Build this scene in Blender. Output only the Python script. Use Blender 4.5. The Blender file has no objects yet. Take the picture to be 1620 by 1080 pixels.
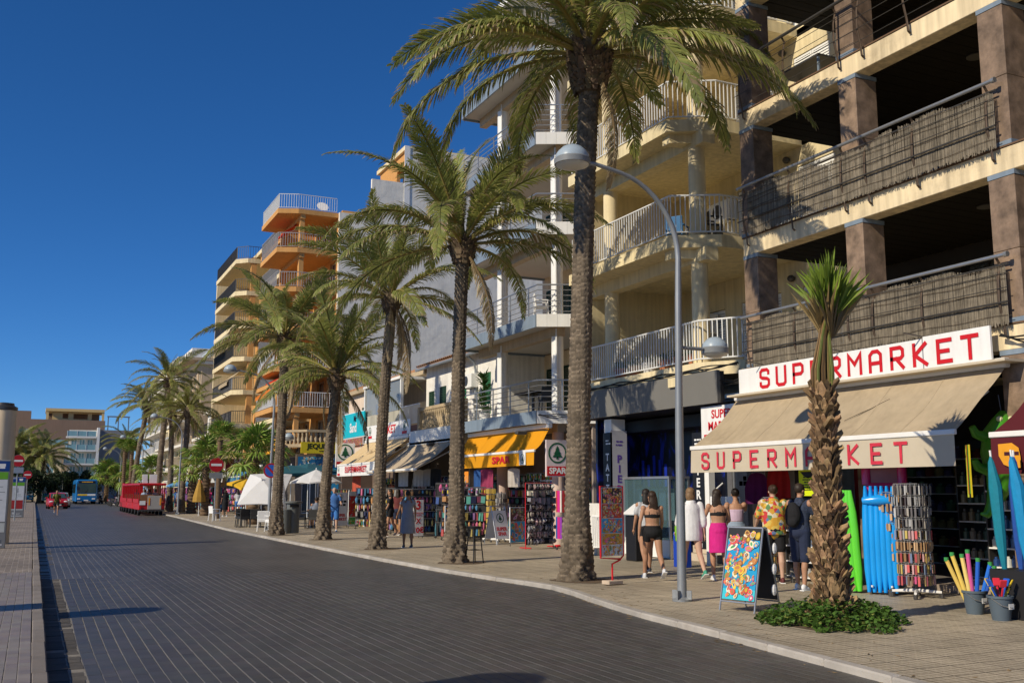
import bpy, bmesh, math, random
import numpy as np
from mathutils import Vector, Matrix, Euler
from math import sin, cos, pi, radians, sqrt, atan2
random.seed(7)
SC = bpy.context.scene
COL = SC.collection

# ------------------------------------------------------------------ camera, sky, sun, exposure
cam_d = bpy.data.cameras.new('camera')
cam_d.sensor_width = 36.0
cam_d.lens = 35.33
cam_d.clip_start = 0.1
cam_d.clip_end = 3000
cam = bpy.data.objects.new('camera', cam_d)
COL.objects.link(cam)
cam.location = (0, 0, 1.65)
cam.rotation_euler = (radians(90 + 8.41), 0, radians(-25.2))
SC.camera = cam

SUN_EL = radians(33)
SUN_TO = Vector((cos(SUN_EL), 0.24 * cos(SUN_EL), -sin(SUN_EL))).normalized()   # direction the light travels
world = bpy.data.worlds.new('World')
SC.world = world
world.use_nodes = True
wn = world.node_tree
sky = wn.nodes.new('ShaderNodeTexSky')
sky.sky_type = 'NISHITA'
sky.sun_disc = False
sky.sun_elevation = SUN_EL
sky.sun_rotation = atan2(-SUN_TO.x, -SUN_TO.y)
sky.altitude = 0
sky.air_density = 0.65
sky.dust_density = 0.0
sky.ozone_density = 10.0
bg = wn.nodes['Background']
bg.inputs['Strength'].default_value = 0.112
hs = wn.nodes.new('ShaderNodeHueSaturation')          # polarised, deeper blue
hs.inputs['Saturation'].default_value = 1.10
wn.links.new(sky.outputs[0], hs.inputs['Color'])
wn.links.new(hs.outputs[0], bg.inputs['Color'])

sun_d = bpy.data.lights.new('sun', 'SUN')
sun_d.energy = 4.4
sun_d.angle = radians(0.5)
sun_d.color = (1.0, 0.88, 0.68)
sun = bpy.data.objects.new('sun', sun_d)
COL.objects.link(sun)
sun.location = (-30, 10, 40)
sun.rotation_euler = SUN_TO.to_track_quat('-Z', 'Y').to_euler()

SC.view_settings.view_transform = 'Standard'
SC.view_settings.look = 'None'
SC.view_settings.exposure = 0.0
SC.view_settings.gamma = 1.0
SC.cycles.use_denoising = True
SC.cycles.max_bounces = 6
SC.cycles.diffuse_bounces = 3
SC.cycles.glossy_bounces = 3
SC.cycles.transmission_bounces = 4
SC.cycles.transparent_max_bounces = 8

# ------------------------------------------------------------------ materials
_M = {}
def M(name, base=(.5, .5, .5), rough=.7, var=.15, scale=3.0, bump=0.0, bscale=40.0, metal=0.0, spec=.3,
      vcol=False, rnd=0.0, streak=0.0, dirt=0.0, trans=0.0, hue=0.0, bdist=.01, lane=0.0):
    """one procedural material: base colour (or per-face colour), world-space mottling, vertical streaks, fine relief"""
    if name in _M: return _M[name]
    m = bpy.data.materials.new(name); m.use_nodes = True; _M[name] = m
    nt = m.node_tree; N = nt.nodes; L = nt.links
    b = N['Principled BSDF']
    b.inputs['Roughness'].default_value = rough
    b.inputs['Metallic'].default_value = metal
    b.inputs['Specular IOR Level'].default_value = spec
    geo = N.new('ShaderNodeNewGeometry')
    if vcol:
        a = N.new('ShaderNodeAttribute'); a.attribute_name = 'Col'; c = a.outputs['Color']
    else:
        r = N.new('ShaderNodeRGB'); r.outputs[0].default_value = (*base, 1); c = r.outputs[0]
    def mul(c, fac_socket, lo, hi):
        mr = N.new('ShaderNodeMapRange'); mr.inputs[1].default_value = .25; mr.inputs[2].default_value = .75
        mr.inputs[3].default_value = lo; mr.inputs[4].default_value = hi
        L.new(fac_socket, mr.inputs[0])
        hs = N.new('ShaderNodeHueSaturation'); L.new(mr.outputs[0], hs.inputs['Value']); L.new(c, hs.inputs['Color'])
        return hs.outputs[0]
    if var:
        n = N.new('ShaderNodeTexNoise'); n.inputs['Scale'].default_value = scale; n.inputs['Detail'].default_value = 6
        n.inputs['Roughness'].default_value = .62
        L.new(geo.outputs['Position'], n.inputs['Vector']); c = mul(c, n.outputs[0], 1 - var, 1 + var)
    if streak:
        mp = N.new('ShaderNodeMapping'); mp.inputs['Scale'].default_value = (3.5, 3.5, .22)
        n = N.new('ShaderNodeTexNoise'); n.inputs['Scale'].default_value = 2.2; n.inputs['Detail'].default_value = 5
        L.new(geo.outputs['Position'], mp.inputs[0]); L.new(mp.outputs[0], n.inputs['Vector'])
        c = mul(c, n.outputs[0], 1 - streak, 1 + streak * .4)
    if lane:
        mp = N.new('ShaderNodeMapping'); mp.inputs['Scale'].default_value = (.75, .045, 1)
        n = N.new('ShaderNodeTexNoise'); n.inputs['Scale'].default_value = 1.6; n.inputs['Detail'].default_value = 5
        L.new(geo.outputs['Position'], mp.inputs[0]); L.new(mp.outputs[0], n.inputs['Vector']); c = mul(c, n.outputs[0], 1 - lane, 1 + lane)
        n = N.new('ShaderNodeTexNoise'); n.inputs['Scale'].default_value = .8; n.inputs['Detail'].default_value = 10; n.inputs['Roughness'].default_value = .75
        L.new(geo.outputs['Position'], n.inputs['Vector']); c = mul(c, n.outputs[0], 1 - lane, 1 + lane)
    if dirt:
        n = N.new('ShaderNodeTexNoise'); n.inputs['Scale'].default_value = .9; n.inputs['Detail'].default_value = 9
        n.inputs['Roughness'].default_value = .7
        L.new(geo.outputs['Position'], n.inputs['Vector'])
        mr = N.new('ShaderNodeMapRange'); mr.inputs[1].default_value = .52; mr.inputs[2].default_value = .72
        mr.inputs[4].default_value = dirt; L.new(n.outputs[0], mr.inputs[0])
        mx = N.new('ShaderNodeMix'); mx.data_type = 'RGBA'; mx.inputs[7].default_value = (.16, .11, .07, 1)
        L.new(mr.outputs[0], mx.inputs[0]); L.new(c, mx.inputs[6]); c = mx.outputs[2]
    if rnd or hue:
        oi = N.new('ShaderNodeObjectInfo')
        mr = N.new('ShaderNodeMapRange'); mr.inputs[3].default_value = 1 - rnd; mr.inputs[4].default_value = 1 + rnd
        L.new(oi.outputs['Random'], mr.inputs[0])
        hs = N.new('ShaderNodeHueSaturation'); L.new(mr.outputs[0], hs.inputs['Value']); L.new(c, hs.inputs['Color']); c = hs.outputs[0]
        if hue:
            wnz = N.new('ShaderNodeTexWhiteNoise'); wnz.noise_dimensions = '1D'; L.new(oi.outputs['Random'], wnz.inputs['W'])
            mr = N.new('ShaderNodeMapRange'); mr.inputs[3].default_value = .5 - hue; mr.inputs[4].default_value = .5 + hue
            L.new(wnz.outputs[0], mr.inputs[0]); L.new(mr.outputs[0], hs.inputs['Hue'])
    L.new(c, b.inputs['Base Color'])
    if bump:
        n = N.new('ShaderNodeTexNoise'); n.inputs['Scale'].default_value = bscale; n.inputs['Detail'].default_value = 4
        L.new(geo.outputs['Position'], n.inputs['Vector'])
        bp = N.new('ShaderNodeBump'); bp.inputs['Strength'].default_value = bump; bp.inputs['Distance'].default_value = bdist
        L.new(n.outputs[0], bp.inputs['Height']); L.new(bp.outputs[0], b.inputs['Normal'])
    if trans:
        t = N.new('ShaderNodeBsdfTranslucent'); L.new(c, t.inputs[0])
        ms = N.new('ShaderNodeMixShader'); ms.inputs[0].default_value = trans
        L.new(b.outputs[0], ms.inputs[1]); L.new(t.outputs[0], ms.inputs[2])
        L.new(ms.outputs[0], N['Material Output'].inputs[0])
    return m

def glass(name, tint=(.8, .9, .95), alpha=.25, rough=.03):
    if name in _M: return _M[name]
    m = bpy.data.materials.new(name); m.use_nodes = True; _M[name] = m
    N = m.node_tree.nodes; L = m.node_tree.links
    b = N['Principled BSDF']; b.inputs['Base Color'].default_value = (*tint, 1); b.inputs['Roughness'].default_value = rough
    b.inputs['Specular IOR Level'].default_value = .6
    t = N.new('ShaderNodeBsdfTransparent'); t.inputs[0].default_value = (*[.5 + .5 * x for x in tint], 1)
    ms = N.new('ShaderNodeMixShader'); ms.inputs[0].default_value = 1 - alpha
    L.new(b.outputs[0], ms.inputs[1]); L.new(t.outputs[0], ms.inputs[2]); L.new(ms.outputs[0], N['Material Output'].inputs[0])
    return m

# ------------------------------------------------------------------ mesh building
class MB:
    def __init__(s): s.v = []; s.f = []; s.c = []; s.m = []; s.col = (.5, .5, .5); s.mi = 0
    def add(s, vs, fs):
        o = len(s.v); s.v += [tuple(p) for p in vs]
        for f in fs: s.f.append(tuple(i + o for i in f)); s.c.append(s.col); s.m.append(s.mi)
        return s
    def box(s, x0, x1, y0, y1, z0, z1):
        return s.add([(x0,y0,z0),(x1,y0,z0),(x1,y1,z0),(x0,y1,z0),(x0,y0,z1),(x1,y0,z1),(x1,y1,z1),(x0,y1,z1)],
                     [(0,3,2,1),(4,5,6,7),(0,1,5,4),(1,2,6,5),(2,3,7,6),(3,0,4,7)])
    def cbox(s, c, d, rz=0, ry=0, rx=0):
        mt = Matrix.Translation(c) @ Euler((rx, ry, rz)).to_matrix().to_4x4()
        a, b, e = d[0]/2, d[1]/2, d[2]/2
        return s.add([mt @ Vector(p) for p in ((-a,-b,-e),(a,-b,-e),(a,b,-e),(-a,b,-e),(-a,-b,e),(a,-b,e),(a,b,e),(-a,b,e))],
                     [(0,3,2,1),(4,5,6,7),(0,1,5,4),(1,2,6,5),(2,3,7,6),(3,0,4,7)])
    def bbox(s, c, d, b=.01, rz=0, ry=0, rx=0):
        """box with chamfered edges"""
        mt = Matrix.Translation(c) @ Euler((rx, ry, rz)).to_matrix().to_4x4()
        h = Vector(d) / 2; vs = []; idx = {}
        for sx in (-1,1):
            for sy in (-1,1):
                for sz in (-1,1):
                    for ax in range(3):
                        p = Vector((sx*h.x, sy*h.y, sz*h.z))
                        for k in range(3):
                            if k != ax: p[k] -= (1 if p[k] > 0 else -1) * b
                        idx[(sx,sy,sz,ax)] = len(vs); vs.append(mt @ p)
        fs = []
        for ax in range(3):
            o = [k for k in range(3) if k != ax]
            for sg in (-1,1):
                q = []
                for a_, b_ in ((-1,-1),(1,-1),(1,1),(-1,1)):
                    t = [0,0,0]; t[ax] = sg; t[o[0]] = a_; t[o[1]] = b_; q.append(idx[(*t, ax)])
                fs.append(tuple(q))
        for ax in range(3):
            o = [k for k in range(3) if k != ax]
            for a_ in (-1,1):
                for b_ in (-1,1):
                    t0 = [0,0,0]; t0[o[0]] = a_; t0[o[1]] = b_; t0[ax] = -1; t1 = list(t0); t1[ax] = 1
                    fs.append((idx[(*t0,o[0])], idx[(*t1,o[0])], idx[(*t1,o[1])], idx[(*t0,o[1])]))
        for sx in (-1,1):
            for sy in (-1,1):
                for sz in (-1,1): fs.append(tuple(idx[(sx,sy,sz,a)] for a in range(3)))
        return s.add(vs, fs)
    def quad(s, a, b, c, d): return s.add([a,b,c,d], [(0,1,2,3)])
    def prism(s, poly, z0, z1):
        n = len(poly); vs = [(p[0],p[1],z0) for p in poly] + [(p[0],p[1],z1) for p in poly]
        return s.add(vs, [tuple(range(n))[::-1], tuple(range(n, 2*n))] + [(i,(i+1)%n,n+(i+1)%n,n+i) for i in range(n)])
    def tube(s, pts, rs, n=8, cap=True, flat=None):
        """round (or flattened) tube along a polyline"""
        pts = [Vector(p) for p in pts]
        if not hasattr(rs, '__len__'): rs = [rs] * len(pts)
        vs = []; ref = None
        for i, p in enumerate(pts):
            t = (pts[min(i+1,len(pts)-1)] - pts[max(i-1,0)]).normalized()
            if ref is None:
                ref = Vector((0,0,1)) if abs(t.z) < .9 else Vector((1,0,0))
            u = (ref - t * ref.dot(t)).normalized(); w = t.cross(u); ref = u
            for k in range(n):
                a = 2*pi*k/n; r = rs[i]
                if hasattr(r, '__len__'): vs.append(p + u*cos(a)*r[0] + w*sin(a)*r[1])
                else: vs.append(p + u*cos(a)*r + w*sin(a)*r)
        fs = []
        for i in range(len(pts)-1):
            for k in range(n): fs.append((i*n+k, i*n+(k+1)%n, (i+1)*n+(k+1)%n, (i+1)*n+k))
        if cap: fs += [tuple(range(n))[::-1], tuple(range((len(pts)-1)*n, len(pts)*n))]
        return s.add(vs, fs)
    def cyl(s, p0, p1, r0, r1=None, n=12): return s.tube([p0, p1], [r0, r0 if r1 is None else r1], n)
    def lathe(s, prof, c=(0,0,0), n=16, sx=1, sy=1):
        vs = []
        for r, z in prof:
            for k in range(n): a = 2*pi*k/n; vs.append((c[0]+r*cos(a)*sx, c[1]+r*sin(a)*sy, c[2]+z))
        m = len(prof)
        fs = [(i*n+k, i*n+(k+1)%n, (i+1)*n+(k+1)%n, (i+1)*n+k) for i in range(m-1) for k in range(n)]
        if prof[0][0] > 1e-5: fs.append(tuple(range(n))[::-1])
        if prof[-1][0] > 1e-5: fs.append(tuple(range((m-1)*n, m*n)))
        return s.add(vs, fs)
    def ball(s, c, r, n=10):
        r = r if hasattr(r, '__len__') else (r, r, r); m = max(4, n*2//3)
        vs = []
        for i in range(m+1):
            a = pi*i/m
            for k in range(n): b = 2*pi*k/n; vs.append((c[0]+r[0]*sin(a)*cos(b), c[1]+r[1]*sin(a)*sin(b), c[2]-r[2]*cos(a)))
        return s.add(vs, [(i*n+k, i*n+(k+1)%n, (i+1)*n+(k+1)%n, (i+1)*n+k) for i in range(m) for k in range(n)])
    def mesh(s, name, mats, smooth=False, angle=35):
        me = bpy.data.meshes.new(name); me.from_pydata(s.v, [], s.f)
        for m in (mats if isinstance(mats, (list, tuple)) else [mats]): me.materials.append(m)
        if any(s.m): me.polygons.foreach_set('material_index', s.m)
        at = me.color_attributes.new('Col', 'FLOAT_COLOR', 'CORNER')
        arr = []
        for f, c in zip(s.f, s.c): arr += [c[0], c[1], c[2], 1.0] * len(f)
        at.data.foreach_set('color', arr)
        if smooth:
            me.polygons.foreach_set('use_smooth', [True]*len(s.f))
            try: me.set_sharp_from_angle(angle=radians(angle))
            except Exception: pass
        me.update(); return me
    def build(s, name, mats, parent=None, smooth=False, angle=35, kind=None):
        return put(name, s.mesh(name, mats, smooth, angle), parent, kind=kind)

WORLD = set()      # empties whose parts are given in street coordinates
def put(name, me, parent=None, mat4=None, kind=None):
    o = bpy.data.objects.new(name, me); COL.objects.link(o)
    if parent is not None:
        o.parent = parent
        if parent.name in WORLD: o.matrix_parent_inverse = Matrix.Translation(parent.location).inverted()
    if mat4 is not None: o.matrix_basis = mat4
    if kind: o['kind'] = kind
    return o
def tag(o, label, cat, group=None):
    o['label'] = label; o['category'] = cat
    if group: o['group'] = group
    return o
def empty(name, label=None, cat=None, loc=(0,0,0), rz=0, group=None):
    o = bpy.data.objects.new(name, None); COL.objects.link(o); o.location = loc; o.rotation_euler = (0,0,rz)
    o.empty_display_size = .2
    if label: tag(o, label, cat, group)
    return o
def wempty(*a, **k):
    o = empty(*a, **k); WORLD.add(o.name); return o
def dup(o, parent=None, loc=None, rz=None, label=None):
    c = o.copy(); COL.objects.link(c); c.parent = parent
    if loc is not None: c.location = loc
    if rz is not None: c.rotation_euler = (0,0,rz)
    if label: c['label'] = label
    for ch in list(o.children): dup(ch, c)
    return c
def B(name, mat, parent, x0, x1, y0, y1, z0, z1, bev=0, **k):
    m = MB()
    if bev: m.bbox(((x0+x1)/2,(y0+y1)/2,(z0+z1)/2), (abs(x1-x0),abs(y1-y0),abs(z1-z0)), bev)
    else: m.box(min(x0,x1),max(x0,x1),min(y0,y1),max(y0,y1),min(z0,z1),max(z0,z1))
    return m.build(name, mat, parent, **k)
def T(x=0, y=0, z=0, rx=0, ry=0, rz=0, s=1):
    return Matrix.Translation((x,y,z)) @ Euler((rx,ry,rz)).to_matrix().to_4x4() @ Matrix.Diagonal((s,s,s,1) if not hasattr(s,'__len__') else (*s,1))
# faces of the place: FW writes on a wall that faces the street (-X), FC on one that faces the camera end (-Y)
def FW(x, y, z): return Matrix(((0,0,-1,x),(-1,0,0,y),(0,1,0,z),(0,0,0,1)))
def FC(x, y, z): return Matrix(((1,0,0,x),(0,0,-1,y),(0,1,0,z),(0,0,0,1)))
TMP = bpy.data.scenes.new('workbench')
def solid(o):
    """mesh of a text or modified object, evaluated in an otherwise empty scene"""
    TMP.collection.objects.link(o)
    with bpy.context.temp_override(scene=TMP, view_layer=TMP.view_layers[0]):
        dg = bpy.context.evaluated_depsgraph_get(); me = bpy.data.meshes.new_from_object(o.evaluated_get(dg))
    d = o.data; bpy.data.objects.remove(o)
    if isinstance(d, bpy.types.Mesh): bpy.data.meshes.remove(d)
    return me
def lettering(txt, size, mat, parent, m4, name='lettering', bold=0.0, ext=.002, align='CENTER', sx=1.0, spacing=1.0, line=1.0):
    cu = bpy.data.curves.new('t', 'FONT'); cu.body = txt; cu.size = size; cu.align_x = align; cu.align_y = 'CENTER'
    cu.offset = bold; cu.extrude = ext; cu.space_character = spacing; cu.space_line = line; cu.resolution_u = 3
    to = bpy.data.objects.new('t', cu); me = solid(to); bpy.data.curves.remove(cu)
    me.materials.clear(); me.materials.append(mat); me.name = name
    return put(name, me, parent, m4 @ Matrix.Diagonal((sx,1,1,1)))
GL = {'S': ([[(.58,.78),(.58,.9),(.48,1),(.12,1),(0,.88),(0,.62),(.12,.53),(.48,.47),(.6,.38),(.6,.12),(.48,0),(.12,0),(0,.1),(0,.22)]],.6),
 'U': ([[(0,1),(0,.12),(.12,0),(.48,0),(.6,.12),(.6,1)]],.6), 'P': ([[(0,0),(0,1),(.48,1),(.6,.88),(.6,.58),(.48,.46),(0,.46)]],.6),
 'E': ([[(.6,1),(0,1),(0,0),(.6,0)],[(0,.5),(.48,.5)]],.6), 'R': ([[(0,0),(0,1),(.48,1),(.6,.88),(.6,.58),(.48,.46),(0,.46)],[(.25,.46),(.6,0)]],.6),
 'M': ([[(0,0),(0,1),(.35,.5),(.7,1),(.7,0)]],.7), 'A': ([[(0,0),(0,.82),(.16,1),(.44,1),(.6,.82),(.6,0)],[(0,.4),(.6,.4)]],.6),
 'K': ([[(0,0),(0,1)],[(.58,1),(.04,.48),(.6,0)]],.6), 'T': ([[(-.04,1),(.64,1)],[(.3,1),(.3,0)]],.6)}
def block_letters(txt, h, w, step, mat, parent, m4, th=.16, name='letter'):
    """square painted capitals, each letter its own piece; centred on m4, step = pitch"""
    n = len(txt)
    for i, ch in enumerate(txt):
        mb = MB(); strokes, gw = GL[ch]
        for si, pl in enumerate(strokes):
            z = .004 + .0012*si; t = th*h/2; P = [Vector(((p[0]-gw/2)*w/.6, (p[1]-.5)*h)) for p in pl]
            L_, R_ = [], []
            d0 = (P[0]-P[1]).normalized(); P[0] = P[0] + d0*t*.9; d1 = (P[-1]-P[-2]).normalized(); P[-1] = P[-1] + d1*t*.9
            for k, p in enumerate(P):
                a = (p-P[k-1]).normalized() if k else None; b = (P[k+1]-p).normalized() if k < len(P)-1 else None
                if a is None: a = b
                if b is None: b = a
                na = Vector((-a.y,a.x)); nb = Vector((-b.y,b.x)); nn = (na+nb); nn = nn.normalized() if nn.length > .1 else na
                q = t / max(.45, nn.dot(na)); L_.append(p+nn*q); R_.append(p-nn*q)
            nP = len(P)
            vs = [(p.x,p.y,z) for p in L_] + [(p.x,p.y,z) for p in R_]
            mb.add(vs, [(k, nP+k, nP+k+1, k+1) for k in range(nP-1)])
        mb.build(name, mat, parent).matrix_basis = m4 @ Matrix.Translation(((i-(n-1)/2)*step, 0, 0))
def fir_logo(parent, m4, r, green, white):
    """dark green fir tree inside a ring"""
    mb = MB(); n = 40
    vs = [(r*cos(2*pi*k/n), r*sin(2*pi*k/n), .004) for k in range(n)] + [(r*.84*cos(2*pi*k/n), r*.84*sin(2*pi*k/n), .004) for k in range(n)]
    mb.add(vs, [(k,(k+1)%n,n+(k+1)%n,n+k) for k in range(n)])
    tr = [(0,.72),(.22,.28),(.13,.3),(.4,-.1),(.27,-.07),(.56,-.42),(.1,-.36),(.14,-.62),(-.14,-.62),(-.1,-.36),(-.56,-.42),(-.27,-.07),(-.4,-.1),(-.13,.3),(-.22,.28)]
    for i in range(1, len(tr)//2 + 1): pass
    vs = [(x*r, y*r, .0045) for x, y in tr]
    mb.add(vs, [(0,14,1),(1,14,13,2),(2,13,12,3),(3,12,11,4),(4,11,10,5),(5,10,9,6),(6,9,8,7)])
    o = mb.build('emblem', green, parent); o.matrix_basis = m4
    return o
# ================================================================== ground, road, pavements, kerbs
# z = 0 is the shop-side pavement, the road lies 7 cm lower, the sea-side pavement 8 cm higher
ZR = -.07
KERB = [(5.6,-6),(6.2,0),(6.6,3.5),(7.01,6.7),(7.35,9.5),(7.62,12.3),(8.0,14.3),(8.28,15.5),(8.32,16.4),(8.12,18),(7.95,20),(7.81,23.5),
        (7.72,28),(7.67,33.7),(7.64,45),(8.25,67),(8.65,90),(8.8,120),(8.9,165)]
def kerb_x(y):
    for (x0,y0),(x1,y1) in zip(KERB, KERB[1:]):
        if y <= y1: return x0 + (x1-x0)*(y-y0)/(y1-y0)
    return KERB[-1][0]

def tile_mat(name, base, joint, sw, sh, mortar, swap=False, var=.2, fine=0, rough=.75, off=.5, wob=.0, bump=.4, bdist=.004):
    m = bpy.data.materials.new(name); m.use_nodes = True
    nt = m.node_tree; N = nt.nodes; L = nt.links; b = N['Principled BSDF']; b.inputs['Roughness'].default_value = rough
    b.inputs['Specular IOR Level'].default_value = .35
    geo = N.new('ShaderNodeNewGeometry'); vec = geo.outputs['Position']
    if wob:
        nz = N.new('ShaderNodeTexNoise'); nz.inputs['Scale'].default_value = .5; L.new(vec, nz.inputs['Vector'])
        vm = N.new('ShaderNodeVectorMath'); vm.operation = 'SCALE'; vm.inputs['Scale'].default_value = wob; L.new(nz.outputs['Color'], vm.inputs[0])
        va = N.new('ShaderNodeVectorMath'); va.operation = 'ADD'; L.new(vec, va.inputs[0]); L.new(vm.outputs[0], va.inputs[1]); vec = va.outputs[0]
    sep = N.new('ShaderNodeSeparateXYZ'); L.new(vec, sep.inputs[0])
    com = N.new('ShaderNodeCombineXYZ')
    L.new(sep.outputs[1 if swap else 0], com.inputs[0]); L.new(sep.outputs[0 if swap else 1], com.inputs[1])
    def brick(w, h, mo, offset):
        t = N.new('ShaderNodeTexBrick'); t.offset = offset; t.inputs['Scale'].default_value = 1
        t.inputs['Brick Width'].default_value = w; t.inputs['Row Height'].default_value = h; t.inputs['Mortar Size'].default_value = mo
        t.inputs['Mortar Smooth'].default_value = .15; t.inputs['Bias'].default_value = 0
        L.new(com.outputs[0], t.inputs['Vector']); return t
    t = brick(sw, sh, mortar, off)
    t.inputs['Color1'].default_value = (*[c*(1-var) for c in base],1); t.inputs['Color2'].default_value = (*[c*(1+var) for c in base],1)
    t.inputs['Mortar'].default_value = (*joint,1)
    c = t.outputs[0]; hgt = t.outputs['Fac']
    if fine:
        t2 = brick(fine, fine, fine*.11, 0); t2.inputs['Color1'].default_value = t2.inputs['Color2'].default_value = (1,1,1,1); t2.inputs['Mortar'].default_value = (.66,.63,.6,1)
        mx = N.new('ShaderNodeMix'); mx.data_type = 'RGBA'; mx.blend_type = 'MULTIPLY'; mx.inputs[0].default_value = 1
        L.new(c, mx.inputs[6]); L.new(t2.outputs[0], mx.inputs[7]); c = mx.outputs[2]
        ad = N.new('ShaderNodeMath'); ad.operation = 'ADD'; L.new(hgt, ad.inputs[0]); L.new(t2.outputs['Fac'], ad.inputs[1]); hgt = ad.outputs[0]
    for sc, lo, hi in ((.35,.72,1.2),(2.3,.85,1.15),(60,.8,1.2)):
        n = N.new('ShaderNodeTexNoise'); n.inputs['Scale'].default_value = sc; n.inputs['Detail'].default_value = 7; n.inputs['Roughness'].default_value = .6
        L.new(geo.outputs['Position'], n.inputs['Vector'])
        mr = N.new('ShaderNodeMapRange'); mr.inputs[1].default_value = .3; mr.inputs[2].default_value = .7; mr.inputs[3].default_value = lo; mr.inputs[4].default_value = hi
        L.new(n.outputs[0], mr.inputs[0])
        hs = N.new('ShaderNodeHueSaturation'); L.new(mr.outputs[0], hs.inputs['Value']); L.new(c, hs.inputs['Color']); c = hs.outputs[0]
    L.new(c, b.inputs['Base Color'])
    iv = N.new('ShaderNodeMath'); iv.operation = 'MULTIPLY'; iv.inputs[1].default_value = -1; L.new(hgt, iv.inputs[0])
    bp = N.new('ShaderNodeBump'); bp.inputs['Strength'].default_value = bump; bp.inputs['Distance'].default_value = bdist
    L.new(iv.outputs[0], bp.inputs['Height']); L.new(bp.outputs[0], b.inputs['Normal'])
    return m

m_terr = M('dry sandy earth', (.26,.22,.16), .95, .25, .3, .4, 8)
m_road_far = tile_mat('paver road', (.069,.065,.061), (.175,.163,.147), 2.1, .137, .0085, swap=True, var=.13, wob=.03, rough=.48)
m_sand = M('joint sand', (.22,.205,.185), .95, .25, 9, .5, 120)
m_paver = M('paver block', vcol=True, rough=.48, var=.16, scale=2.5, lane=.13, bump=.35, bscale=130, bdist=.004, spec=.4)
m_pave = tile_mat('pavement tile', (.47,.405,.30), (.17,.14,.10), .4, .4, .011, fine=.1, off=0, var=.07, rough=.6)
m_lpave = tile_mat('sea side paver', (.225,.19,.16), (.33,.29,.25), .21, .108, .006, swap=True, var=.16)
m_kerb = M('kerb stone', (.40,.37,.33), .8, .2, 2.5, .4, 60, dirt=.35, rnd=.12)
m_kerb_d = M('kerb stone weathered', (.22,.195,.175), .8, .2, 2.5, .4, 60, dirt=.3, rnd=.14)
m_gut = M('gutter block', vcol=True, rough=.8, var=.25, scale=6, bump=.4, bscale=80)

MB().quad((-900,-400,-.25),(900,-400,-.25),(900,1500,-.25),(-900,1500,-.25)).build('terrain', m_terr, kind='structure')

# road: bed of joint sand with real pavers as far as they can be told apart, then one sheet
mb = MB()
def strip(mb, x0f, x1f, ys, z, zb):
    for a, b in zip(ys, ys[1:]):
        mb.quad((x0f(a),a,z),(x1f(a),a,z),(x1f(b),b,z),(x0f(b),b,z))
ysr = sorted({-6,0,3.5,6.7,9.5,12.3,14.3,15.5,16.4,18,20,22})
ysf = [22,23.5,28,33.7,45,67,90,120,165]
Y_PAV = 22
strip(mb, lambda y: .2, lambda y: kerb_x(y)+.08, ysr, ZR-.0035, 0)
road = mb.build('road', m_sand, kind='structure')
mb = MB(); strip(mb, lambda y: .2, lambda y: kerb_x(y)+.05, ysf, ZR, 0)
mb.build('far_surface', m_road_far, road)
rr = random.Random(3)
def paver_geo(mb, x0, x1, y0, y1, z, b=.003, d=.02):
    vs = [(x0,y0,z-d),(x1,y0,z-d),(x1,y1,z-d),(x0,y1,z-d),(x0,y0,z-b),(x1,y0,z-b),(x1,y1,z-b),(x0,y1,z-b),
          (x0+b,y0+.001,z),(x1-b,y0+.001,z),(x1-b,y1-.001,z),(x0+b,y1-.001,z)]
    mb.add(vs, [(0,1,5,4),(1,2,6,5),(2,3,7,6),(3,0,4,7),(4,5,9,8),(5,6,10,9),(6,7,11,10),(7,4,8,11),(8,9,10,11)])
def lay(parent, x_from, x_to_f, pitch, length, gap, z, ya, yb, base, seed, seen, wob=.008):
    rr = random.Random(seed); cells = []
    x = x_from; i = 0
    while True:
        off = rr.uniform(0, length); y = ya - off
        while y < yb:
            w0 = wob*sin(y*.9+i*.35)+wob*.8*sin(y*.37+i*.21); cx = x+w0
            if cx+pitch < x_to_f(y) and y > ya-.5: cells.append((cx+gap/2, cx+pitch-gap/2, y+.0005, min(y+length-.0005, yb), z+rr.uniform(-.0012,.0012)))
            y += length
        x += pitch; i += 1
        if x > 9.2: break
        if x > max(x_to_f(y_) for y_ in (ya, (ya+yb)/2, yb))+.3: break
    cells.sort(key=lambda c: seen(c)); mb = MB(); n = 0
    shared = []
    for k in range(6):
        q = MB(); t = rr.uniform(.9,1.1); q.col = tuple(c*t*rr.uniform(.96,1.04) for c in base); paver_geo(q, -(pitch-gap)/2, (pitch-gap)/2, -(length-.001)/2, (length-.001)/2, 0); shared.append(q.mesh('paver', m_paver))
    for c in cells:
        full = abs((c[3]-c[2])-(length-.001)) < 1e-4
        if n < 300 and full and seen(c) > 0:
            put('paver', rr.choice(shared), parent, T((c[0]+c[1])/2, (c[2]+c[3])/2, c[4])); n += 1
        else:
            t = rr.uniform(.88,1.12); mb.col = tuple(b_*t*rr.uniform(.96,1.04) for b_ in base); paver_geo(mb, *c[:4], c[4])
    mb.build('paver_field', m_paver, parent, kind='stuff')
lay(road, .56, lambda y: kerb_x(y)+.14, .137, .21, .009, ZR, 4.6, Y_PAV, (.069,.065,.061), 5, lambda c: c[2]+.31*c[0]-8.9)
# gutter blocks beside the sea-side kerb
mb = MB(); y = 4.0
while y < 70:
    l = rr.uniform(.17,.24); t = rr.uniform(.7,1.25); mb.col = (.07*t,.066*t,.061*t)
    paver_geo(mb, .215, .408+rr.uniform(-.004,.004), y, y+l-.006, ZR+rr.uniform(-.004,.003), .008)
    mb.col = (.085*t,.078*t,.07*t); paver_geo(mb, .415, .55+rr.uniform(-.012,.008), y, y+l-.006, ZR+rr.uniform(-.004,.003), .008); y += l
mb.build('gutter_blocks', m_gut, road, kind='stuff')

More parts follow.
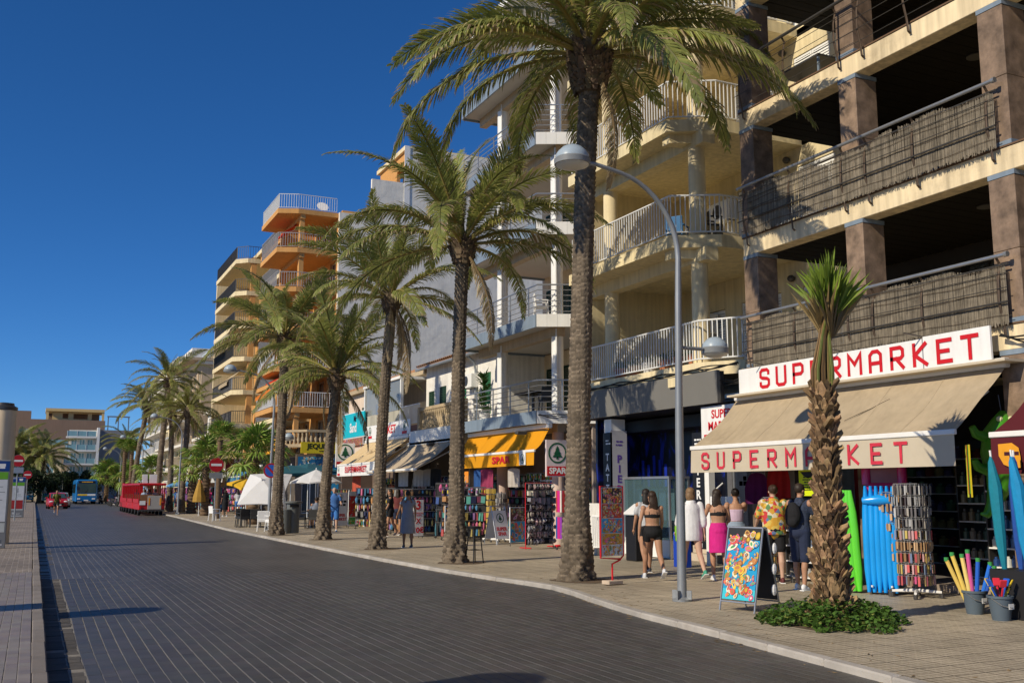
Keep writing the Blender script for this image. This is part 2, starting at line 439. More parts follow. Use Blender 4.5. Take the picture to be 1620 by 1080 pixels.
# sea-side pavement
lp = MB().box(-14, 0.06, -6, Y_PAV, -.2, .0765).build('pavement_sea_side', m_sand, kind='structure')
MB().box(-14, 0.06, Y_PAV, 165, -.2, .08).build('far_surface', m_lpave, lp)
MB().box(-14, -1.9, -6, Y_PAV-.01, -.2, .0785).build('side_surface', m_lpave, lp)
lay(lp, -1.872, lambda y: .092, .108, .21, .007, .08, 5, Y_PAV, (.225,.19,.16), 9, lambda c: c[2]+.31*c[0]-8.9 if c[0]/c[2] > -.04 else 99, wob=.003)
# kerbs: each stone a piece
kb = wempty('kerb_sea_side', loc=(.1,10,0)); kb['kind'] = 'structure'
y = 4.0; k = 0
q = [MB().bbox((0,0,0),(.135,l,.2),.012).mesh('kerb_stone', m_kerb_d) for l in (.985,.975,.99)]
while y < 62:
    put('kerb_stone', q[k%3], kb, T(.142+rr.uniform(-.004,.004), y+.5, -.02+rr.uniform(-.003,.003), rz=rr.uniform(-.003,.003))); y += 1; k += 1
MB().box(.075,.21,62,165,-.12,.08).build('kerb_run', m_kerb_d, kb)
kb = wempty('kerb_shop_side', loc=(7.6,10,0)); kb['kind'] = 'structure'
y = 3.0; k = 0
while y < 66:
    x0, x1 = kerb_x(y), kerb_x(y+1); L_ = sqrt(1+(x1-x0)**2)
    m = MB().bbox((0,0,0),(.15,L_-.012,.2),.016)
    put('kerb_stone', m.mesh('kerb_stone', m_kerb), kb, T((x0+x1)/2+.07, y+.5, -.1+.004+rr.uniform(-.004,.004), rz=-atan2(x1-x0,1)+rr.uniform(-.006,.006))); y += 1; k += 1
mb = MB()
for a, b in ((66,90),(90,120),(120,165)):
    mb.prism([(kerb_x(a),a),(kerb_x(a)+.15,a),(kerb_x(b)+.15,b),(kerb_x(b),b)], -.2, .004)
mb.build('kerb_run', m_kerb, kb)
# shop-side pavement
mb = MB(); ys = [-6]+[p[1] for p in KERB[1:]]
for a, b in zip(ys, ys[1:]):
    mb.prism([(kerb_x(a)+.1,a),(30,a),(30,b),(kerb_x(b)+.1,b)], -.2, 0)
mb.build('pavement_shop_side', m_pave, kind='structure')
# tree pits: bare earth let into the pavement
m_earth = M('tree pit earth', (.12,.085,.055), .95, .35, 7, .8, 45)
PITS = [(9.2,10.05,1.0),(9.3,16.68,.75),(9.0,21.87,.7),(9.05,27.93,.7),(9.05,34.04,.7),(8.5,38.12,.6)]
for (x,y,s) in PITS:
    mb = MB(); n = 14
    mb.add([(x+s*.8*cos(2*pi*k/n)*rr.uniform(.85,1.1), y+s*.8*sin(2*pi*k/n)*rr.uniform(.85,1.1), .004) for k in range(n)]+[(x,y,.03)], [(k,(k+1)%n,n) for k in range(n)])
    mb.build('tree_pit', m_earth, kind='structure')

# dry leaf scraps and dust along the shop-side kerb
mb = MB(); r = random.Random(77)
for k in range(420):
    y = r.uniform(6.5,34); side = r.random() < .5; x = kerb_x(y)-abs(r.gauss(0,.10))-.02 if side else kerb_x(y)+.2+abs(r.gauss(0,.7)); z = (ZR if side else 0)+.004
    a = r.uniform(0,6.28); l = r.uniform(.012,.05); w = l*r.uniform(.15,.5); g = r.uniform(.5,1.3); mb.col = (.26*g,.18*g,.09*g)
    mb.add([(x+l*cos(a),y+l*sin(a),z+.006),(x-w*sin(a),y+w*cos(a),z),(x-l*cos(a),y-l*sin(a),z+.004),(x+w*sin(a),y-w*cos(a),z)], [(0,1,2,3)])
o = mb.build('leaf_litter', M('dry scraps', vcol=True, rough=.9, var=.1)); o['kind'] = 'stuff'; tag(o, 'dry leaf scraps scattered along the kerb and pavement', 'litter')
# ================================================================== buildings
m_cream = M('cream render', (.78,.66,.42), .85, .08, 1.2, .15, 60, streak=.22, dirt=.25)
m_cream_old = M('weathered cream beam', (.80,.66,.43), .85, .10, 1.6, .2, 40, streak=.35, dirt=.5)
m_yellow = M('yellow render', (.73,.62,.385), .85, .09, .8, .15, 50, streak=.24, dirt=.16)
m_white = M('white render', (.80,.78,.73), .85, .08, 1.5, .2, 30, streak=.2, dirt=.4)
m_wpaint = M('white paint', (.80,.80,.78), .5, .05, 2, .0, 40, streak=.06)
m_grey_ren = M('grey gable render', (.80,.77,.69), .9, .13, .5, .5, 1.6, streak=.08, dirt=.15, bdist=.06)
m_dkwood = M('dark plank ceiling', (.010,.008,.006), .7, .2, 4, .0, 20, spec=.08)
m_dark = M('dark interior', (.03,.027,.025), .8, .2, 2)
m_steel = M('galvanised steel', (.42,.43,.44), .38, .08, 6, .0, 20, metal=.75)
m_dksteel = M('dark steel', (.10,.095,.09), .4, .1, 5, .0, 30, metal=.6)
m_alu = M('white painted metal', (.72,.73,.73), .4, .05, 5)
m_stone = M('brown stone panel', (.215,.15,.105), .55, .6, 4.5, .2, 50, dirt=.7, rnd=.16, spec=.4)
m_slate = M('blue grey metal', (.21,.265,.33), .42, .1, 1.5, streak=.2, spec=.5)
m_glass = M('window glass', (.045,.055,.065), .06, .1, .6, spec=.9)
m_curt = M('curtain cloth', (.55,.54,.5), .9, .15, 6)
m_reed = M('dry reed', vcol=True, rough=.9, var=.35, scale=7)
m_green = M('green shutter', (.025,.14,.06), .6, .12, 3)
m_dgreen = M('dark green shutter', (.018,.05,.03), .6, .15, 3)
m_orange = M('orange render', (.62,.325,.11), .85, .07, 1.0, .1, 50, streak=.14)
m_tan = M('tan render', (.50,.39,.27), .9, .08, .8, .15, 30, streak=.2, dirt=.2)
m_rooft = M('clay roof tile', (.36,.19,.10), .9, .35, 6, .3, 40, rnd=.25)
m_bal = M('weathered sandstone', (.42,.33,.21), .9, .25, 5, .4, 40, dirt=.6)

def wall(parent, mat, axis, pos, th, a0, a1, z0, z1, holes=(), name='wall'):
    """wall with real openings; axis 'x' faces the street, 'y' faces along it"""
    A = sorted({a0, a1, *[h[0] for h in holes], *[h[1] for h in holes]}); Z = sorted({z0, z1, *[h[2] for h in holes], *[h[3] for h in holes]})
    mb = MB()
    for za, zb in zip(Z, Z[1:]):
        run = None
        cells = []
        for aa, ab in zip(A, A[1:]):
            solid = not any(h[0] <= aa+1e-6 and h[1] >= ab-1e-6 and h[2] <= za+1e-6 and h[3] >= zb-1e-6 for h in holes)
            if solid:
                if run: run[1] = ab
                else: run = [aa, ab]; cells.append(run)
            else: run = None
        for aa, ab in cells:
            if axis == 'x': mb.box(pos, pos+th, aa, ab, za, zb)
            else: mb.box(aa, ab, pos, pos+th, za, zb)
    return mb.build(name, mat, parent)
def axbox(mb, axis, p0, p1, a0, a1, z0, z1):
    if axis == 'x': mb.box(p0, p1, a0, a1, z0, z1)
    else: mb.box(a0, a1, p0, p1, z0, z1)
def window(parent, axis, pos, a0, a1, z0, z1, fm, gm=None, nx=2, nz=1, fw=.06, recess=.14, name='window', curtain=False):
    mb = MB(); p = pos+recess
    axbox(mb,axis,p,p+.06,a0,a1,z0,z0+fw); axbox(mb,axis,p,p+.06,a0,a1,z1-fw,z1); axbox(mb,axis,p,p+.06,a0,a0+fw,z0+fw,z1-fw); axbox(mb,axis,p,p+.06,a1-fw,a1,z0+fw,z1-fw)
    w = (a1-a0)/nx; hgt = (z1-z0)/nz
    for i in range(1,nx): axbox(mb,axis,p+.003,p+.057,a0+w*i-fw*.5,a0+w*i+fw*.5,z0+fw,z1-fw)
    o = mb.build(name, fm, parent)
    for i in range(nx):
        g = MB(); axbox(g,axis,p+.025,p+.035,a0+w*i+fw*.5,a0+w*(i+1)-fw*.5,z0+fw*.9,z1-fw*.9); g.build('pane', gm or m_glass, o)
    if curtain:
        g = MB(); axbox(g,axis,p+.10,p+.12,a0+.05,a0+w*.7,z0,z1); g.build('curtain', m_curt, o)
    return o
def shutter(parent, axis, pos, a0, a1, z0, z1, mat, sl=.07, name='shutter'):
    mb = MB(); t = .035; f = .05
    axbox(mb,axis,pos-t,pos-.003,a0,a0+f,z0,z1); axbox(mb,axis,pos-t,pos-.003,a1-f,a1,z0,z1)
    for za in (z0,(z0+z1)/2-f/2,z1-f): axbox(mb,axis,pos-t,pos-.003,a0+f,a1-f,za,za+f)
    z = z0+f
    while z < z1-f:
        if axis == 'x': mb.quad((pos-.012,a0+f,z+sl*.9),(pos-.012,a1-f,z+sl*.9),(pos-.032,a1-f,z),(pos-.032,a0+f,z))
        else: mb.quad((a0+f,pos-.012,z+sl*.9),(a1-f,pos-.012,z+sl*.9),(a1-f,pos-.032,z),(a0+f,pos-.032,z))
        z += sl
    return mb.build(name, mat, parent)
def seglen(pts):
    out = []; s = 0
    for a, b in zip(pts, pts[1:]): l = (Vector(b)-Vector(a)).length; out.append((s, s+l, Vector(a), Vector(b))); s += l
    return out, s
def along(segs, d):
    for s0, s1, a, b in segs:
        if d <= s1+1e-6: return a.lerp(b, (d-s0)/(s1-s0)), (b-a).normalized()
    return segs[-1][3], (segs[-1][3]-segs[-1][2]).normalized()
def bar_railing(parent, pts, z, h, step, r, mat, objs=True, rail_r=.025, infill=None):
    """balustrade of upright bars between two rails, along a plan polyline"""
    pts = [(p[0],p[1],0) for p in pts]; segs, tot = seglen(pts)
    rl = MB().tube([(p[0],p[1],z+h) for p in pts], rail_r, 6).build('handrail', mat, parent)
    MB().tube([(p[0],p[1],z+.09) for p in pts], rail_r*.8, 6).build('bottom_rail', mat, rl)
    me = MB().cbox((0,0,0),(r*2,r*2,h-.09)).mesh('bar', mat) if objs else None
    mb = MB(); n = max(2, int(tot/step))
    for i in range(n+1):
        p, t = along(segs, tot*i/n)
        if objs: put('bar', me, rl, T(p.x, p.y, z+.045+h/2, rz=atan2(t.y,t.x)))
        else: mb.cbox((p.x,p.y,z+.045+h/2),(r*2,r*2,h-.09), rz=atan2(t.y,t.x))
    if not objs: mb.build('bars', mat, rl, kind='stuff')
    if infill:
        f = MB()
        for s0, s1, a, b in segs: f.quad((a.x+.02,a.y,z+.12),(b.x+.02,b.y,z+.12),(b.x+.02,b.y,z+h-.05),(a.x+.02,a.y,z+h-.05))
        f.build('screen_panel', infill, rl)
    return rl
def wire_railing(parent, pts, z, h, n, mat, post_step=1.3, r=.014):
    pts = [(p[0],p[1],0) for p in pts]; segs, tot = seglen(pts)
    rl = MB().tube([(p[0],p[1],z+h) for p in pts], r*1.9, 6).build('handrail', mat, parent)
    for i in range(n): MB().tube([(p[0],p[1],z+.1+(h-.1)*i/n) for p in pts], r, 5).build('rail', mat, rl)
    k = max(2, round(tot/post_step)); me = MB().cbox((0,0,0),(.05,.025,h)).mesh('post', mat)
    for i in range(k+1):
        p, t = along(segs, tot*i/k); put('post', me, rl, T(p.x,p.y,z+h/2,rz=atan2(t.y,t.x)))
    return rl

# ---------------------------------------------------------------- brown-pillared building over the near supermarket
b1 = wempty('pillared_building', 'building with square brown stone pillars and reed-screened balconies above the near shop', 'building', (13.4,12,0))
X1 = 13.4; F1 = [4.16, 6.95, 9.74, 12.53, 15.32]
PIL = [(16.4,16.85),(13.42,13.86),(10.25,10.72),(7.1,7.55),(4.0,4.45)]
for i, z in enumerate(F1):
    bm_ = B('edge_beam', m_cream_old, b1, X1, X1+.36, 1, 16.86, z-.38, z, .008)
    B('edge_cap', M('brown cap strip', (.15,.09,.055), .6, .2, 4), bm_, X1-.02, X1+.2, 1, 16.87, z+.003, z+.03)
    B('floor_slab', m_cream, b1, X1+.363, 20, 1, 16.86, z-.3, z-.03)
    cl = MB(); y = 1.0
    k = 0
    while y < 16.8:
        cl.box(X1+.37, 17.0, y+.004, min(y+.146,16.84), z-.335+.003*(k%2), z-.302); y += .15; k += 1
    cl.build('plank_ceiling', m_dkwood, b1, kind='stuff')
    for yy in (12.0, 8.9):
        MB().lathe([(.16,0),(.16,.02),(.1,.03)], (14.9,yy,z-.362), 16).build('ceiling_light', M('dark lamp ring', (.07,.065,.06), .4), b1)
    z0 = F1[i-1] if i else 0
    for (ya, yb) in PIL:
        if z0 == 0 and ya > 16: pass
        pl = B('pillar_cap', m_slate, b1, X1-.012, X1+.52, ya-.008, yb+.008, z-.46, z-.383)
        hh = (z-.463-z0)/2
        for q in range(2): B('stone_panel', m_stone, pl, X1-.006, X1+.51, ya, yb, z0+q*hh+.004, z0+(q+1)*hh-.003, .006)
        if z0: B('stone_foot', m_slate, pl, X1-.022, X1+.52, ya-.01, yb+.01, z0+.031, z0+.10)
    # inner wall: dark joinery with glass and curtains
    z1 = z-.34
    zf = z0 if i else 0
    if i:
        hs_ = [(12.8,14.4,zf+.1,z1-.35),(14.7,16.5,zf+.1,z1-.35),(9,12.2,zf+.1,z1-.35),(5,8.4,zf+.1,z1-.35)]
        w_ = wall(b1, M('dark joinery', (.024,.019,.016), .6, .2, 3), 'x', 17.0, .15, 1, 17.2, zf-.02, z1, hs_, 'inner_wall')
        for h_ in hs_: window(w_, 'x', 17.0, *h_, M('dark joinery', ()), nx=3, curtain=(i == 1), gm=M('dim window glass', (.02,.022,.024), .12, .1, .6, spec=.5) if i != 1 else glass('curtained pane', (.12,.13,.14), .35))
m_curved = M('bent flat steel', (.12,.085,.06), .5, .2, 6, metal=.5)
def bent_post(z):
    pts = [(X1-.03,0,z-.2),(X1-.08,0,z-.16),(X1-.10,0,z+.05),(X1-.17,0,z+.35),(X1-.16,0,z+.7),(X1-.10,0,z+.95),(X1-.18,0,z+1.06)]
    return MB().tube([(p[0]-X1,p[1],p[2]-z) for p in pts], [(.008,.026)]*7, 6).mesh('bent_post', m_curved)
pm = bent_post(0)
rr = random.Random(11)
for i, z in enumerate(F1[:4]):
    ya, yb = 10.38, 16.78
    hr = MB().tube([(X1-.18,ya,z+1.06),(X1-.18,yb,z+1.06)], .032, 10).build('handrail', m_steel if i < 2 else m_dksteel, b1, True)
    MB().lathe([(0,-.03),(.045,-.03),(.045,.03),(0,.03)], (0,0,0), 12).build('end_cap', m_steel, hr).matrix_basis = T(X1-.18, ya-.02, z+1.06, rx=pi/2)
    for k, (dz, x_) in enumerate(((.12,-.115),(.33,-.185),(.55,-.18),(.78,-.155),(.92,-.125))):
        MB().tube([(X1+x_,ya,z+dz),(X1+x_,yb,z+dz)], .007 if i > 1 or k not in (1,4) else .016, 5).build('rail', m_dksteel, hr)
    for yy in (10.55,12.05,13.15,13.75,15.2,16.62):
        po = put('bent_post', pm, hr, T(X1, yy, z))
        MB().cbox((X1-.035,yy,z-.2),(.07,.07,.11)).build('bracket', m_dksteel, po)
    if i < 2:
        mb = MB(); y = ya+.05
        while y < 16.5:
            p_ = .92+.06*sin(y*1.7)+.035*sin(y*6.1)+rr.uniform(-.04,.03); t = rr.uniform(.55,1.3)
            if 12.35 < y < 12.5 and i == 1: p_ -= .12
            mb.col = (.245*t,.21*t,.16*t); w = rr.uniform(.006,.012); x0 = X1-.128+rr.uniform(-.006,.006)
            tl = rr.uniform(-.012,.012); a0, a1 = z+.02+rr.uniform(-.05,.02), z+p_
            mb.add([(x0,y,a0),(x0-.008,y+w/2,a0),(x0,y+w,a0),(x0,y+tl,a1),(x0-.008,y+w/2+tl,a1),(x0,y+w+tl,a1)], [(0,1,4,3),(1,2,5,4),(0,2,5,3)])
            y += w*rr.uniform(.55,.95)
        rs = mb.build('reed_screen', m_reed, b1, kind='stuff')
        for k in range(5):
            MB().tube([(X1-.15+.004*sin(j*2.1+k), ya+.05+(6.1)*j/24, z+.13+.19*k+.014*sin(j*1.3+k*2)) for j in range(25)], .004, 4).build('binding_wire', m_curved, rs)
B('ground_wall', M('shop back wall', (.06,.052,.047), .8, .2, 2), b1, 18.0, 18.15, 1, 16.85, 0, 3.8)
B('party_wall', m_white, b1, 14.3, 18, 16.86, 16.98, 0, 3.78)
B('side_wall', m_cream, b1, 17.2, 20, 1, 16.8, 3.8, 15.3)
# clutter standing on the third-floor balcony
tb = wempty('balcony_table', 'dark table with folded parasol on the upper balcony of the pillared building', 'table', (14.2,15.6,9.74))
MB().box(13.9,14.6,14.9,16.2,10.42,10.46).build('table_top', m_dksteel, tb)
for x in (13.95,14.55):
    for y in (14.95,16.15): MB().box(x-.02,x+.02,y-.02,y+.02,9.77,10.42).build('leg', m_slate, tb)

# ---------------------------------------------------------------- yellow apartment house with chamfered balconies
b2 = wempty('yellow_apartment_house', 'yellow apartment house with chamfered balconies and round columns, behind the nearest palm', 'building', (14,21,0))
F2 = [4.55, 7.6, 10.45, 13.3, 16.2]
for i, z in enumerate(F2):
    fx = 13.62 if i == 0 else 13.2
    poly = [(fx,24.3),(fx,19.35 if i else 18.9),(14.25,18.72 if i else 18.0),(16.8,18.72 if i else 17.2),(16.8,24.3)]
    th = .30
    MB().prism(poly[::-1], z-th, z).build('balcony_slab', m_yellow if i else m_cream, b2)
    ins = [(p[0]+.02 if p[0] < 16 else p[0], p[1]+.02 if p[1] < 20 else p[1]) for p in poly]
    B('cross_beam', m_yellow, b2, 13.85, 14.2, 18.8, 24.29, z-th-.32, z-th-.002)
    MB().prism([(14.2,19.6),(14.2,19.1),(13.35,19.45),(13.35,19.75)], z-th-.22, z-th-.003).build('bracket_beam', m_yellow, b2)
    rp = [(fx+.07,24.2),(fx+.07,19.38 if i else 18.95),(14.28,18.8 if i else 18.08),(16.7,18.8 if i else 17.3)]
    bar_railing(b2, rp, z, .98, .115, .011, m_alu)
    zt = F2[i+1]-.3-.32 if i < 4 else z+2.4
    for yy in (19.3,23.35):
        MB().lathe([(.21,0),(.20,zt-z+.004)], (14.02,yy,z), 20).build('column', m_cream, b2, True)
    # back wall with louvred doors
    hs_ = [(17.6,18.9,z+.02,z+2.05),(19.7,21.3,z+.02,z+2.05),(22.0,23.4,z+.9,z+2.0)]
    w_ = wall(b2, m_yellow, 'x', 16.8, .2, 16.9, 24.3, z-.3, z+2.75, hs_, 'back_wall')
    for h_ in hs_:
        window(w_, 'x', 16.8, *h_, m_wpaint, nx=2)
        md = (h_[0]+h_[1])/2
        if i == 0 or h_[0] < 20:
            shutter(w_, 'x', 16.86, h_[0]+.01, md-.005, h_[2]+.03, h_[3]-.02, m_wpaint); shutter(w_, 'x', 16.86, md+.005, h_[1]-.01, h_[2]+.03, h_[3]-.02, m_wpaint)
    MB().ball((16.7,18.9+.3,z+2.3),(.1,.1,.09),10).build('wall_lamp', m_dksteel, b2, True)
wall(b2, m_yellow, 'y', 24.3, .2, 13.9, 17, 4.25, 17, (), 'end_wall')
B('roof', m_yellow, b2, 13.2, 20, 17, 24.5, 17, 17.3)
# planters, chairs and washing on its balconies
m_terra = M('terracotta', (.42,.16,.08), .85, .2, 8)
m_leafp = M('potted leaf', (.06,.13,.03), .6, .3, 9, trans=.25)
def leaf_tuft(mb, c, r, n, rnd, up=1.0, w=.03):
    for k in range(n):
        a = rnd.uniform(0,2*pi); e = rnd.uniform(.2,1.3)*up; l = r*rnd.uniform(.6,1.1)
        d = Vector((cos(a)*cos(e),sin(a)*cos(e),sin(e))); s_ = d.cross(Vector((0,0,1))).normalized()*w*rnd.uniform(.7,1.3); p = Vector(c); tp = p+d*l; tp.z -= l*.25*rnd.random()
        md = p+d*l*.55
        mb.col = (1,1,1); mb.add([p, md+s_, tp, md-s_], [(0,1,2,3)])
rr = random.Random(21)
for k, (y, sz, mt_) in enumerate(((23.0,.17,m_terra),(22.3,.15,m_terra),(21.6,.19,m_wpaint),(20.9,.16,m_terra),(20.3,.15,m_terra),(19.7,.14,m_terra))):
    o = wempty('potted_plant', ['terracotta pot beside the far column of the yellow house balcony','second terracotta pot along the white first-floor railing','white planter among terracotta pots on the yellow house balcony','terracotta pot next to the white planter','terracotta pot in the middle of the yellow house railing','small terracotta pot by the near column of the yellow house'][k], 'plant', (14.05,y,4.55), group='pots on the first-floor balcony of the yellow house')
    MB().lathe([(sz*.7,0),(sz,.26),(sz*1.08,.26),(sz*1.08,.31),(sz*.85,.31)], (14.05,y,4.55), 14).build('pot', mt_, o, True)
    mb = MB(); leaf_tuft(mb, (14.05,y,4.82), .38, 40, rr); mb.build('leaves', m_leafp, o)
def plain_chair(name, label, x, y, z, rz, mat, group=None, hb=.85, woven=False):
    o = empty(name, label, 'chair', (x,y,z), rz, group)
    MB().bbox((0,0,.43),(.46,.46,.05 if not woven else .12),.015).build('seat', mat, o)
    MB().bbox((0,.21,.43+(hb-.43)/2),(.46,.05,hb-.43),.015, rx=-.12).build('backrest', mat, o)
    for sx in (-1,1):
        for sy in (-1,1): MB().tube([(sx*.2,sy*.2,.42),(sx*.23,sy*.23,0)], .02, 6).build('leg', mat, o)
        MB().bbox((sx*.235,0,.63),(.05,.44,.04),.012).build('armrest', mat, o)
        MB().tube([(sx*.235,-.19,.62),(sx*.22,-.2,.43)], .018, 6).build('arm_post', mat, o)
    return o
plain_chair('balcony_chair', 'dark chair on the second-floor balcony of the yellow house', 14.6, 19.6, 7.6, 1.3, M('dark plastic',(.04,.045,.05),.5))
plain_chair('balcony_chair', 'blue deck chair behind the second-floor bars of the yellow house', 14.3, 20.6, 7.6, 2.2, M('blue canvas',(.06,.17,.36),.8))
# grey blank sign board over the tattoo shop
sb = wempty('fascia_board', 'long blank grey fascia board above the dark blue shopfront', 'sign board', (13.45,21,3.5))
B('board', M('grey vinyl', (.165,.16,.148), .6, .06, 1.5), sb, 13.42, 13.5, 17.95, 24.2, 3.55, 4.27)
B('frame', m_dksteel, sb, 13.5, 13.6, 17.93, 24.22, 3.6, 4.25)
for k in range(3):
    MB().tube([(13.55+.02*k, 17.4+6.6*j/20, 4.33+.03*k+.03*sin(j*1.1+k*2)) for j in range(21)], .016, 5).build('loose_cable', M('black cable', (.02,.02,.02), .5), sb)

# ---------------------------------------------------------------- grey and white house with steel-railed balconies (corner shop below)
b3 = wempty('white_balcony_house', 'house with blue-grey edged balconies and horizontal steel rails above the orange awning', 'building', (14.4,30,0))
F3 = [4.05, 7.05, 10.0, 12.95, 15.9]
m_soff = M('pale soffit', (.52,.49,.45), .9, .08, 1, streak=.0)
m_wallc = M('pale apricot render', (.72,.58,.40), .9, .08, 1, .1, 50, streak=.15)
for i, z in enumerate(F3):
    MB().prism([(13.86,27.62),(13.86,33.8),(17.3,33.8),(17.3,26.78),(15.6,26.78)][::-1], z-.30, z-.002).build('balcony_slab', m_soff, b3)
    B('edge_panel', m_slate, b3, 13.8, 13.858, 27.62, 33.8, z-.38, z+.02)
    e = MB(); a_ = Vector((13.83,27.60,0)); b_ = Vector((15.6,26.74,0)); d = (b_-a_).normalized(); nn = Vector((d.y,-d.x,0))*.05
    n = 6
    for k in range(n):
        p = a_+(b_-a_)*(k/n); q = a_+(b_-a_)*((k+1)/n) - d*.005
        MB().prism([(p.x+nn.x,p.y+nn.y),(q.x+nn.x,q.y+nn.y),(q.x,q.y),(p.x,p.y)], z-.38, z+.02).build('edge_tile', m_wpaint, b3)
    B('far_edge', m_slate, b3, 13.86, 17.3, 33.802, 33.86, z-.38, z+.02)
    B('cross_beam', m_tan, b3, 14.5, 14.78, 27.5, 33.7, z-.62, z-.303)
    wire_railing(b3, [(13.88,33.75),(13.88,27.64),(15.6,26.82),(17.2,26.82)], z+.02, .95, 5, m_steel)
    z0 = F3[i-1] if i else 0
    for (x_, y_) in ((14.64,31.9),(14.64,27.75)):
        MB().lathe([(.19,0),(.19,z-.62-z0)], (x_,y_,z0), 20).build('column', m_wpaint if i else M('pink column paint', (.55,.42,.36), .8, .1, 2), b3, True)
        if i: MB().tube([(x_-.14,y_-.2,z0),(x_-.14,y_-.2,z-.4)], .03, 8).build('downpipe', m_alu, b3, True)
    if i < 4:
        zz = z
        hs_ = [(28.3,29.3,zz+.05,zz+2.1),(30.2,31.2,zz+.05,zz+2.1),(32.3,33.1,zz+.05,zz+2.1)]
        w_ = wall(b3, m_wallc, 'x', 17.3, .2, 24.5, 34, zz-.3, zz+2.66, hs_, 'back_wall')
        for h_ in hs_:
            window(w_, 'x', 17.3, *h_, m_dgreen)
            shutter(w_, 'x', 17.3, h_[0]-.52, h_[0]-.02, h_[2], h_[3], m_dgreen); shutter(w_, 'x', 17.3, h_[1]+.02, h_[1]+.52, h_[2], h_[3], m_dgreen)
B('roof', m_wpaint, b3, 13.9, 18, 26.9, 33.9, 18.5, 18.75)
B('side_wall', m_white, b3, 17.5, 24, 26.8, 33.9, 0, 18.5)
# plants and a table on its first balcony
o = wempty('potted_plant', 'tall leafy potted plant behind the steel rails of the first balcony', 'plant', (14.3,32.7,4.07))
MB().lathe([(.16,0),(.2,.3),(.22,.3)], (14.3,32.7,4.07), 14).build('pot', m_wpaint, o, True)
mb = MB()
for k in range(9): leaf_tuft(mb, (14.3+rr.uniform(-.1,.1),32.7+rr.uniform(-.15,.15),4.5+k*.14), .4, 26, rr, .8, .035)
mb.build('leaves', m_leafp, o)
o = wempty('cafe_table', 'table on the first balcony above the orange awning', 'table', (14.7,29.6,4.07))
MB().bbox((14.7,29.6,4.8),(.8,1.3,.05),.01).build('table_top', m_dkwood, o)
MB().cyl((14.7,29.6,4.07),(14.7,29.6,4.78),.05).build('pedestal', m_dksteel, o)
plain_chair('balcony_chair', 'white plastic chair at the far end of the first balcony', 14.4, 33.2, 4.07, .4, m_wpaint)
plain_chair('balcony_chair', 'dark armchair near the corner of the first balcony', 14.7, 28.6, 4.07, 2.9, M('dark plastic', ()))
plain_chair('balcony_chair', 'white sun lounger chair on the second steel-railed balcony', 14.5, 28.6, 7.07, 1.2, m_wpaint)

# ---------------------------------------------------------------- old white house with green shutters
b4 = wempty('old_white_house', 'old white house with green shutters and a stone balustrade', 'house', (15.4,38,0))
hs_ = [(34.6,35.4,4.5,6.1),(37.0,37.8,4.5,6.1),(39.2,40.0,4.3,6.0),(40.6,41.3,4.1,5.9)]
w_ = wall(b4, m_white, 'x', 15.4, .3, 33.9, 41.6, 3.5, 7.0, hs_)
for k, h_ in enumerate(hs_):
    window(w_, 'x', 15.4, *h_, m_wpaint)
    mt_ = m_green if k < 2 else m_dgreen; md = (h_[0]+h_[1])/2
    shutter(w_, 'x', 15.46, h_[0], md-.004, h_[2], h_[3], mt_); shutter(w_, 'x', 15.46, md+.004, h_[1], h_[2], h_[3], mt_)
B('side_wall', m_white, b4, 15.4, 24, 33.87, 33.9, 3.5, 7.0)
rf = MB(); rf.add([(15.0,33.9,7.0),(15.0,41.7,7.0),(21,41.7,9.2),(21,33.9,9.2),(15.0,33.9,6.9),(15.0,41.7,6.9),(21,41.7,9.1),(21,33.9,9.1)], [(0,1,2,3),(4,5,6,7),(0,1,5,4),(0,3,7,4),(1,2,6,5)])
rf = rf.build('roof', m_rooft, b4)
tl = MB(); n = 8
tl.add([(x_,.11*cos(pi*k/n),.07*sin(pi*k/n)) for x_ in (0,.55) for k in range(n+1)], [(k,k+1,n+2+k,n+1+k) for k in range(n)]); tme = tl.mesh('roof_tile', m_rooft)
y = 33.95
while y < 41.7:
    for j in range(3): put('roof_tile', tme, rf, T(14.93+j*.48, y, 6.985+j*.176, ry=-.352))
    y += .23
MB().tube([(14.95,33.8,6.87),(14.95,41.7,6.87)], .07, 8).build('gutter', M('zinc gutter', (.30,.33,.36), .5, .1, 4, metal=.5), b4, True)
MB().tube([(14.95,35.9,6.85),(15.25,35.9,6.6),(15.32,35.9,6.3),(15.32,35.9,4.0)], .05, 8).build('downpipe', M('zinc gutter', ()), b4, True)
B('balcony_slab', m_bal, b4, 14.1, 15.4, 34.0, 41.5, 3.84, 4.0)
br = B('balustrade_rail', m_bal, b4, 14.12, 14.3, 34.4, 39.0, 4.84, 4.98, .02)
B('balustrade_base', m_bal, br, 14.12, 14.3, 34.4, 39.0, 4.003, 4.1, .01)
bl = MB().lathe([(.07,0),(.07,.05),(.045,.08),(.085,.26),(.08,.34),(.04,.5),(.04,.58),(.07,.66),(.07,.74)], (0,0,0), 10).mesh('baluster', m_bal, True)
y = 34.6
while y < 38.8: put('baluster', bl, br, T(14.21,y,4.1)); y += .21
for yy in (34.42,38.98): B('balustrade_pier', m_bal, br, 14.09, 14.34, yy-.13, yy+.13, 4.003, 5.02, .015)
bar_railing(b4, [(14.2,39.15),(14.2,41.5)], 4.35, .85, .14, .012, m_alu)
B('brown_panel', M('brown red render', (.22,.10,.07), .85, .1, 2), b4, 14.15, 14.25, 39.13, 41.5, 3.85, 4.34)

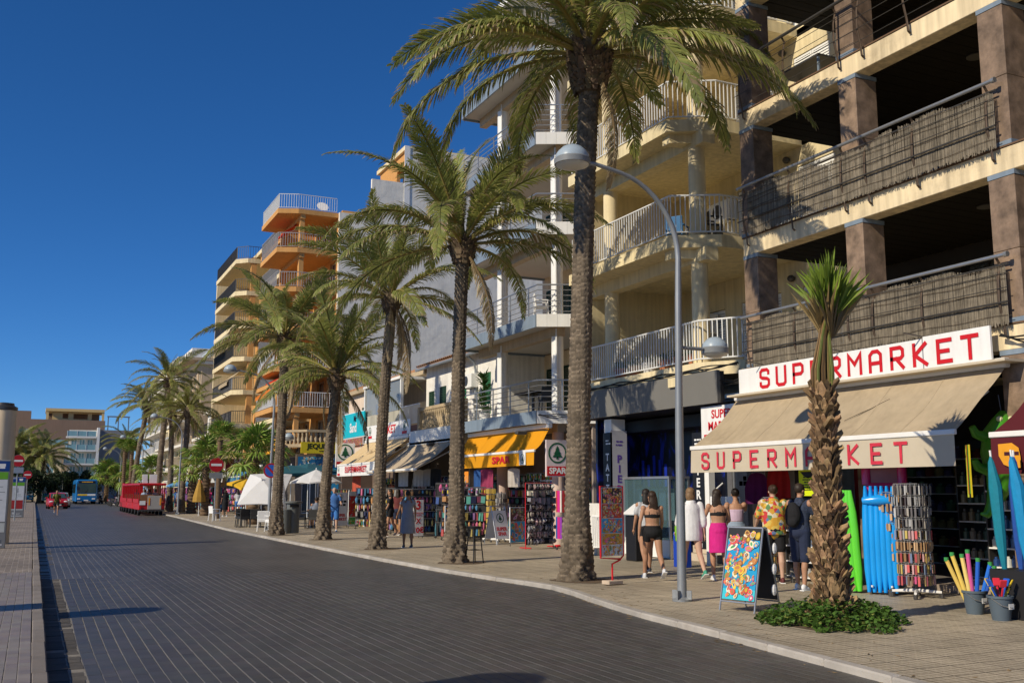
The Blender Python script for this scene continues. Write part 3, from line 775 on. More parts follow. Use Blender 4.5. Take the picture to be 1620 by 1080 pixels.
# ---------------------------------------------------------------- low beige house with a glazed veranda
b4b = wempty('low_beige_house', 'low beige house with glazed veranda between the white house and the orange block', 'house', (15.6,47,0))
m_beige = M('pale pink beige render', (.70,.57,.45), .9, .08, 1, .1, 40, streak=.2, dirt=.2)
hs_ = [(48.9,49.6,5.0,6.0),(51.3,52.0,4.4,6.0)]
w_ = wall(b4b, m_beige, 'x', 15.6, .3, 41.62, 54.5, 3.4, 6.75, hs_)
window(w_, 'x', 15.6, *hs_[0], m_wpaint); shutter(w_, 'x', 15.66, 48.91, 49.24, 5.01, 5.99, M('blue shutter', (.02,.12,.55), .6, .1)); shutter(w_, 'x', 15.66, 49.25, 49.59, 5.01, 5.99, M('blue shutter', ()))
window(w_, 'x', 15.6, *hs_[1], m_dgreen); shutter(w_, 'x', 15.66, 51.31, 51.99, 4.41, 5.99, m_dgreen)
B('cornice', m_bal, b4b, 15.3, 15.9, 41.62, 54.5, 6.752, 6.95)
B('roof', m_rooft, b4b, 15.4, 22, 41.62, 54.4, 6.952, 7.1)
MB().tube([(15.5,50.5,6.7),(15.5,50.5,3.5)], .045, 6).build('downpipe', m_wpaint, b4b)
vr = B('veranda_roof', m_wpaint, b4b, 14.2, 15.6, 41.7, 47.2, 6.5, 6.62)
for y in (41.75,44.2,47.1): B('veranda_post', m_wpaint, vr, 14.25, 14.37, y-.05, y+.07, 3.9, 6.5)
m_vg = glass('veranda glass', (.35,.38,.38), .55, .05)
for a, c in ((41.83,44.14),(44.28,47.04)): B('glass_pane', m_vg, vr, 14.3, 14.32, a, c, 5.15, 6.48)
cp = MB(); y = 41.83; k = 0
while y < 47.0: cp.quad((14.26+.02*(k%2),y,3.95),(14.26+.02*((k+1)%2),y+.055,3.95),(14.26+.02*((k+1)%2),y+.055,5.13),(14.26+.02*(k%2),y,5.13)); y += .055; k += 1
cp.build('corrugated_panel', M('corrugated sheet', (.42,.40,.33), .7, .15, 2, streak=.3), vr)

# ---------------------------------------------------------------- tall orange block
b5 = wempty('orange_apartment_block', 'tall orange and cream apartment block with stacked angular balconies and grey gable', 'building', (17.4,75,0))
FL = [4.3+2.63*k for k in range(7)]
m_fglass = M('far window glass', (.05,.055,.06), .15, .2, .4, spec=.8)
hs_ = []
for k in range(7):
    z = FL[k] if k < 6 else 99
    if k < 6:
        for (a, c) in ((64.9,66.2),(67.0,68.9),(71.2,72.6),(73.6,75.2),(76.4,78.2),(81,82.6),(83.6,85.4),(86.6,88.4)): hs_.append((a,c,z+.1,z+2.1))
w_ = wall(b5, m_orange, 'x', 17.4, .25, 64.35, 92, 3.9, 20.08, hs_)
for h_ in hs_: window(w_, 'x', 17.4, *h_, m_tan, m_fglass, fw=.09)
gb = MB(); gb.box(17.4,19.6,64.1,64.345,0,20.08); gb.box(19.6,22.2,64.1,64.345,0,22.7); gb.box(22.2,42,64.1,64.345,0,25.3); gb.build('gable_wall', m_grey_ren, b5)
B('rear_wall', m_orange, b5, 17.65, 22, 64.35, 92, 20.0, 20.3)
wp = wall(b5, m_orange, 'x', 22.2, .25, 64.35, 70.5, 20.3, 25.2, [(64.9,66.6,21.2,24.2),(68,69.6,21.0,23.6)], 'penthouse_wall')
B('penthouse_roof', m_cream, b5, 22.0, 32, 64.35, 70.8, 25.2, 25.5)
B('penthouse_back', m_orange, b5, 24.0, 24.2, 64.35, 70.5, 20.3, 25.2)
B('penthouse_parapet', m_cream, b5, 21.0, 21.15, 64.35, 72, 20.3, 21.3)
B('end_cap', m_wpaint, b5, 21.9, 22.3, 64.05, 64.09, 20.3, 25.4)
m_graysc = M('grey balcony screen', (.35,.36,.38), .7, .1, 2)
m_darksc = M('dark balcony screen', (.07,.065,.055), .8, .15, 2)
for k in range(1, 7):
    z = FL[k]
    poly = [(13.45,70.2),(13.45,64.9),(14.7,64.4),(17.38,64.4),(17.38,70.2)]
    MB().prism(poly[::-1], z-.32, z).build('balcony_slab', m_orange, b5)
    rp = [(13.52,70.1),(13.52,64.95),(14.72,64.48),(17.3,64.48)]
    bar_railing(b5, rp, z, 1.0, .16, .012, m_alu if k in (1,2,6) else m_graysc, objs=False, infill=None)
    if k in (1,2,6):
        f = MB(); f.quad((13.56,70.1,z+.12),(13.56,64.95,z+.12),(13.56,64.95,z+.95),(13.56,70.1,z+.95)); f.build('screen_panel', m_graysc, b5)
    B('cross_beam', m_orange, b5, 14.9, 15.2, 64.5, 70.1, z-.62, z-.323)
    B('pier', m_orange, b5, 14.9, 15.2, 64.7, 65.1, z-2.63+.01, z-.624)
for k in range(1, 7):
    z = FL[k]-.15
    MB().prism([(13.5,90.3),(13.5,80.6),(14.3,79.8),(17.38,79.8),(17.38,90.3)][::-1], z-.35, z).build('balcony_slab', m_cream, b5)
    bar_railing(b5, [(13.56,90.2),(13.56,80.65),(14.33,79.88),(17.3,79.88)], z, 1.0, .2, .012, m_dksteel, objs=False)
    f = MB(); f.quad((13.6,90.2,z+.1),(13.6,80.65,z+.1),(13.6,80.65,z+.97),(13.6,90.2,z+.97)); f.build('screen_panel', m_darksc if k > 2 else m_graysc, b5)
    MB().prism([(15.2,79.3),(15.2,70.7),(17.38,70.7),(17.38,79.3)][::-1], z-.3, z).build('balcony_slab', m_cream if k % 2 else m_orange, b5)
    bar_railing(b5, [(15.26,79.2),(15.26,70.8)], z, 1.0, .2, .012, m_graysc, objs=False, infill=m_darksc)
MB().box(14.6,15.0,79.85,80.25,0,20.0).build('pillar', m_orange, b5)
MB().box(14.9,15.3,70.25,70.65,0,20.0).build('pillar', m_orange, b5)
B('roof_slab', m_cream, b5, 15, 20, 78, 92, 20.09, 20.4)
B('far_wall', m_cream, b5, 13.8, 17.4, 91.6, 92, 0, 20)
# slanting fabric blinds
def blind(label, x0, x1, y0, y1, z1, z0, mat, val=.25):
    o = wempty('sun_blind', label, 'awning', (x1,(y0+y1)/2,z1))
    MB().add([(x1,y0,z1),(x1,y1,z1),(x0,y1,z0),(x0,y0,z0),(x1,y0,z1-.02),(x1,y1,z1-.02),(x0,y1,z0-.02),(x0,y0,z0-.02)], [(0,1,2,3),(7,6,5,4),(3,2,6,7),(0,3,7,4),(1,2,6,5)]).build('canopy', mat, o)
    MB().quad((x0,y0,z0-.01),(x0,y1,z0-.01),(x0,y1,z0-val),(x0,y0,z0-val)).build('valance', mat, o)
    for y in (y0+.2,y1-.2): MB().tube([(x1-.05,y,z1-.5),(x0+.05,y,z0-.02)], .02, 5).build('arm', m_alu, o)
m_blo = M('orange blind', (.75,.22,.03), .8, .06, 3, trans=.2); m_blr = M('red blind', (.6,.05,.02), .8, .06, 3, trans=.2); m_blt = M('tan blind', (.50,.40,.26), .85, .08, 3, trans=.15)
blind('orange fabric blind lowered on the second-floor balcony of the orange block', 13.3, 15.0, 65.6, 69.5, 9.1, 7.9, m_blo)
blind('red fabric blind under the third-floor balcony of the orange block', 14.0, 15.0, 65.6, 69.6, 9.23, 8.9, m_blr, .12)
blind('small red blind under the roof terrace of the orange block', 14.1, 15.4, 66.0, 69.0, 19.7, 18.8, m_blr, .1)
blind('tan blind low on the cream balconies, above the palm fans', 12.9, 15.0, 81, 88, 6.4, 5.2, m_blt)
blind('grey blind beside the tan blind on the orange block', 13.5, 15.2, 71.5, 78.5, 6.3, 5.0, M('grey blind', (.45,.45,.43), .85, .08, 3))
blind('tan blind hanging by the orange pillar of the cream balconies', 13.4, 14.8, 82, 86, 11.5, 10.2, m_blt)
blind('pale blue blind leaning out from the cream balconies', 12.5, 13.8, 84, 90, 14.1, 13.2, M('pale blue blind', (.5,.6,.68), .8, .05), .1)
# first-floor stone balustrade and the corner shop under it
br = MB().prism([(13.4,70),(13.4,65.2),(15.4,63.2),(17.9,63.2),(17.9,63.5),(15.5,63.5),(13.7,65.3),(13.7,70)], 5.3, 5.45).build('balustrade_rail', m_bal, b5)
MB().prism([(13.4,70),(13.4,65.2),(15.4,63.2),(17.9,63.2),(17.9,64.3),(14.5,64.4),(14.5,70)], 4.35, 4.55).build('balustrade_base', m_bal, br)
bl2 = MB().lathe([(.09,0),(.06,.08),(.11,.3),(.05,.5),(.08,.75)], (0,0,0), 8).mesh('baluster', m_bal, True)
segs, tot = seglen([(13.55,70,0),(13.55,65.25,0),(15.45,63.35,0),(17.8,63.35,0)])
for i in range(34):
    p, t = along(segs, tot*i/33); put('baluster', bl2, br, T(p.x,p.y,4.55))
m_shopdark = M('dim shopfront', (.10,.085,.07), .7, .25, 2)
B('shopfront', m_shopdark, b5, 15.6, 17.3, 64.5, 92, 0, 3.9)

# ---------------------------------------------------------------- blocks further down the street
def balcony_block(name, label, x0, x1, y0, y1, floors, wm, sm, rm, proj=1.2, nb=5, near_holes=True, slab_y=None, cap=1.0):
    o = wempty(name, label, 'building', (x0,(y0+y1)/2,0))
    top = floors[-1]; hs_ = []; w = (y1-y0)/nb
    for z, zn in zip(floors, floors[1:]):
        for j in range(nb): hs_.append((y0+w*j+w*.18, y0+w*j+w*.8, z+.15, z+min(2.3,zn-z-.4)))
    wl = wall(o, wm, 'x', x0, .3, y0, y1, 0, top, hs_)
    for h_ in hs_: window(wl, 'x', x0, *h_, sm, m_fglass, fw=.1)
    nh = []
    if near_holes:
        for z, zn in zip(floors, floors[1:]): nh.append((x0+1.2, x0+2.6, z+.9, z+2.2))
    nw = wall(o, wm, 'y', y0, .3, x0+.3, x1, 0, top, nh, 'end_wall')
    for h_ in nh: window(nw, 'y', y0, *h_, sm, m_fglass, fw=.1)
    B('roof', sm, o, x0-.4, x1, y0-.3, y1+.2, top, top+.3)
    B('parapet', wm, o, x0+1.5, x1, y0+.5, y1-.5, top+.3, top+.3+cap)
    sy0, sy1 = slab_y or (y0+.3, y1-.3)
    for z in floors[:-1]:
        B('balcony_slab', sm, o, x0-proj, x0-.002, sy0, sy1, z-.25, z)
        bar_railing(o, [(x0-.05,sy0+.05),(x0-proj+.06,sy0+.05),(x0-proj+.06,sy1-.05)], z, 1.0, .25, .014, rm, objs=False)
    return o
m_bsl = M('pale slab edge', (.74,.70,.62), .85, .06, 1.5, streak=.12)
b6 = balcony_block('tan_apartment_block', 'tan apartment block with deep flat roof eaves past the cream balconies', 14.5, 26, 104, 119, [4.0,6.2,8.6,11.2,14.2], m_tan, m_bsl, M('tan rail', (.5,.42,.3), .7), 1.6, 5)
B('eave', m_tan, b6, 12.9, 26, 103.5, 119, 14.52, 14.8)
B('low_wing', m_bsl, b6, 13.3, 26, 93, 103.4, 0, 4.2)
bar_railing(b6, [(13.4,93.2),(13.4,103.2)], 4.2, .9, .3, .015, m_dksteel, objs=False, infill=m_darksc)
b6m = balcony_block('white_stair_house', 'narrow white house between the tan block and the cream balconies', 15.2, 26, 93.2, 103.3, [4.25,6.6,9.0], m_wpaint, m_bsl, m_dksteel, 1.5, 3)
balcony_block('white_apartment_block', 'tall white apartment block behind the tan block', 17.0, 40, 142, 178, [4,7,10,13,16,19.3], m_white, m_bsl, m_alu, 1.4, 8, cap=1.4)
balcony_block('beige_terrace_block', 'beige block with column-like piers behind the tall far palms', 15.2, 30, 121, 140, [4,6.8,9.6], m_cream, m_bsl, m_alu, 1.4, 5, cap=.2)
# end of the street: building with glass balconies, grey party wall, brown block behind
g1 = wempty('glass_balcony_hotel', 'white block with turquoise glass balcony fronts at the end of the street', 'building', (8,200,0))
m_turq = M('turquoise balcony glass', (.22,.40,.45), .15, .1, 1, spec=.8)
hs_ = [(5.6+1.35*j, 6.6+1.35*j, z+.1, z+2.0) for z in (4,6.45,8.9) for j in range(3)]
w_ = wall(g1, m_bsl, 'y', 201.3, .4, 5.2, 10.0, 0, 12.6, hs_)
for h_ in hs_: window(w_, 'y', 201.3, *h_, m_wpaint, m_turq, fw=.1)
for j, z in enumerate((4.0,6.45,8.9,11.35)):
    sl_ = B('balcony_slab', m_wpaint, g1, 4.7-.15*(3-j), 9.8, 199.4, 201.29, z-.28, z)
    B('glass_front', m_turq, sl_, 4.8-.15*(3-j), 9.7, 199.45, 199.5, z+.02, z+.95)
    for k in range(4): B('glass_post', m_alu, sl_, 4.85+1.6*k, 4.93+1.6*k, 199.40, 199.445, z, z+1.0)
B('corner_pier', m_wpaint, g1, 9.85, 10.3, 199.4, 201.2, 0, 13)
B('party_wall', M('blue grey render', (.24,.24,.25), .9, .08, .6), g1, 10.0, 16.5, 201.3, 201.7, 0, 12.7)
B('side_wall', m_tan, g1, 2.6, 5.2, 203, 215, 0, 9.8)
tr = B('roof_terrace', m_turq, g1, -1.0, 5.1, 203.2, 203.3, 9.9, 10.8)
pg = wempty('roof_pergola', 'thin dark pergola frame on the roof at the end of the street', 'pergola', (13.5,203,12.7))
for x in (11.8,13.6,15.4): B('post', m_slate, pg, x-.1, x+.1, 203, 203.2, 12.7, 15.2)
B('beam', m_slate, pg, 11.6, 15.6, 202.95, 203.25, 15.2, 15.45)
g2 = wempty('brown_end_block', 'long windowless brown block closing the street, yellow penthouse on top', 'building', (4,230,0))
hs_ = [(-3.6,-1.4,11.2,14.2),(-3.4,-1.6,7.2,9.8)]
w_ = wall(g2, M('brown render', (.30,.20,.14), .9, .1, .3, streak=.1), 'y', 230, .5, -30, 12.8, 0, 16.2, hs_)
for h_ in hs_: window(w_, 'y', 230, *h_, m_wpaint, m_turq, fw=.15, nx=3)
B('end_return', M('brown render', ()), g2, 12.3, 12.8, 230.5, 260, 0, 16.2)
B('lift_house', M('brown render', ()), g2, -4.3, -1.5, 230.6, 236, 16.2, 17.9)
m_ypent = M('yellow penthouse render', (.72,.52,.24), .9, .06, .5)
wall(g2, m_ypent, 'y', 232, .4, 2.5, 10.2, 16.2, 18.0, [(4.5,5.6,16.6,17.7),(6.6,9.4,16.5,17.7)], 'penthouse_wall')
B('penthouse_roof', m_ypent, g2, 1.2, 12.6, 230.6, 240, 18.0, 18.6)
for x in (1.3,12.1): B('pier', m_ypent, g2, x, x+.5, 230.7, 231.2, 16.2, 18)
B('penthouse_back', M('brown render', ()), g2, 1.6, 12, 238, 238.3, 16.2, 18)
g3 = wempty('low_cream_house', 'low cream house half hidden behind the trees at the end of the street', 'house', (0,190,0))
w_ = wall(g3, m_cream, 'y', 192, .4, -2.5, 4.0, 0, 7.2, [(1.6,2.9,4.4,6.4),(-1.4,0,4.4,6.4)])
for h_ in [(1.6,2.9,4.4,6.4),(-1.4,0,4.4,6.4)]: window(w_, 'y', 192, *h_, m_wpaint, m_turq, fw=.12)
B('roof', m_tan, g3, -2.8, 4.3, 191.6, 200, 7.2, 7.5)
B('balcony', m_cream, g3, 2.0, 4.6, 190.6, 191.99, 3.6, 4.6)

# air-conditioning units, dishes and cables on the fronts
def ac_unit(label, x, y, z, axis='x'):
    o = wempty('air_conditioner', label, 'air conditioner', (x,y,z), group='air conditioners on the fronts')
    MB().bbox((x-.16,y,z+.28),(.3,.8,.55),.015).build('casing', m_wpaint, o)
    MB().lathe([(.2,0),(.2,.012),(.17,.014),(.17,.004),(.05,.004),(.05,.016),(0,.016)], (0,0,0), 20).build('fan_grille', m_dksteel, o).matrix_basis = FW(x-.312,y+.12,z+.28)
    for d in (-.3,.3): MB().box(x-.3,x,y+d-.015,y+d+.015,z-.02,z+.004).build('bracket', m_dksteel, o)
ac_unit('air conditioner on the yellow house back wall, second floor', 16.8, 21.7, 8.9); ac_unit('air conditioner on the yellow house back wall, first floor', 16.8, 22.7, 5.9)
ac_unit('air conditioner on the low beige house front', 15.6, 47.9, 5.7); ac_unit('air conditioner on the old white house, between green shutters', 15.4, 36.2, 5.6)
for k, (x,y,z,lb) in enumerate(((17.3,68.5,20.4,'satellite dish on the roof terrace of the orange block'),(16.5,90.5,20.45,'satellite dish on the far roof corner of the cream balconies'))):
    o = empty('satellite_dish', lb, 'satellite dish', (x,y,z)); MB().cyl((0,0,0),(0,0,1.1),.03,n=6).build('mast', m_steel, o); MB().lathe([(0,0),(.2,.03),(.42,.12)], (0,0,0), 16).build('dish', m_wpaint, o, True).matrix_basis = T(0,-.05,1.1,rx=1.0)
o = wempty('wall_cables', 'loose black cables looped along the fronts at first-floor height', 'cable', (13.7,20,4.2))
for (y0,y1,x,z) in ((24.3,27.6,13.85,3.95),(16.9,18.2,13.5,4.1),(9.0,10.6,13.25,4.0)):
    for k in range(3): MB().tube([(x+.02*k, y0+(y1-y0)*j/12, z-.10*sin(pi*j/12)*(1+.5*k)+.02*sin(j+k)) for j in range(13)], .014, 5).build('cable', M('black cable', ()), o)
# ================================================================== palms and other plants
m_frond = M('palm leaflet', vcol=True, rough=.5, var=.18, scale=2.5, spec=.45, trans=.35, rnd=.18)
m_ptrunk = M('date palm trunk', vcol=True, rough=.95, var=.32, scale=7, bump=.5, bscale=60, bdist=.02)
m_stub = M('cut leaf base', (.125,.092,.06), .95, .35, 9, .4, 50, rnd=.3, hue=.02)
m_boot = M('fan palm leaf base', (.235,.15,.08), .95, .5, 16, .6, 60, rnd=.6, hue=.012)
m_fan = M('fan palm leaf', vcol=True, rough=.5, var=.15, scale=4, spec=.4, trans=.25, rnd=.15)

def frond_mesh(el0, bend, seed, dead=0.0, hang=0.3, lift=.35, L=1.0):
    """one feather leaf along +X from the origin, unit length: rachis and about 180 leaflets"""
    r = random.Random(seed); N = 26; P = [Vector((0,0,0))]; A = []
    sw = r.uniform(-.25,.25)
    for i in range(N):
        s = i/N; a = el0 - bend*s**1.35; az = sw*s*s
        A.append((a,az)); P.append(P[-1]+Vector((cos(a)*cos(az), cos(a)*sin(az), sin(a)))*(L/N))
    mb = MB()
    yel = (.36,.30,.09) if dead < .5 else (.24,.17,.09); gr = (.16,.165,.045)
    mb.col = yel; mb.tube(P[:14], [.012-.0085*(i/26) for i in range(14)], 5, False); mb.col = gr if dead < .5 else yel; mb.tube(P[13:], [.0077-.0065*(i/13) for i in range(len(P)-13)], 4, False)
    s = .10
    while s < .995:
        f = s*N; i = min(int(f), N-1); p = P[i].lerp(P[i+1], f-i); a, az = A[i]
        t = Vector((cos(a)*cos(az),cos(a)*sin(az),sin(a))); side = Vector((-sin(az),cos(az),0)); up = side.cross(t)*-1
        if up.z < 0 and abs(a) < 1.3: up = -up
        prof = (max(0,(s-.06))/.28)**.8 if s < .34 else (1-((s-.34)/.72)**2.2)
        ll = .165*max(.25,prof)*r.uniform(.82,1.12)*L
        for sg in (-1,1):
            if r.random() < .04: continue
            fw = .75+.55*s+r.uniform(-.15,.15)
            lf = lift*r.uniform(.3,1.5)-.12
            d = (side*sg + t*fw + up*lf).normalized()
            g_ = hang*r.uniform(.5,1.6)
            d2 = (d + Vector((0,0,-g_))).normalized(); d3 = (d + Vector((0,0,-g_*2.2))).normalized()
            w = .0048*L*r.uniform(.8,1.25); wv = t.cross(d).cross(d).normalized()*w if r.random() < .5 else (t*w)
            q0 = p; q1 = p+d*ll*.4; q2 = q1+d2*ll*.35; q3 = q2+d3*ll*.25
            k = r.random(); dr = r.random() < dead
            c1 = (.33,.25,.14) if dr else (.19+.12*k, .235+.09*k, .065+.02*k)
            c2 = (.47,.37,.22) if (dr or r.random() < .36) else (.27+.12*k,.28+.07*k,.085)
            mb.col = c1; mb.add([q0-wv*.6,q1-wv,q1+wv,q0+wv*.6], [(0,1,2,3)]); mb.add([q1-wv,q2-wv*.8,q2+wv*.8,q1+wv], [(0,1,2,3)])
            mb.col = c2; mb.add([q2-wv*.8,q3,q2+wv*.8], [(0,1,2)])
        s += .0092
    return mb.mesh('frond', m_frond)
FR = []   # (elevation class, meshes)
for j, (e, b, hg, lf) in enumerate(((86,35,.12,.3),(72,52,.2,.35),(56,66,.28,.35),(40,72,.38,.3),(22,70,.5,.25),(4,58,.65,.2),(-18,46,.8,.15))):
    FR.append((e, [frond_mesh(radians(e), radians(b+12*q), 100+j*7+q, dead=.03 if j < 4 else (.10 if j < 6 else .3), hang=hg, lift=lf) for q in range(3)]))
DEADF = [frond_mesh(radians(-35), radians(48), 400+q, dead=.97, hang=1.2, lift=.0) for q in range(2)]

def trunk_mesh(path, rfun, seed, n=36, dz=.03, scar=.085, ncol=12, depth=.030):
    r = random.Random(seed); segs, tot = seglen(path); m = int(tot/dz); V = []; C = []
    ph = [r.uniform(0,6.28) for _ in range(6)]
    for i in range(m+1):
        z = tot*i/m; p, t = along(segs, z); v = z/scar
        for k in range(n):
            a = 2*pi*k/n; u = a/(2*pi)*ncol + z*.22; cb = math.floor(u) % ncol; v2 = v + .5*(cb % 2) + .35*sin(cb*5.3+ph[5]) + .25*sin(z*2.1+cb*2.3) + .12*sin(a*23+z*17)
            row = math.floor(v2); fr = v2-row; d = abs(u-math.floor(u)-.5)*2
            e = (fr**1.2)*(1-.8*d**2.2); h_ = math.sin(row*12.9898+cb*78.233+seed)*43758.5453; h_ -= math.floor(h_)
            R = rfun(z, tot)*(1+.03*sin(a*3+ph[1])+.02*sin(a*5+ph[2]+z)) + depth*(e-.45)*(.35+1.2*h_)
            if z < 1.4: R += (.045*sin(a*7+z*9+ph[3])*sin(z*13+ph[4]+a*2)+.025*sin(a*13+z*21+2*sin(z*7))*sin(z*31+a*5))*(1.4-z)
            V.append((p.x+R*cos(a), p.y+R*sin(a), p.z)); cc = (.72+.45*e)*(.65+.7*h_); C.append((.170*cc,.134*cc,.096*cc))
    mb = MB()
    mb.v = V
    for i in range(m):
        for k in range(n):
            mb.f.append((i*n+k, i*n+(k+1)%n, (i+1)*n+(k+1)%n, (i+1)*n+k)); mb.c.append(C[i*n+k]); mb.m.append(0)
    return mb
stub_me = MB().add([(-.05,0,-.09),(.05,0,-.09),(.075,.0,.0),(-.075,.0,.0),(-.03,.10,.10),(.03,.10,.10),(-.03,.05,.12),(.03,.05,.12),(0,-.03,-.1)],
                   [(0,1,2,3),(3,2,5,4),(4,5,7,6),(0,3,4,6),(1,7,5,2),(0,6,7,1)]).mesh('leaf_stub', m_stub)
def date_palm(label, base, top, rb, rt, bulge, L, n, seed, e_hi=86, e_lo=-18, dead=3, stubs=True, fine=True, group=None, az0=0.0, wind=0.0, ex=.85):
    o = empty('date_palm', label, 'palm tree', (base[0],base[1],0), group=group)
    r = random.Random(seed); tx, ty, tz = top[0]-base[0], top[1]-base[1], top[2]
    path = [(tx*(s**1.5)+.10*sin(s*3+seed)*s*(1-s), ty*s, -.15+(tz+.15)*s) for s in [k/10 for k in range(11)]]
    def rf(z, tot):
        s = z/tot; q = rb+(rt-rb)*min(1,s*1.6)
        if z < 1.5: q += rb*.30*(1-(z/1.5)**2)+rb*.15*max(0,1-z/.4)
        return q
    trunk_mesh(path, rf, seed, 60 if fine else 18, .025 if fine else .07, .095 if fine else .2, 12 if fine else 6).build('trunk', m_ptrunk, o, True, 60)
    br, bh = bulge
    mb = MB(); mb.col = (.11,.082,.055)
    prof = [(rt*.95,-.05),(rt*1.1,0),(br*.85,bh*.2),(br,bh*.5),(br*.95,bh*.8),(br*.6,bh*1.0),(.05,bh*1.08)]
    mb.lathe(prof, (tx,ty,tz), 18); cr = mb.build('crown', m_ptrunk, o, True)
    if stubs:
        rows = max(4, int(bh/.10))
        for i in range(rows):
            s = (i+.5)/rows; R = br*(.72+.5*sin(min(1,s*1.25)*pi*.62)*.6) if s < .85 else br*.75; k_ = max(8, int(2*pi*R/.13))
            for j in range(k_):
                a = 2*pi*(j+.5*(i%2))/k_+r.uniform(-.08,.08); sc = r.uniform(.75,1.25)*min(1, br/.4+.25)
                put('leaf_stub', stub_me, cr, T(tx+R*.93*cos(a), ty+R*.93*sin(a), tz+bh*s, rz=a-pi/2, rx=.15+r.uniform(-.2,.25), s=sc))
    for k in range(n):
        s = k/(n-1); e = e_hi+(e_lo-e_hi)*(s**ex)+r.uniform(-7,7); az = az0+k*2.39996+r.uniform(-.25,.25)
        c = min(FR, key=lambda q: abs(q[0]-e)); me = r.choice(c[1]); sc = L*r.uniform(.86,1.1)*(.72 if s < .12 else 1)
        put('frond', me, cr, T(tx+br*.35*cos(az)*(.3+s), ty+br*.35*sin(az)*(.3+s), tz+bh*(1.02-.35*s), rz=az, rx=r.uniform(-.5,.5), ry=radians(c[0]-e)+wind*cos(az), s=(sc,sc,sc)))
    for k in range(dead):
        az = r.uniform(0,2*pi); sc = L*r.uniform(.5,.8)
        put('dead_frond', DEADF[k%2], cr, T(tx+br*.6*cos(az), ty+br*.6*sin(az), tz+bh*.3, rz=az, ry=r.uniform(.1,.6), s=sc))
    return o
PG = 'date palms along the kerb'
date_palm('tallest date palm, nearest the camera, crown cut by the top of the picture', (9.16,16.68), (9.56,16.68,9.5), .235, .20, (.43,1.15), 4.5, 50, 1, e_hi=82, e_lo=2, dead=1, group=PG)
date_palm('date palm in front of the orange shop awning, with a black stool at its foot', (8.85,21.87), (8.98,21.87,7.05), .20, .155, (.30,.62), 3.8, 36, 2, e_hi=90, e_lo=-2, dead=1, group=PG, az0=.5, ex=1.2)
date_palm('slim date palm in front of the tan awning, dead frond hanging beside it', (8.92,27.93), (9.2,27.93,6.85), .19, .15, (.28,.55), 3.3, 29, 3, e_hi=90, e_lo=-3, dead=4, group=PG, az0=1.3, ex=1.2)
date_palm('shortest date palm in the kerb row, beside the white parasol', (8.95,34.04), (9.27,34.04,5.1), .2, .17, (.30,.66), 3.3, 34, 4, e_hi=90, e_lo=-5, dead=3, group=PG, az0=2.2, ex=1.15)
date_palm('date palm rising beside the grey litter bin', (8.25,38.12), (8.35,38.12,6.95), .21, .17, (.30,.6), 3.75, 34, 5, e_hi=90, e_lo=-8, dead=3, group=PG, az0=2.9, ex=1.1)
date_palm('leaning twin date palm just behind the red tourist train', (10.1,80), (10.3,80,7.1), .24, .2, (.36,.8), 3.5, 28, 6, stubs=False, fine=False, group=PG, dead=2)
date_palm('second twin date palm behind the red train, trunk to the road side', (9.7,84), (9.6,84,7.0), .24, .2, (.36,.8), 3.3, 26, 7, stubs=False, fine=False, group=PG, dead=2)
date_palm('tall date palm far down the street with the highest of the distant crowns', (9.9,95), (10.4,95,10.6), .3, .25, (.5,1.1), 4.3, 32, 8, stubs=False, fine=False, group=PG, dead=2)
date_palm('leaning distant date palm left of the tall far crown', (9.2,112), (10.2,112,9.8), .3, .25, (.45,1.0), 4.0, 28, 9, stubs=False, fine=False, group=PG, dead=2)
date_palm('small distant date palm in front of the grey party wall', (10.3,140), (10.6,140,7.0), .28, .24, (.45,1.0), 4.0, 28, 10, stubs=False, fine=False, group=PG, dead=1)
date_palm('broad date palm among the dark trees at the end of the street', (.9,158), (.7,158,5.2), .4, .35, (.6,1.2), 6.4, 44, 12, e_lo=-25, stubs=False, fine=False, dead=1)
date_palm('date palm behind the bus stop board at the end of the street', (-2.6,160), (-2.6,160,6.3), .4, .35, (.6,1.2), 5.8, 40, 13, e_lo=-25, stubs=False, fine=False, dead=1)

# ---- fan palms
def fan_mesh(seed, R=.8, pet=.9, spread=150, droop=.35, n=26, narrow=False):
    """one fan leaf on its stalk, along +X"""
    r = random.Random(seed); mb = MB(); mb.col = (.17,.17,.045)
    a0 = .25; pts = [Vector((pet*s*cos(a0*(1-s)),0,pet*s*.16*(1-s*.5))) for s in (0,.3,.6,1)]
    mb.tube(pts, [.022,.016,.013,.010], 5, False); h = pts[-1]
    for k in range(n):
        th = radians(-spread+2*spread*k/(n-1)); l = R*(1-.28*abs(th)/radians(spread))*r.uniform(.9,1.06)
        d = Vector((cos(th),sin(th),.12*cos(k*pi))); dn = Vector((0,0,-1))
        w = radians(spread*2/(n-1))*.62
        m1 = h+d*l*.55; tip = h+d*l+dn*l*droop*r.uniform(.5,1.3); sd = Vector((-sin(th),cos(th),0))
        pl = .035 if not narrow else .02; g = r.uniform(.75,1.25)
        mb.col = (.19*g,.29*g,.045*g) if r.random() > .18 else (.34*g,.31*g,.09*g)
        wa = l*.55*math.tan(w)
        mb.add([h, m1-sd*wa, m1+Vector((0,0,pl)), m1+sd*wa], [(0,1,2),(0,2,3)])
        m2 = m1.lerp(tip,.55)+Vector((0,0,.03))
        mb.add([m1-sd*wa, m1+Vector((0,0,pl)), m1+sd*wa, m2-sd*wa*.5, m2+sd*wa*.5, tip], [(0,1,4,3),(1,2,4),(3,4,5)])
    return mb.mesh('fan_leaf', m_fan)
FAN = [fan_mesh(700+k, droop=.25+.12*k) for k in range(4)]
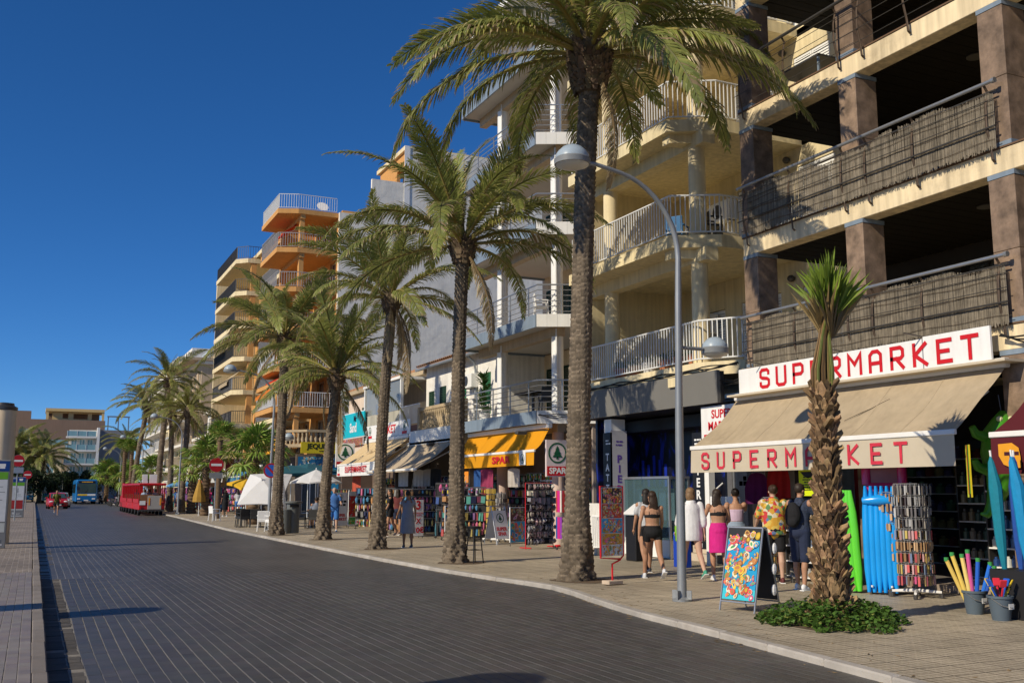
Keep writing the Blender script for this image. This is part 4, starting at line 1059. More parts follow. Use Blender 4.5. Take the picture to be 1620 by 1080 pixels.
def boots(o, parent, rfun, z0, z1, seed, dz=.075, big=1.0, wid=.10):
    r = random.Random(seed)
    me = []
    for q in range(4):
        a = .5+.2*q
        me.append(MB().add([(-.055,0,-.10),(.055,0,-.10),(.075,.025,0),(-.075,.025,0),(-.035,.06+.02*q,.10),(.03,.065+.02*q,.11),(-.01,.05+.015*q,.155),(0,-.03,.06)],
            [(0,1,2,3),(3,2,5,4),(4,5,6),(0,3,4),(0,4,7),(4,6,7),(6,5,7),(5,2,1),(5,1,7)]).mesh('leaf_base', m_boot))
    z = z0; i = 0; cnt = 0
    while z < z1:
        R = rfun(z); k_ = max(6, int(2*pi*R/wid))
        for j in range(k_):
            a = 2*pi*(j+.5*(i%2))/k_+r.uniform(-.12,.12); sc = big*r.uniform(.75,1.3)
            tl = r.uniform(-.25,.35)
            put('leaf_base', r.choice(me), parent, T(R*cos(a),R*sin(a),z+r.uniform(-.03,.03), rz=a-pi/2, rx=-tl, s=(sc*r.uniform(.8,1.2),sc*(1.0 if r.random()>.06 else 2.0),sc))); cnt += 1
        z += dz; i += 1
# the near one: crown tied up like a broom
o = empty('fan_palm', 'short thick fan palm with its crown tied up like a broom, by the beige awning', 'palm tree', (9.19,10.05,0))
def rfn(z): return .165-.055*min(1,z/2.9)+.03*sin(z*2.3)*.5+(.06*(1-z/.5) if z < .5 else 0)
mb = MB(); mb.col = (.05,.034,.02); mb.lathe([(rfn(z)*.96,z) for z in [k*.1 for k in range(-1,31)]], (0,0,0), 20); tk = mb.build('trunk', m_ptrunk, o, True)
boots(o, tk, rfn, .02, 2.98, 5, .075, .74, .082)
r = random.Random(17)
m_pet = M('green leaf stalk', vcol=True, rough=.5, var=.2, scale=8)
mb = MB()
for k in range(46):
    a = r.uniform(0,2*pi); q = r.uniform(.03,.15); t = r.uniform(.7,1.25)
    mb.col = r.choice([(.13*t,.15*t,.04*t),(.20*t,.15*t,.06*t),(.22*t,.14*t,.06*t),(.12*t,.075*t,.035*t)])
    mb.tube([(q*cos(a),q*sin(a),2.9),(q*.98*cos(a)+.01,q*.98*sin(a),3.2),(.07+q*.5*cos(a),q*.5*sin(a),3.62),(.17+q*.6*cos(a+.2),q*.6*sin(a+.2),4.0)], [(.022,.012)]*3+[(.012,.008)], 5)
cr = mb.build('crown', m_pet, o)
for k in range(36):
    # folded fans pointing up
    a = r.uniform(0,2*pi); lean = r.uniform(.02,.30)*(1 if k > 6 else .4); z0 = r.uniform(3.5,4.15); R = r.uniform(.45,.78); q = MB(); ns = 8; g0 = r.uniform(.8,1.2)
    sp = radians(r.uniform(16,30)); dry = z0 < 3.72
    for s in range(ns):
        th = -sp+2*sp*s/(ns-1); l = R*r.uniform(.85,1.05); wv = l*.6*sp*2/ns*.75; g = g0*r.uniform(.8,1.2)
        q.col = (.19*g,.27*g,.035*g) if not dry else (.25*g,.18*g,.08*g)
        zf = .02*(-1)**s; m1 = Vector((l*.6*sin(th),zf,l*.6*cos(th))); tp = Vector((l*sin(th*1.25),zf*2+r.uniform(-.03,.03),l*cos(th)))
        q.add([(0,0,0),(m1.x-wv,m1.y-.012,m1.z),(m1.x,m1.y+.012,m1.z),(m1.x+wv,m1.y-.012,m1.z),tp], [(0,1,2),(0,2,3),(1,4,2),(2,4,3)])
    b_ = Matrix.Translation((.17+.06*cos(a)+(z0-3.8)*.10, .06*sin(a), z0)) @ Euler((0,0,a)).to_matrix().to_4x4() @ Euler((r.uniform(-.1,.1),lean,0)).to_matrix().to_4x4() @ Euler((0,0,r.uniform(0,3))).to_matrix().to_4x4()
    put('fan_leaf', q.mesh('fan_leaf', m_fan), cr, b_)
# low green ground cover round its foot
mb = MB(); r = random.Random(23)
for k in range(5200):
    a = r.uniform(0,2*pi); q = sqrt(r.random()); edge = 1+.18*sin(a*3+1)+.13*sin(a*7)+.07*sin(a*17); x = q*.88*edge*cos(a); y = q*.82*edge*sin(a)
    h = (.24*(1-q**2)+.05)*r.uniform(.15,1.15)+.10*max(0,sin(x*5+1)*sin(y*6))*(1-q)
    n = Vector((r.gauss(0,.6),r.gauss(0,.6),1)).normalized(); u = n.orthogonal().normalized(); u.rotate(Matrix.Rotation(r.uniform(0,6.28),3,n)); v = n.cross(u); s = r.choice((.011,.016,.022,.03))
    g = r.uniform(.6,1.4); mb.col = (.075*g,.155*g,.025*g) if r.random() > .15 else (.17*g,.20*g,.045*g); p = Vector((9.2+x,10.0+y,.005+h))
    mb.add([p-u*s*1.4,p-v*s,p+u*s*1.4,p+v*s], [(0,1,2,3)])
gc = mb.build('ground_cover', m_fan); gc['kind'] = 'stuff'; tag(gc, 'low bushy green ground cover round the foot of the broom-crowned palm', 'ground cover')

def fan_palm(label, x, y, h, rt, n, seed, up=False, lf=1.0):
    o = empty('fan_palm', label, 'palm tree', (x,y,0), group='fan palms along the pavement')
    r = random.Random(seed)
    mb = MB(); mb.col = (.15,.10,.06)
    prof = []
    for k in range(int(h/.12)+1):
        z = k*.12; prof.append((rt*(1.15 if z < .4 else 1)*(1+.10*((k%2)*2-1)), z))
    mb.lathe(prof, (0,0,0), 12); mb.build('trunk', m_ptrunk, o, True)
    mb = MB(); mb.col = (.13,.10,.05); mb.lathe([(rt,h-.1),(rt*1.3,h),(.05,h+.25)], (0,0,0), 10); cr = mb.build('crown', m_ptrunk, o)
    for k in range(n):
        s = k/(n-1); e = 85-(115 if not up else 45)*s+r.uniform(-8,8); az = k*2.39996
        put('fan_leaf', r.choice(FAN), cr, T(.05*cos(az),.05*sin(az),h+.05-.15*s, rz=az, ry=-radians(e), s=lf*r.uniform(.85,1.15)))
    return o
fan_palm('bushy fan palm behind the tilted white parasol', 9.75, 50.5, 3.2, .24, 24, 31, lf=1.15)
fan_palm('slender fan palm with a small upright crown beside the no-entry sign', 9.9, 62, 4.6, .15, 16, 32, up=True, lf=.8)
fan_palm('fan palm with a folded yellow parasol tied to its trunk', 10.2, 69, 3.5, .26, 20, 33, lf=1.1)
fan_palm('fan palm beside the rear of the red tourist train', 10.3, 76, 2.9, .3, 18, 34, lf=1.05)
fan_palm('distant fan palm ahead of the red train', 9.6, 98, 3.2, .25, 18, 35, lf=1.1)
fan_palm('distant slim fan palm nearest the parked scooters', 8.9, 120, 6.0, .2, 18, 36, up=True, lf=1.0)
fan_palm('distant slim fan palm second from the scooters', 9.4, 117, 5.6, .2, 18, 37, up=True, lf=1.0)
fan_palm('low fan palm at the far bend of the pavement', 10.5, 128, 3.0, .3, 24, 38, lf=1.5)
fan_palm('bushy fan palm by the far pavement behind the bus', 9.0, 150, 3.4, .3, 24, 39, lf=1.7)

# ---- broad-leaved trees closing the street
m_leaf = M('dark tree leaf', vcol=True, rough=.6, var=.2, scale=1.5, trans=.2)
def bush_tree(label, x, y, h, rx, ry, seed, dark=1.0):
    o = empty('broadleaf_tree', label, 'tree', (x,y,-.2)); r = random.Random(seed)
    mb = MB(); mb.col = (.09,.065,.045); mb.tube([(0,0,0),(.1,0,h*.3),(0,.1,h*.55)], [.28,.2,.12], 8)
    for k in range(7):
        a = k*.9; mb.tube([(0,0,h*.3),(rx*.35*cos(a),ry*.35*sin(a),h*.5),(rx*.7*cos(a),ry*.7*sin(a),h*.68)], [.12,.08,.04], 6)
    mb.build('trunk', m_ptrunk, o)
    mb = MB(); cl = []
    for k in range(26):
        a = r.uniform(0,2*pi); q = sqrt(r.random()); zz = h*(.30+.62*r.random()*(1-.4*q*q)); cl.append((rx*q*cos(a)*.85, ry*q*sin(a)*.85, zz, r.uniform(.5,1.0)*rx*.36))
    for (cx,cy,cz,cr_) in cl:
        g0 = r.uniform(.7,1.3)*dark
        for k in range(150):
            d = Vector((r.gauss(0,1),r.gauss(0,1),r.gauss(0,.8))).normalized()*cr_*r.uniform(.6,1.08); p = Vector((cx,cy,cz))+d
            if p.z < .4: continue
            n = (d.normalized()+Vector((r.gauss(0,.5),r.gauss(0,.5),r.gauss(0,.5)))).normalized(); u = n.orthogonal().normalized(); u.rotate(Matrix.Rotation(r.uniform(0,6.28),3,n)); v = n.cross(u); s = r.uniform(.10,.2); g = g0*r.uniform(.7,1.3)
            mb.col = (.032*g,.058*g,.018*g); mb.add([p-u*s*1.3,p-v*s*.7,p+u*s*1.3,p+v*s*.7], [(0,1,2,3)])
    mb.build('crown', m_leaf, o)
for k, (x,y,h,rx,d,lb) in enumerate(((-3.2,150,6.2,3.2,.8,'dark evergreen tree behind the bus stop boards'),(.6,152,5.2,3.0,.75,'dark rounded tree left of the coaches'),(3.6,156,5.0,2.8,.8,'dark tree above the white-fronted coach'),(6.6,160,5.2,2.6,.9,'dark tree behind the blue bus'),(-7.5,155,7,4,.8,'large dark tree beyond the concrete column'),(11.5,165,5.5,3,.9,'dark tree behind the parked scooters'),(-12,150,6.5,4,.8,'dark tree at the seaward end of the row'))):
    bush_tree(lb, x, y, h, rx, rx, 50+k, d)
# ================================================================== shopfronts, awnings, signs and goods
m_red = M('red paint', (.55,.012,.02), .5, .08, 4)
m_lred = M('faded red paint', (.56,.035,.065), .8, .22, 6)
m_canvas = M('beige canvas', (.48,.385,.26), .9, .10, 1.2, .15, 90, trans=.12, dirt=.34, streak=.12)
m_canvas_v = M('pale canvas valance', (.64,.56,.43), .9, .06, 2, trans=.18, dirt=.15)
m_tcan = M('tan canvas', (.52,.42,.30), .9, .08, 2, trans=.15)
m_sand_can = M('sand canvas', (.72,.54,.30), .9, .06, 2, trans=.18)
m_ocan = M('orange canvas', (.80,.35,.01), .85, .06, 2, trans=.2)
m_mar = M('maroon canvas', (.10,.012,.018), .85, .1, 2, trans=.08)
m_sign = M('sign white', (.80,.80,.79), .4, .05, 2, streak=.10)
m_blk = M('sign black', (.012,.012,.014), .4, .1, 3)
m_fir = M('sign green', (.01,.10,.045), .5)
m_vc = M('goods', vcol=True, rough=.55, var=.1, scale=14)
m_vcg = M('glossy goods', vcol=True, rough=.25, var=.05, scale=10, spec=.5)
m_print = M('printed board', vcol=True, rough=.4, var=.08, scale=10)
m_bar = M('white powder coat', (.78,.77,.74), .45, .05, 4)

def awning(name, label, xr, zr, xf, zf, y0, y1, mat, vmat, vh=.5, bars=True, n=24, group=None, sides=False):
    """sloping canopy with sag and creases, front bar, valance, folding arms"""
    o = wempty(name, label, 'awning', (xr,(y0+y1)/2,zr)); r = random.Random(int(y0*10)); mb = MB(); m = 8
    ph = [r.uniform(0,6) for _ in range(4)]
    V = []
    for i in range(m+1):
        s = i/m
        for k in range(n+1):
            u = k/n; y = y0+(y1-y0)*u
            z = zr+(zf-zr)*s-.085*sin(pi*s)*(.7+.3*sin(u*9+ph[0]))-.018*sin(u*23+s*5+ph[1])*sin(pi*s)+.010*sin((u*4+s)*6+ph[2])*sin(pi*s)
            V.append((xr+(xf-xr)*s, y, z))
    mb.add(V, [(i*(n+1)+k, i*(n+1)+k+1, (i+1)*(n+1)+k+1, (i+1)*(n+1)+k) for i in range(m) for k in range(n)]); mb.build('canopy', mat, o, True, 80)
    if n > 12:
        for q in range(1, int((y1-y0)/1.15)+1):
            k = round(n*q*1.15/(y1-y0))
            if k < n: MB().tube([(V[i*(n+1)+k][0]-.002, V[i*(n+1)+k][1], V[i*(n+1)+k][2]+.003) for i in range(m+1)], [(.004,.012)]*(m+1), 4, False).build('seam', mat, o)
    B('front_bar', m_bar, o, xf-.035, xf+.03, y0-.02, y1+.02, zf-.045, zf+.035, .01)
    mb = MB(); V = []
    nv = n*2
    for j in range(3):
        for k in range(nv+1):
            u = k/nv; V.append((xf-.012+.014*sin(u*37+ph[3])*j*.5+.008*sin(u*80)*j*.5, y0+(y1-y0)*u, zf-.047-(vh-.047)*j/2))
    mb.add(V, [(j*(nv+1)+k, j*(nv+1)+k+1, (j+1)*(nv+1)+k+1, (j+1)*(nv+1)+k) for j in range(2) for k in range(nv)]); va = mb.build('valance', vmat, o, True, 80)
    B('roller', m_bar, o, xr-.06, xr+.08, y0-.03, y1+.03, zr-.02, zr+.13, .02)
    for y in (y0+.35, y1-.35):
        MB().tube([(xr,y,zr-.35),((xr+xf)/2,y+.1,(zr+zf)/2-.22),(xf+.02,y,zf-.03)], .022, 6).build('arm', m_bar, o, True)
    return o
def print_lines(parent, m4, w, rows, pitch, mat, seed, hgt=.45):
    """print too small to read: broken dark lines"""
    r = random.Random(seed); mb = MB()
    for i in range(rows):
        x = -w/2*r.uniform(.7,1); e = w/2*r.uniform(.6,1)
        while x < e:
            l = pitch*r.uniform(.5,1.5); y = (rows/2-i-.5)*pitch; mb.add([(x,y,.003),(x+l,y,.003),(x+l,y+pitch*hgt,.003),(x,y+pitch*hgt,.003)], [(0,1,2,3)]); x += l+pitch*.25
    o = mb.build('printed_lines', mat, parent); o.matrix_basis = m4; return o
# ------------------------------------------------ near supermarket
a1 = awning('shop_awning', 'wide beige canvas awning with faded red lettering on its valance', 13.28, 3.52, 12.1, 2.5, 10.55, 17.1, m_canvas, m_canvas_v, .50)
block_letters('SUPERMARKET', .285, .20, .505, m_lred, a1, FW(12.070, 14.08, 2.225), .19)
for (ya, yb, s0, s1) in ((15.35,15.95,.40,.72),(12.55,13.25,.3,.62)):
    pts = []
    for q in range(6):
        s = s0+(s1-s0)*q/5; y = ya+(yb-ya)*q/5+.02*sin(q*2.3); pts.append((13.28-1.18*s, y, 3.52-1.02*s-.07*sin(pi*s)+.008))
    MB().tube(pts, [(.004,.003),(.004,.014),(.004,.009),(.004,.02),(.004,.01),(.004,.002)], 5).build('tear', M('torn cloth edge', (.03,.025,.02), .9), a1)
B('side_flap', m_canvas_v, a1, 12.1, 12.55, 17.09, 17.1, 2.02, 2.47)
s1 = wempty('shop_sign', 'long white sign board with red letters above the beige awning', 'sign', (13.2,13.8,3.6))
B('panel', m_sign, s1, 13.16, 13.2, 12.02, 16.85, 3.62, 4.13); B('panel', m_sign, s1, 13.165, 13.205, 10.7, 12.0, 3.6, 4.16)
B('ledge', m_canvas_v, s1, 12.95, 13.4, 10.3, 17.0, 3.56, 3.6)
block_letters('SUPERMARKET', .34, .25, .495, m_red, s1, FW(13.157, 13.55, 3.875), .2)
for y in (16.1,13.9,12.0): 
    MB().tube([(13.2,y,4.16),(12.85,y+.1,4.22)], .012, 5).build('lamp_arm', m_dksteel, s1); 
s2 = wempty('shop_sign', 'small white sign with red serif words beside the beige awning', 'sign', (13.6,18.1,2.8))
B('panel', m_sign, s2, 13.55, 13.62, 17.3, 18.75, 2.72, 3.5)
lettering('SUPER\nMARKET', .26, m_red, s2, FW(13.545, 18.0, 3.18), bold=.006, sx=1.0)
B('red_line', m_red, s2, 13.544, 13.549, 17.4, 18.65, 2.82, 2.88)
B('post', m_wpaint, s2, 13.62, 13.78, 18.62, 18.78, 0, 3.5)
a2 = awning('shop_awning', 'dark maroon canvas awning at the right edge with a yellow emblem', 13.3, 3.35, 12.1, 2.42, 3.2, 9.93, m_mar, m_mar, .55)
eb = MB(); em = []
def disc_poly(pts, z): return [(x,y,z) for x,y in pts]
leafp = [(-.17,.16),(.05,.17),(.15,.10),(.17,-.02),(.17,-.17),(.02,-.17),(-.10,-.12),(-.17,0)]
eb.col = (.75,.33,.02); eb.add(disc_poly(leafp,.004), [tuple(range(8))]); eb.col = (.06,.012,.018)
eb.add([(-.08,.05,.006),(.15,.05,.006),(.15,0,.006),(.055,0,.006),(.055,-.17,.006),(.0,-.17,.006),(.0,0,.006),(-.08,0,.006)], [(0,1,2,3,6,7),(3,4,5,6)])
eb.build('emblem', m_print, a2).matrix_basis = FW(12.055, 9.62, 2.12)
# ---- shop inside: shelves of bottles, dark walls
shp = wempty('shop_interior', 'dim shop room behind the near display racks', 'shop room', (15,13,0))
B('floor', M('shop floor', (.20,.18,.16), .6, .1, 2), shp, 13.95, 18, 4, 16.85, .006, .12)
B('threshold', M('worn concrete step', (.30,.24,.19), .85, .2, 3), shp, 13.6, 13.95, 10.72, 13.4, .004, .115)
B('red_door', M('dark red panel', (.25,.012,.02), .5, .08), shp, 14.6, 14.65, 13.9, 15.2, .12, 2.9)
B('side_wall', M('white inner wall', (.4,.4,.38), .7), shp, 13.95, 14.02, 15.3, 16.8, 0, 3.4)
def bottle_shelf(label, x0, x1, y0, y1, z0, rows, dz, cols, pal, seed, axis='x'):
    o = wempty('display_shelf', label, 'shelf', ((x0+x1)/2,(y0+y1)/2,z0)); r = random.Random(seed)
    B('back_panel', m_dksteel, o, x1-.03, x1, y0, y1, z0, z0+rows*dz+.05)
    for y in (y0,y1-.03): B('side_panel', m_dksteel, o, x0, x1-.031, y, y+.03, z0, z0+rows*dz+.05)
    bt = {}
    for i in range(rows):
        sh = B('shelf_board', m_wpaint, o, x0-.01, x1-.032, y0+.031, y1-.031, z0+i*dz, z0+i*dz+.025)
        w = (y1-y0-.1)/cols; mb = MB()
        for k in range(cols):
            c = r.choice(pal); h = dz*r.uniform(.45,.72); mb.col = c; y = y0+.05+w*(k+.5)
            mb.lathe([(w*.38,0),(w*.4,h*.7),(w*.2,h*.8),(w*.2,h)], (x0+.05,y,z0+i*dz+.026), 8)
        mb.build('bottles', m_vcg, sh, True, kind='stuff')
    return o
bl = [(.02,.06,.2),(.03,.1,.3),(.4,.3,.1),(.03,.05,.12),(.6,.6,.55),(.05,.15,.35)]
bottle_shelf('shelf of blue sunscreen bottles inside the near supermarket', 14.0, 14.4, 10.8, 11.7, .12, 6, .3, 7, bl, 3)
bottle_shelf('shelf of small goods deeper inside the near supermarket', 15.2, 15.6, 11.9, 13.3, .12, 6, .32, 9, [(.1,.08,.06),(.25,.2,.12),(.05,.1,.08),(.3,.25,.2)], 4)
bottle_shelf('tall dim shelf at the back of the near supermarket', 17.4, 17.9, 10.0, 16.6, .12, 7, .36, 26, [(.2,.05,.04),(.1,.1,.2),(.3,.25,.1),(.1,.2,.1)], 5)
# ---- spinner racks
def tier_rack(label, x, y, h, tiers, r0, pals, seed, rz=0, base='white', name='spinner_rack', sides=4, cols=6, item=(.035,.11), z0=.22, group=None):
    o = empty(name, label, 'display rack', (x,y,0), rz, group); r = random.Random(seed); bm_ = m_bar if base == 'white' else (m_red if base == 'red' else m_dksteel)
    MB().cyl((0,0,.1),(0,0,h),.022,n=10).build('pole', m_dksteel, o, True)
    for k in range(4):
        a = k*pi/2+.4
        f = MB().tube([(0,0,.11),(.36*cos(a),.36*sin(a),.09)], [.03,.022], 6).build('foot', bm_, o)
        MB().lathe([(0,-.035),(.035,-.03),(.035,.03),(0,.035)], (.36*cos(a),.36*sin(a),.037), 8).build('castor', m_dksteel, f)
    dz = (h-z0)/tiers
    for i in range(tiers):
        z = z0+dz*(i+1)-.03
        t = MB(); q = r0
        c = [(q*cos(2*pi*k/sides+pi/sides), q*sin(2*pi*k/sides+pi/sides), z) for k in range(sides+1)]
        t.tube(c, .007, 5); t.tube([(p[0],p[1],z-.03) for p in c], .005, 5)
        tr = t.build('tier', m_steel, o); mb = MB(); pal = pals[i % len(pals)]
        for s in range(sides):
            a, b = Vector(c[s]), Vector(c[s+1]); nn = ((a+b)/2); nn.z = 0; nn.normalize(); ang = atan2(nn.y,nn.x)
            for k in range(cols):
                p = a.lerp(b,(k+.5+r.uniform(-.25,.25))/cols)+nn*r.uniform(.005,.05); g = r.uniform(.7,1.3); cc = r.choice(pal); mb.col = tuple(min(.9,v*g) for v in cc)
                hh = min(dz*.82, item[1]*r.uniform(.75,1.3)); ww = item[0]*r.uniform(.7,1.25)
                mb.cbox((p.x,p.y,z-.03-hh/2),(.018,ww,hh),rz=ang)
                mb.col = (.3,.3,.3); mb.cbox((p.x-nn.x*.005,p.y-nn.y*.005,z-.02),(.006,.006,.03),rz=ang)
        mb.build('hanging_goods', m_vcg, tr, kind='stuff')
    return o
metal = [(.22,.21,.2),(.38,.38,.38),(.12,.11,.11),(.33,.3,.26),(.07,.06,.06)]; wood = [(.42,.25,.12),(.5,.33,.18),(.3,.17,.08)]; mix = [(.5,.1,.1),(.45,.35,.1),(.2,.12,.08),(.5,.3,.3),(.15,.2,.3)]
tier_rack('tall white spinner rack of keyrings in front of the near shop doorway', 12.55, 11.85, 1.78, 9, .27, [[(.5,.08,.2),(.4,.1,.15)]+mix,mix,wood+mix,wood,mix+metal,metal,metal,metal,metal], 7, .3, cols=7, item=(.03,.14))
tier_rack('narrow spinner rack of wooden souvenirs beside the blue air bed', 12.6, 12.35, 1.65, 7, .17, [wood,wood,wood,wood,wood,metal+wood], 8, .2, 'dark', cols=4, item=(.035,.12), z0=.55)
# ---- air beds and inflatables
def airbed(label, x, y, w, h, n, col, lean, rz, head=True):
    o = empty('air_bed', label, 'air bed', (x,y,0), rz); mb = MB(); m_ = M('vinyl %.2f%.2f%.2f' % col, col, .22, .04, 3, spec=.6)
    ch = w/n
    for k in range(n):
        cx = -w/2+ch*(k+.5); pts = [(cx,lean*s*h+.02*sin(s*9), .03+s*(h-.03)) for s in [j/14 for j in range(15)]]
        mb.tube(pts, [(.02+.045*min(1,4*min(s+.05,1.02-s)),ch*.66) for s in [j/14 for j in range(15)]], 10)
    bd = mb.build('tubes', m_, o, True, 60)
    if head: MB().tube([(-w/2,lean*h*.9-.02,h*.86),(0,lean*h*.9-.05,h*.87),(w/2,lean*h*.9-.02,h*.86)], [.06,.09,.06], 10).build('pillow', m_, o, True, 80)
    for s in (-1,1): MB().lathe([(.018,0),(.018,.03)], (s*w*.3,-.075,.12), 8).build('valve', m_sign, o)
    return o
airbed('glossy blue air bed standing beside the spinner racks', 12.38, 12.38, .50, 1.72, 6, (.01,.30,.78), .06, -.9)
def crescent(label, x, y, rz):
    o = empty('air_bed', label, 'air bed', (x,y,0), rz); mb = MB()
    for k in (-1,0,1):
        pts = [(k*.085*(1-.5*max(0,s-.6)/.4)-.06*sin(s*1.8), .02+.05*s, .03+s*1.62) for s in [j/14 for j in range(15)]]
        mb.tube(pts, [(.03+.05*min(1,4*min(s+.06,1.03-s)),.052*(1-.55*max(0,s-.75)/.25)) for s in [j/14 for j in range(15)]], 10)
    mb.build('tubes', M('lime vinyl', (.12,.62,.03), .22, .04, 3, spec=.6), o, True, 60)
    MB().tube([(-.1,-.05,.2),(-.06,-.07,.24),(-.1,-.07,.3)], .012, 5).build('print', m_blk, o)
crescent('lime green curved air bed next to the blue air bed', 12.18, 12.80, -.9)
o = empty('inflatable_ring', 'square magenta inflatable seat hanging above the blue air bed', 'inflatable', (12.75,12.6,1.9), -.9)
mb = MB(); c = [(.28*sx,0,.2*sz) for sx, sz in ((-1,-1),(1,-1),(1,1),(-1,1),(-1,-1))]
mb.tube([(-.28,0,-.16),(-.24,0,-.2),(.24,0,-.2),(.28,0,-.16),(.28,0,.16),(.24,0,.2),(-.24,0,.2),(-.28,0,.16),(-.28,0,-.16)], .075, 10); mb.build('tube', M('magenta vinyl', (.55,.02,.16), .25, .04, 3, spec=.6), o, True, 80)
MB().box(-.24,.24,-.01,.01,-.16,.16).build('floor_panel', M('clear pink vinyl', (.30,.10,.12), .2, .1), o)
MB().tube([(0,0,.24),(0,.05,.5)], .006, 5).build('hanging_cord', m_dksteel, o)
o = empty('inflatable_crocodile', 'bright green inflatable crocodile hanging under the awning corner', 'inflatable', (13.25,10.8,2.1), -.4)
m_croc = M('green vinyl', (.06,.28,.015), .3, .06, 3, spec=.5)
MB().tube([(.15,0,.75),(.12,0,.6),(.02,0,.4),(0,0,.1),(.05,0,-.2),(.0,.02,-.45),(-.08,.05,-.68),(-.2,.05,-.82),(-.28,.05,-.80)], [.05,.14,.2,.23,.21,.16,.10,.06,.02], 14).build('body', m_croc, o, True, 80)
for (sx,z) in ((1,.35),(-1,.35),(1,-.15),(-1,-.15)):
    MB().tube([(sx*.15,0,z),(sx*.32,-.03,z+.05),(sx*.38,-.05,z+.16)], [.09,.07,.05], 8).build('leg', m_croc, o, True, 80)
MB().tube([(.12,0,.72),(.1,.02,1.0)], .008, 5).build('hanging_cord', m_dksteel, o)
for sx in (-1,1): MB().ball((.12+sx*.09,-.1,.62),.05,8).build('eye', M('pale vinyl', (.7,.7,.4), .3), o, True)
o = empty('windsock_streamer', 'yellow, green and black striped streamers hanging from the awning end', 'streamer', (12.15,10.42,1.55))
for k, cc in enumerate(((.7,.55,.02),(.1,.35,.03),(.02,.02,.02),(.6,.2,.02),(.55,.6,.05))):
    MB().tube([(.02*k,.03*k-.06,.75),(.02*k+.01,.03*k-.05,.35),(.015*k,.028*k-.06,0+.05*(k%2))], [(.004,.016)]*3, 5).build('ribbon', M('ribbon%d' % k, cc, .8, .1, 9, trans=.3), o)
# ---- buckets with toys, parasols, noodles (right edge)
def bucket(label, x, y, things):
    o = empty('bucket', label, 'bucket', (x,y,0)); 
    MB().lathe([(.11,.0),(.15,.28),(.165,.28),(.165,.31),(.14,.31),(.10,.02)], (0,0,0), 18).build('tub', M('grey blue plastic', (.09,.12,.15), .5, .05), o, True)
    MB().tube([(-.16,0,.28),(-.12,-.12,.2),(0,-.17,.17),(.12,-.12,.2),(.16,0,.28)], .006, 5).build('handle', m_steel, o, True)
    B('price_tag', m_sign, o, -.045,.045,-.163,-.158,.15,.22)
    return o
bucket('grey plastic bucket holding yellow and blue foam noodles', 11.62, 9.98, 0)
nd = [((.75,.55,.12),-.10,.62),((.78,.60,.2),-.05,.6),((.70,.5,.12),-.13,.55),((.02,.12,.55),.03,.55),((.02,.16,.65),.09,.5),((.03,.10,.45),.11,.45),((.6,.1,.3),-.02,.66)]
for k, (cc, dx, hh) in enumerate(nd):
    o = empty('foam_noodle', ['yellow foam noodle leaning out of the grey bucket','pale yellow foam noodle behind the others in the bucket','short yellow foam noodle at the bucket rim','blue foam noodle in the middle of the bucket','bright blue foam noodle at the bucket edge','dark blue foam noodle beside the bright blue one','pink-tipped foam noodle in the grey bucket'][k], 'pool noodle', (11.62+dx*.3,9.98-dx*.3,.04), group='noodles in the bucket')
    MB().tube([(0,0,0),(dx*.6,-dx*.6,hh*.5),(dx*1.5,-dx*1.4,hh+.12)], .028, 9).build('foam', M('foam%d' % k, cc, .8, .05), o, True)
    MB().lathe([(.03,0),(.03,.05),(.012,.05)], (dx*1.5,-dx*1.4,hh+.1), 9).build('tip', M('foam tip', (.05,.3,.08), .8), o, True)
bucket('grey plastic bucket of beach spades with a price tag', 11.35, 9.35, 0)
for k, (cc, a) in enumerate((((.7,.5,.03),.3),((.02,.1,.5),1.4),((.6,.03,.05),2.6),((.02,.12,.5),3.7),((.75,.5,.05),4.8),((.5,.03,.06),5.6))):
    o = empty('beach_spade', ['yellow toy spade in the tagged bucket','blue toy spade in the tagged bucket','red toy spade in the tagged bucket','second blue toy spade in the tagged bucket','second yellow toy spade in the tagged bucket','second red toy spade in the tagged bucket'][k], 'toy spade', (11.35,9.35,.05), a, 'toy spades')
    mt_ = M('toy plastic%d' % (k % 3), cc, .3, .04)
    MB().tube([(0,.02,0),(0,.06,.25),(0,.12,.36)], .014, 6).build('shaft', mt_, o, True); MB().bbox((0,.14,.42),(.09,.02,.11),.008,rx=-.5).build('blade', mt_, o)
par_c = [(.01,.20,.28),(.02,.08,.35),(.30,.01,.02),(.01,.24,.5),(.05,.06,.25),(.25,.35,.05),(.02,.24,.28),(.02,.05,.3),(.2,.05,.2)]
prk = empty('parasol_stand', 'low dark stand full of furled beach parasols at the right edge', 'stand', (11.9,8.9,0))
MB().box(-.35,.35,-1.2,.75,.0,.62).build('tub', M('black plastic', (.02,.02,.022), .45, .1), prk)
for k, cc in enumerate(par_c):
    o = empty('beach_parasol', ['teal furled beach parasol, first in the stand','navy furled parasol second in the stand','red furled parasol in the stand','bright blue furled parasol in the stand','dark blue furled parasol in the stand','lime furled parasol in the stand','turquoise furled parasol in the stand','royal blue furled parasol in the stand','purple furled parasol in the stand'][k], 'parasol', (11.72+.16*(k%3), 9.55-.125*k, .5), k*.7, 'furled parasols in the stand')
    le = .04*((k*37)%7-3)
    MB().tube([(0,0,.1),(le*.3,0,.5),(le*.6,0,1.2),(le,0,1.52),(le*1.03,0,1.6)], [.03,.07,.085,.04,.01], 9).build('canopy', M('parasol%d' % k, cc, .7, .12, 12), o, True)
    MB().cyl((0,0,-.1),(le*1.05,0,1.68),.014,n=6).build('pole', m_wpaint, o)
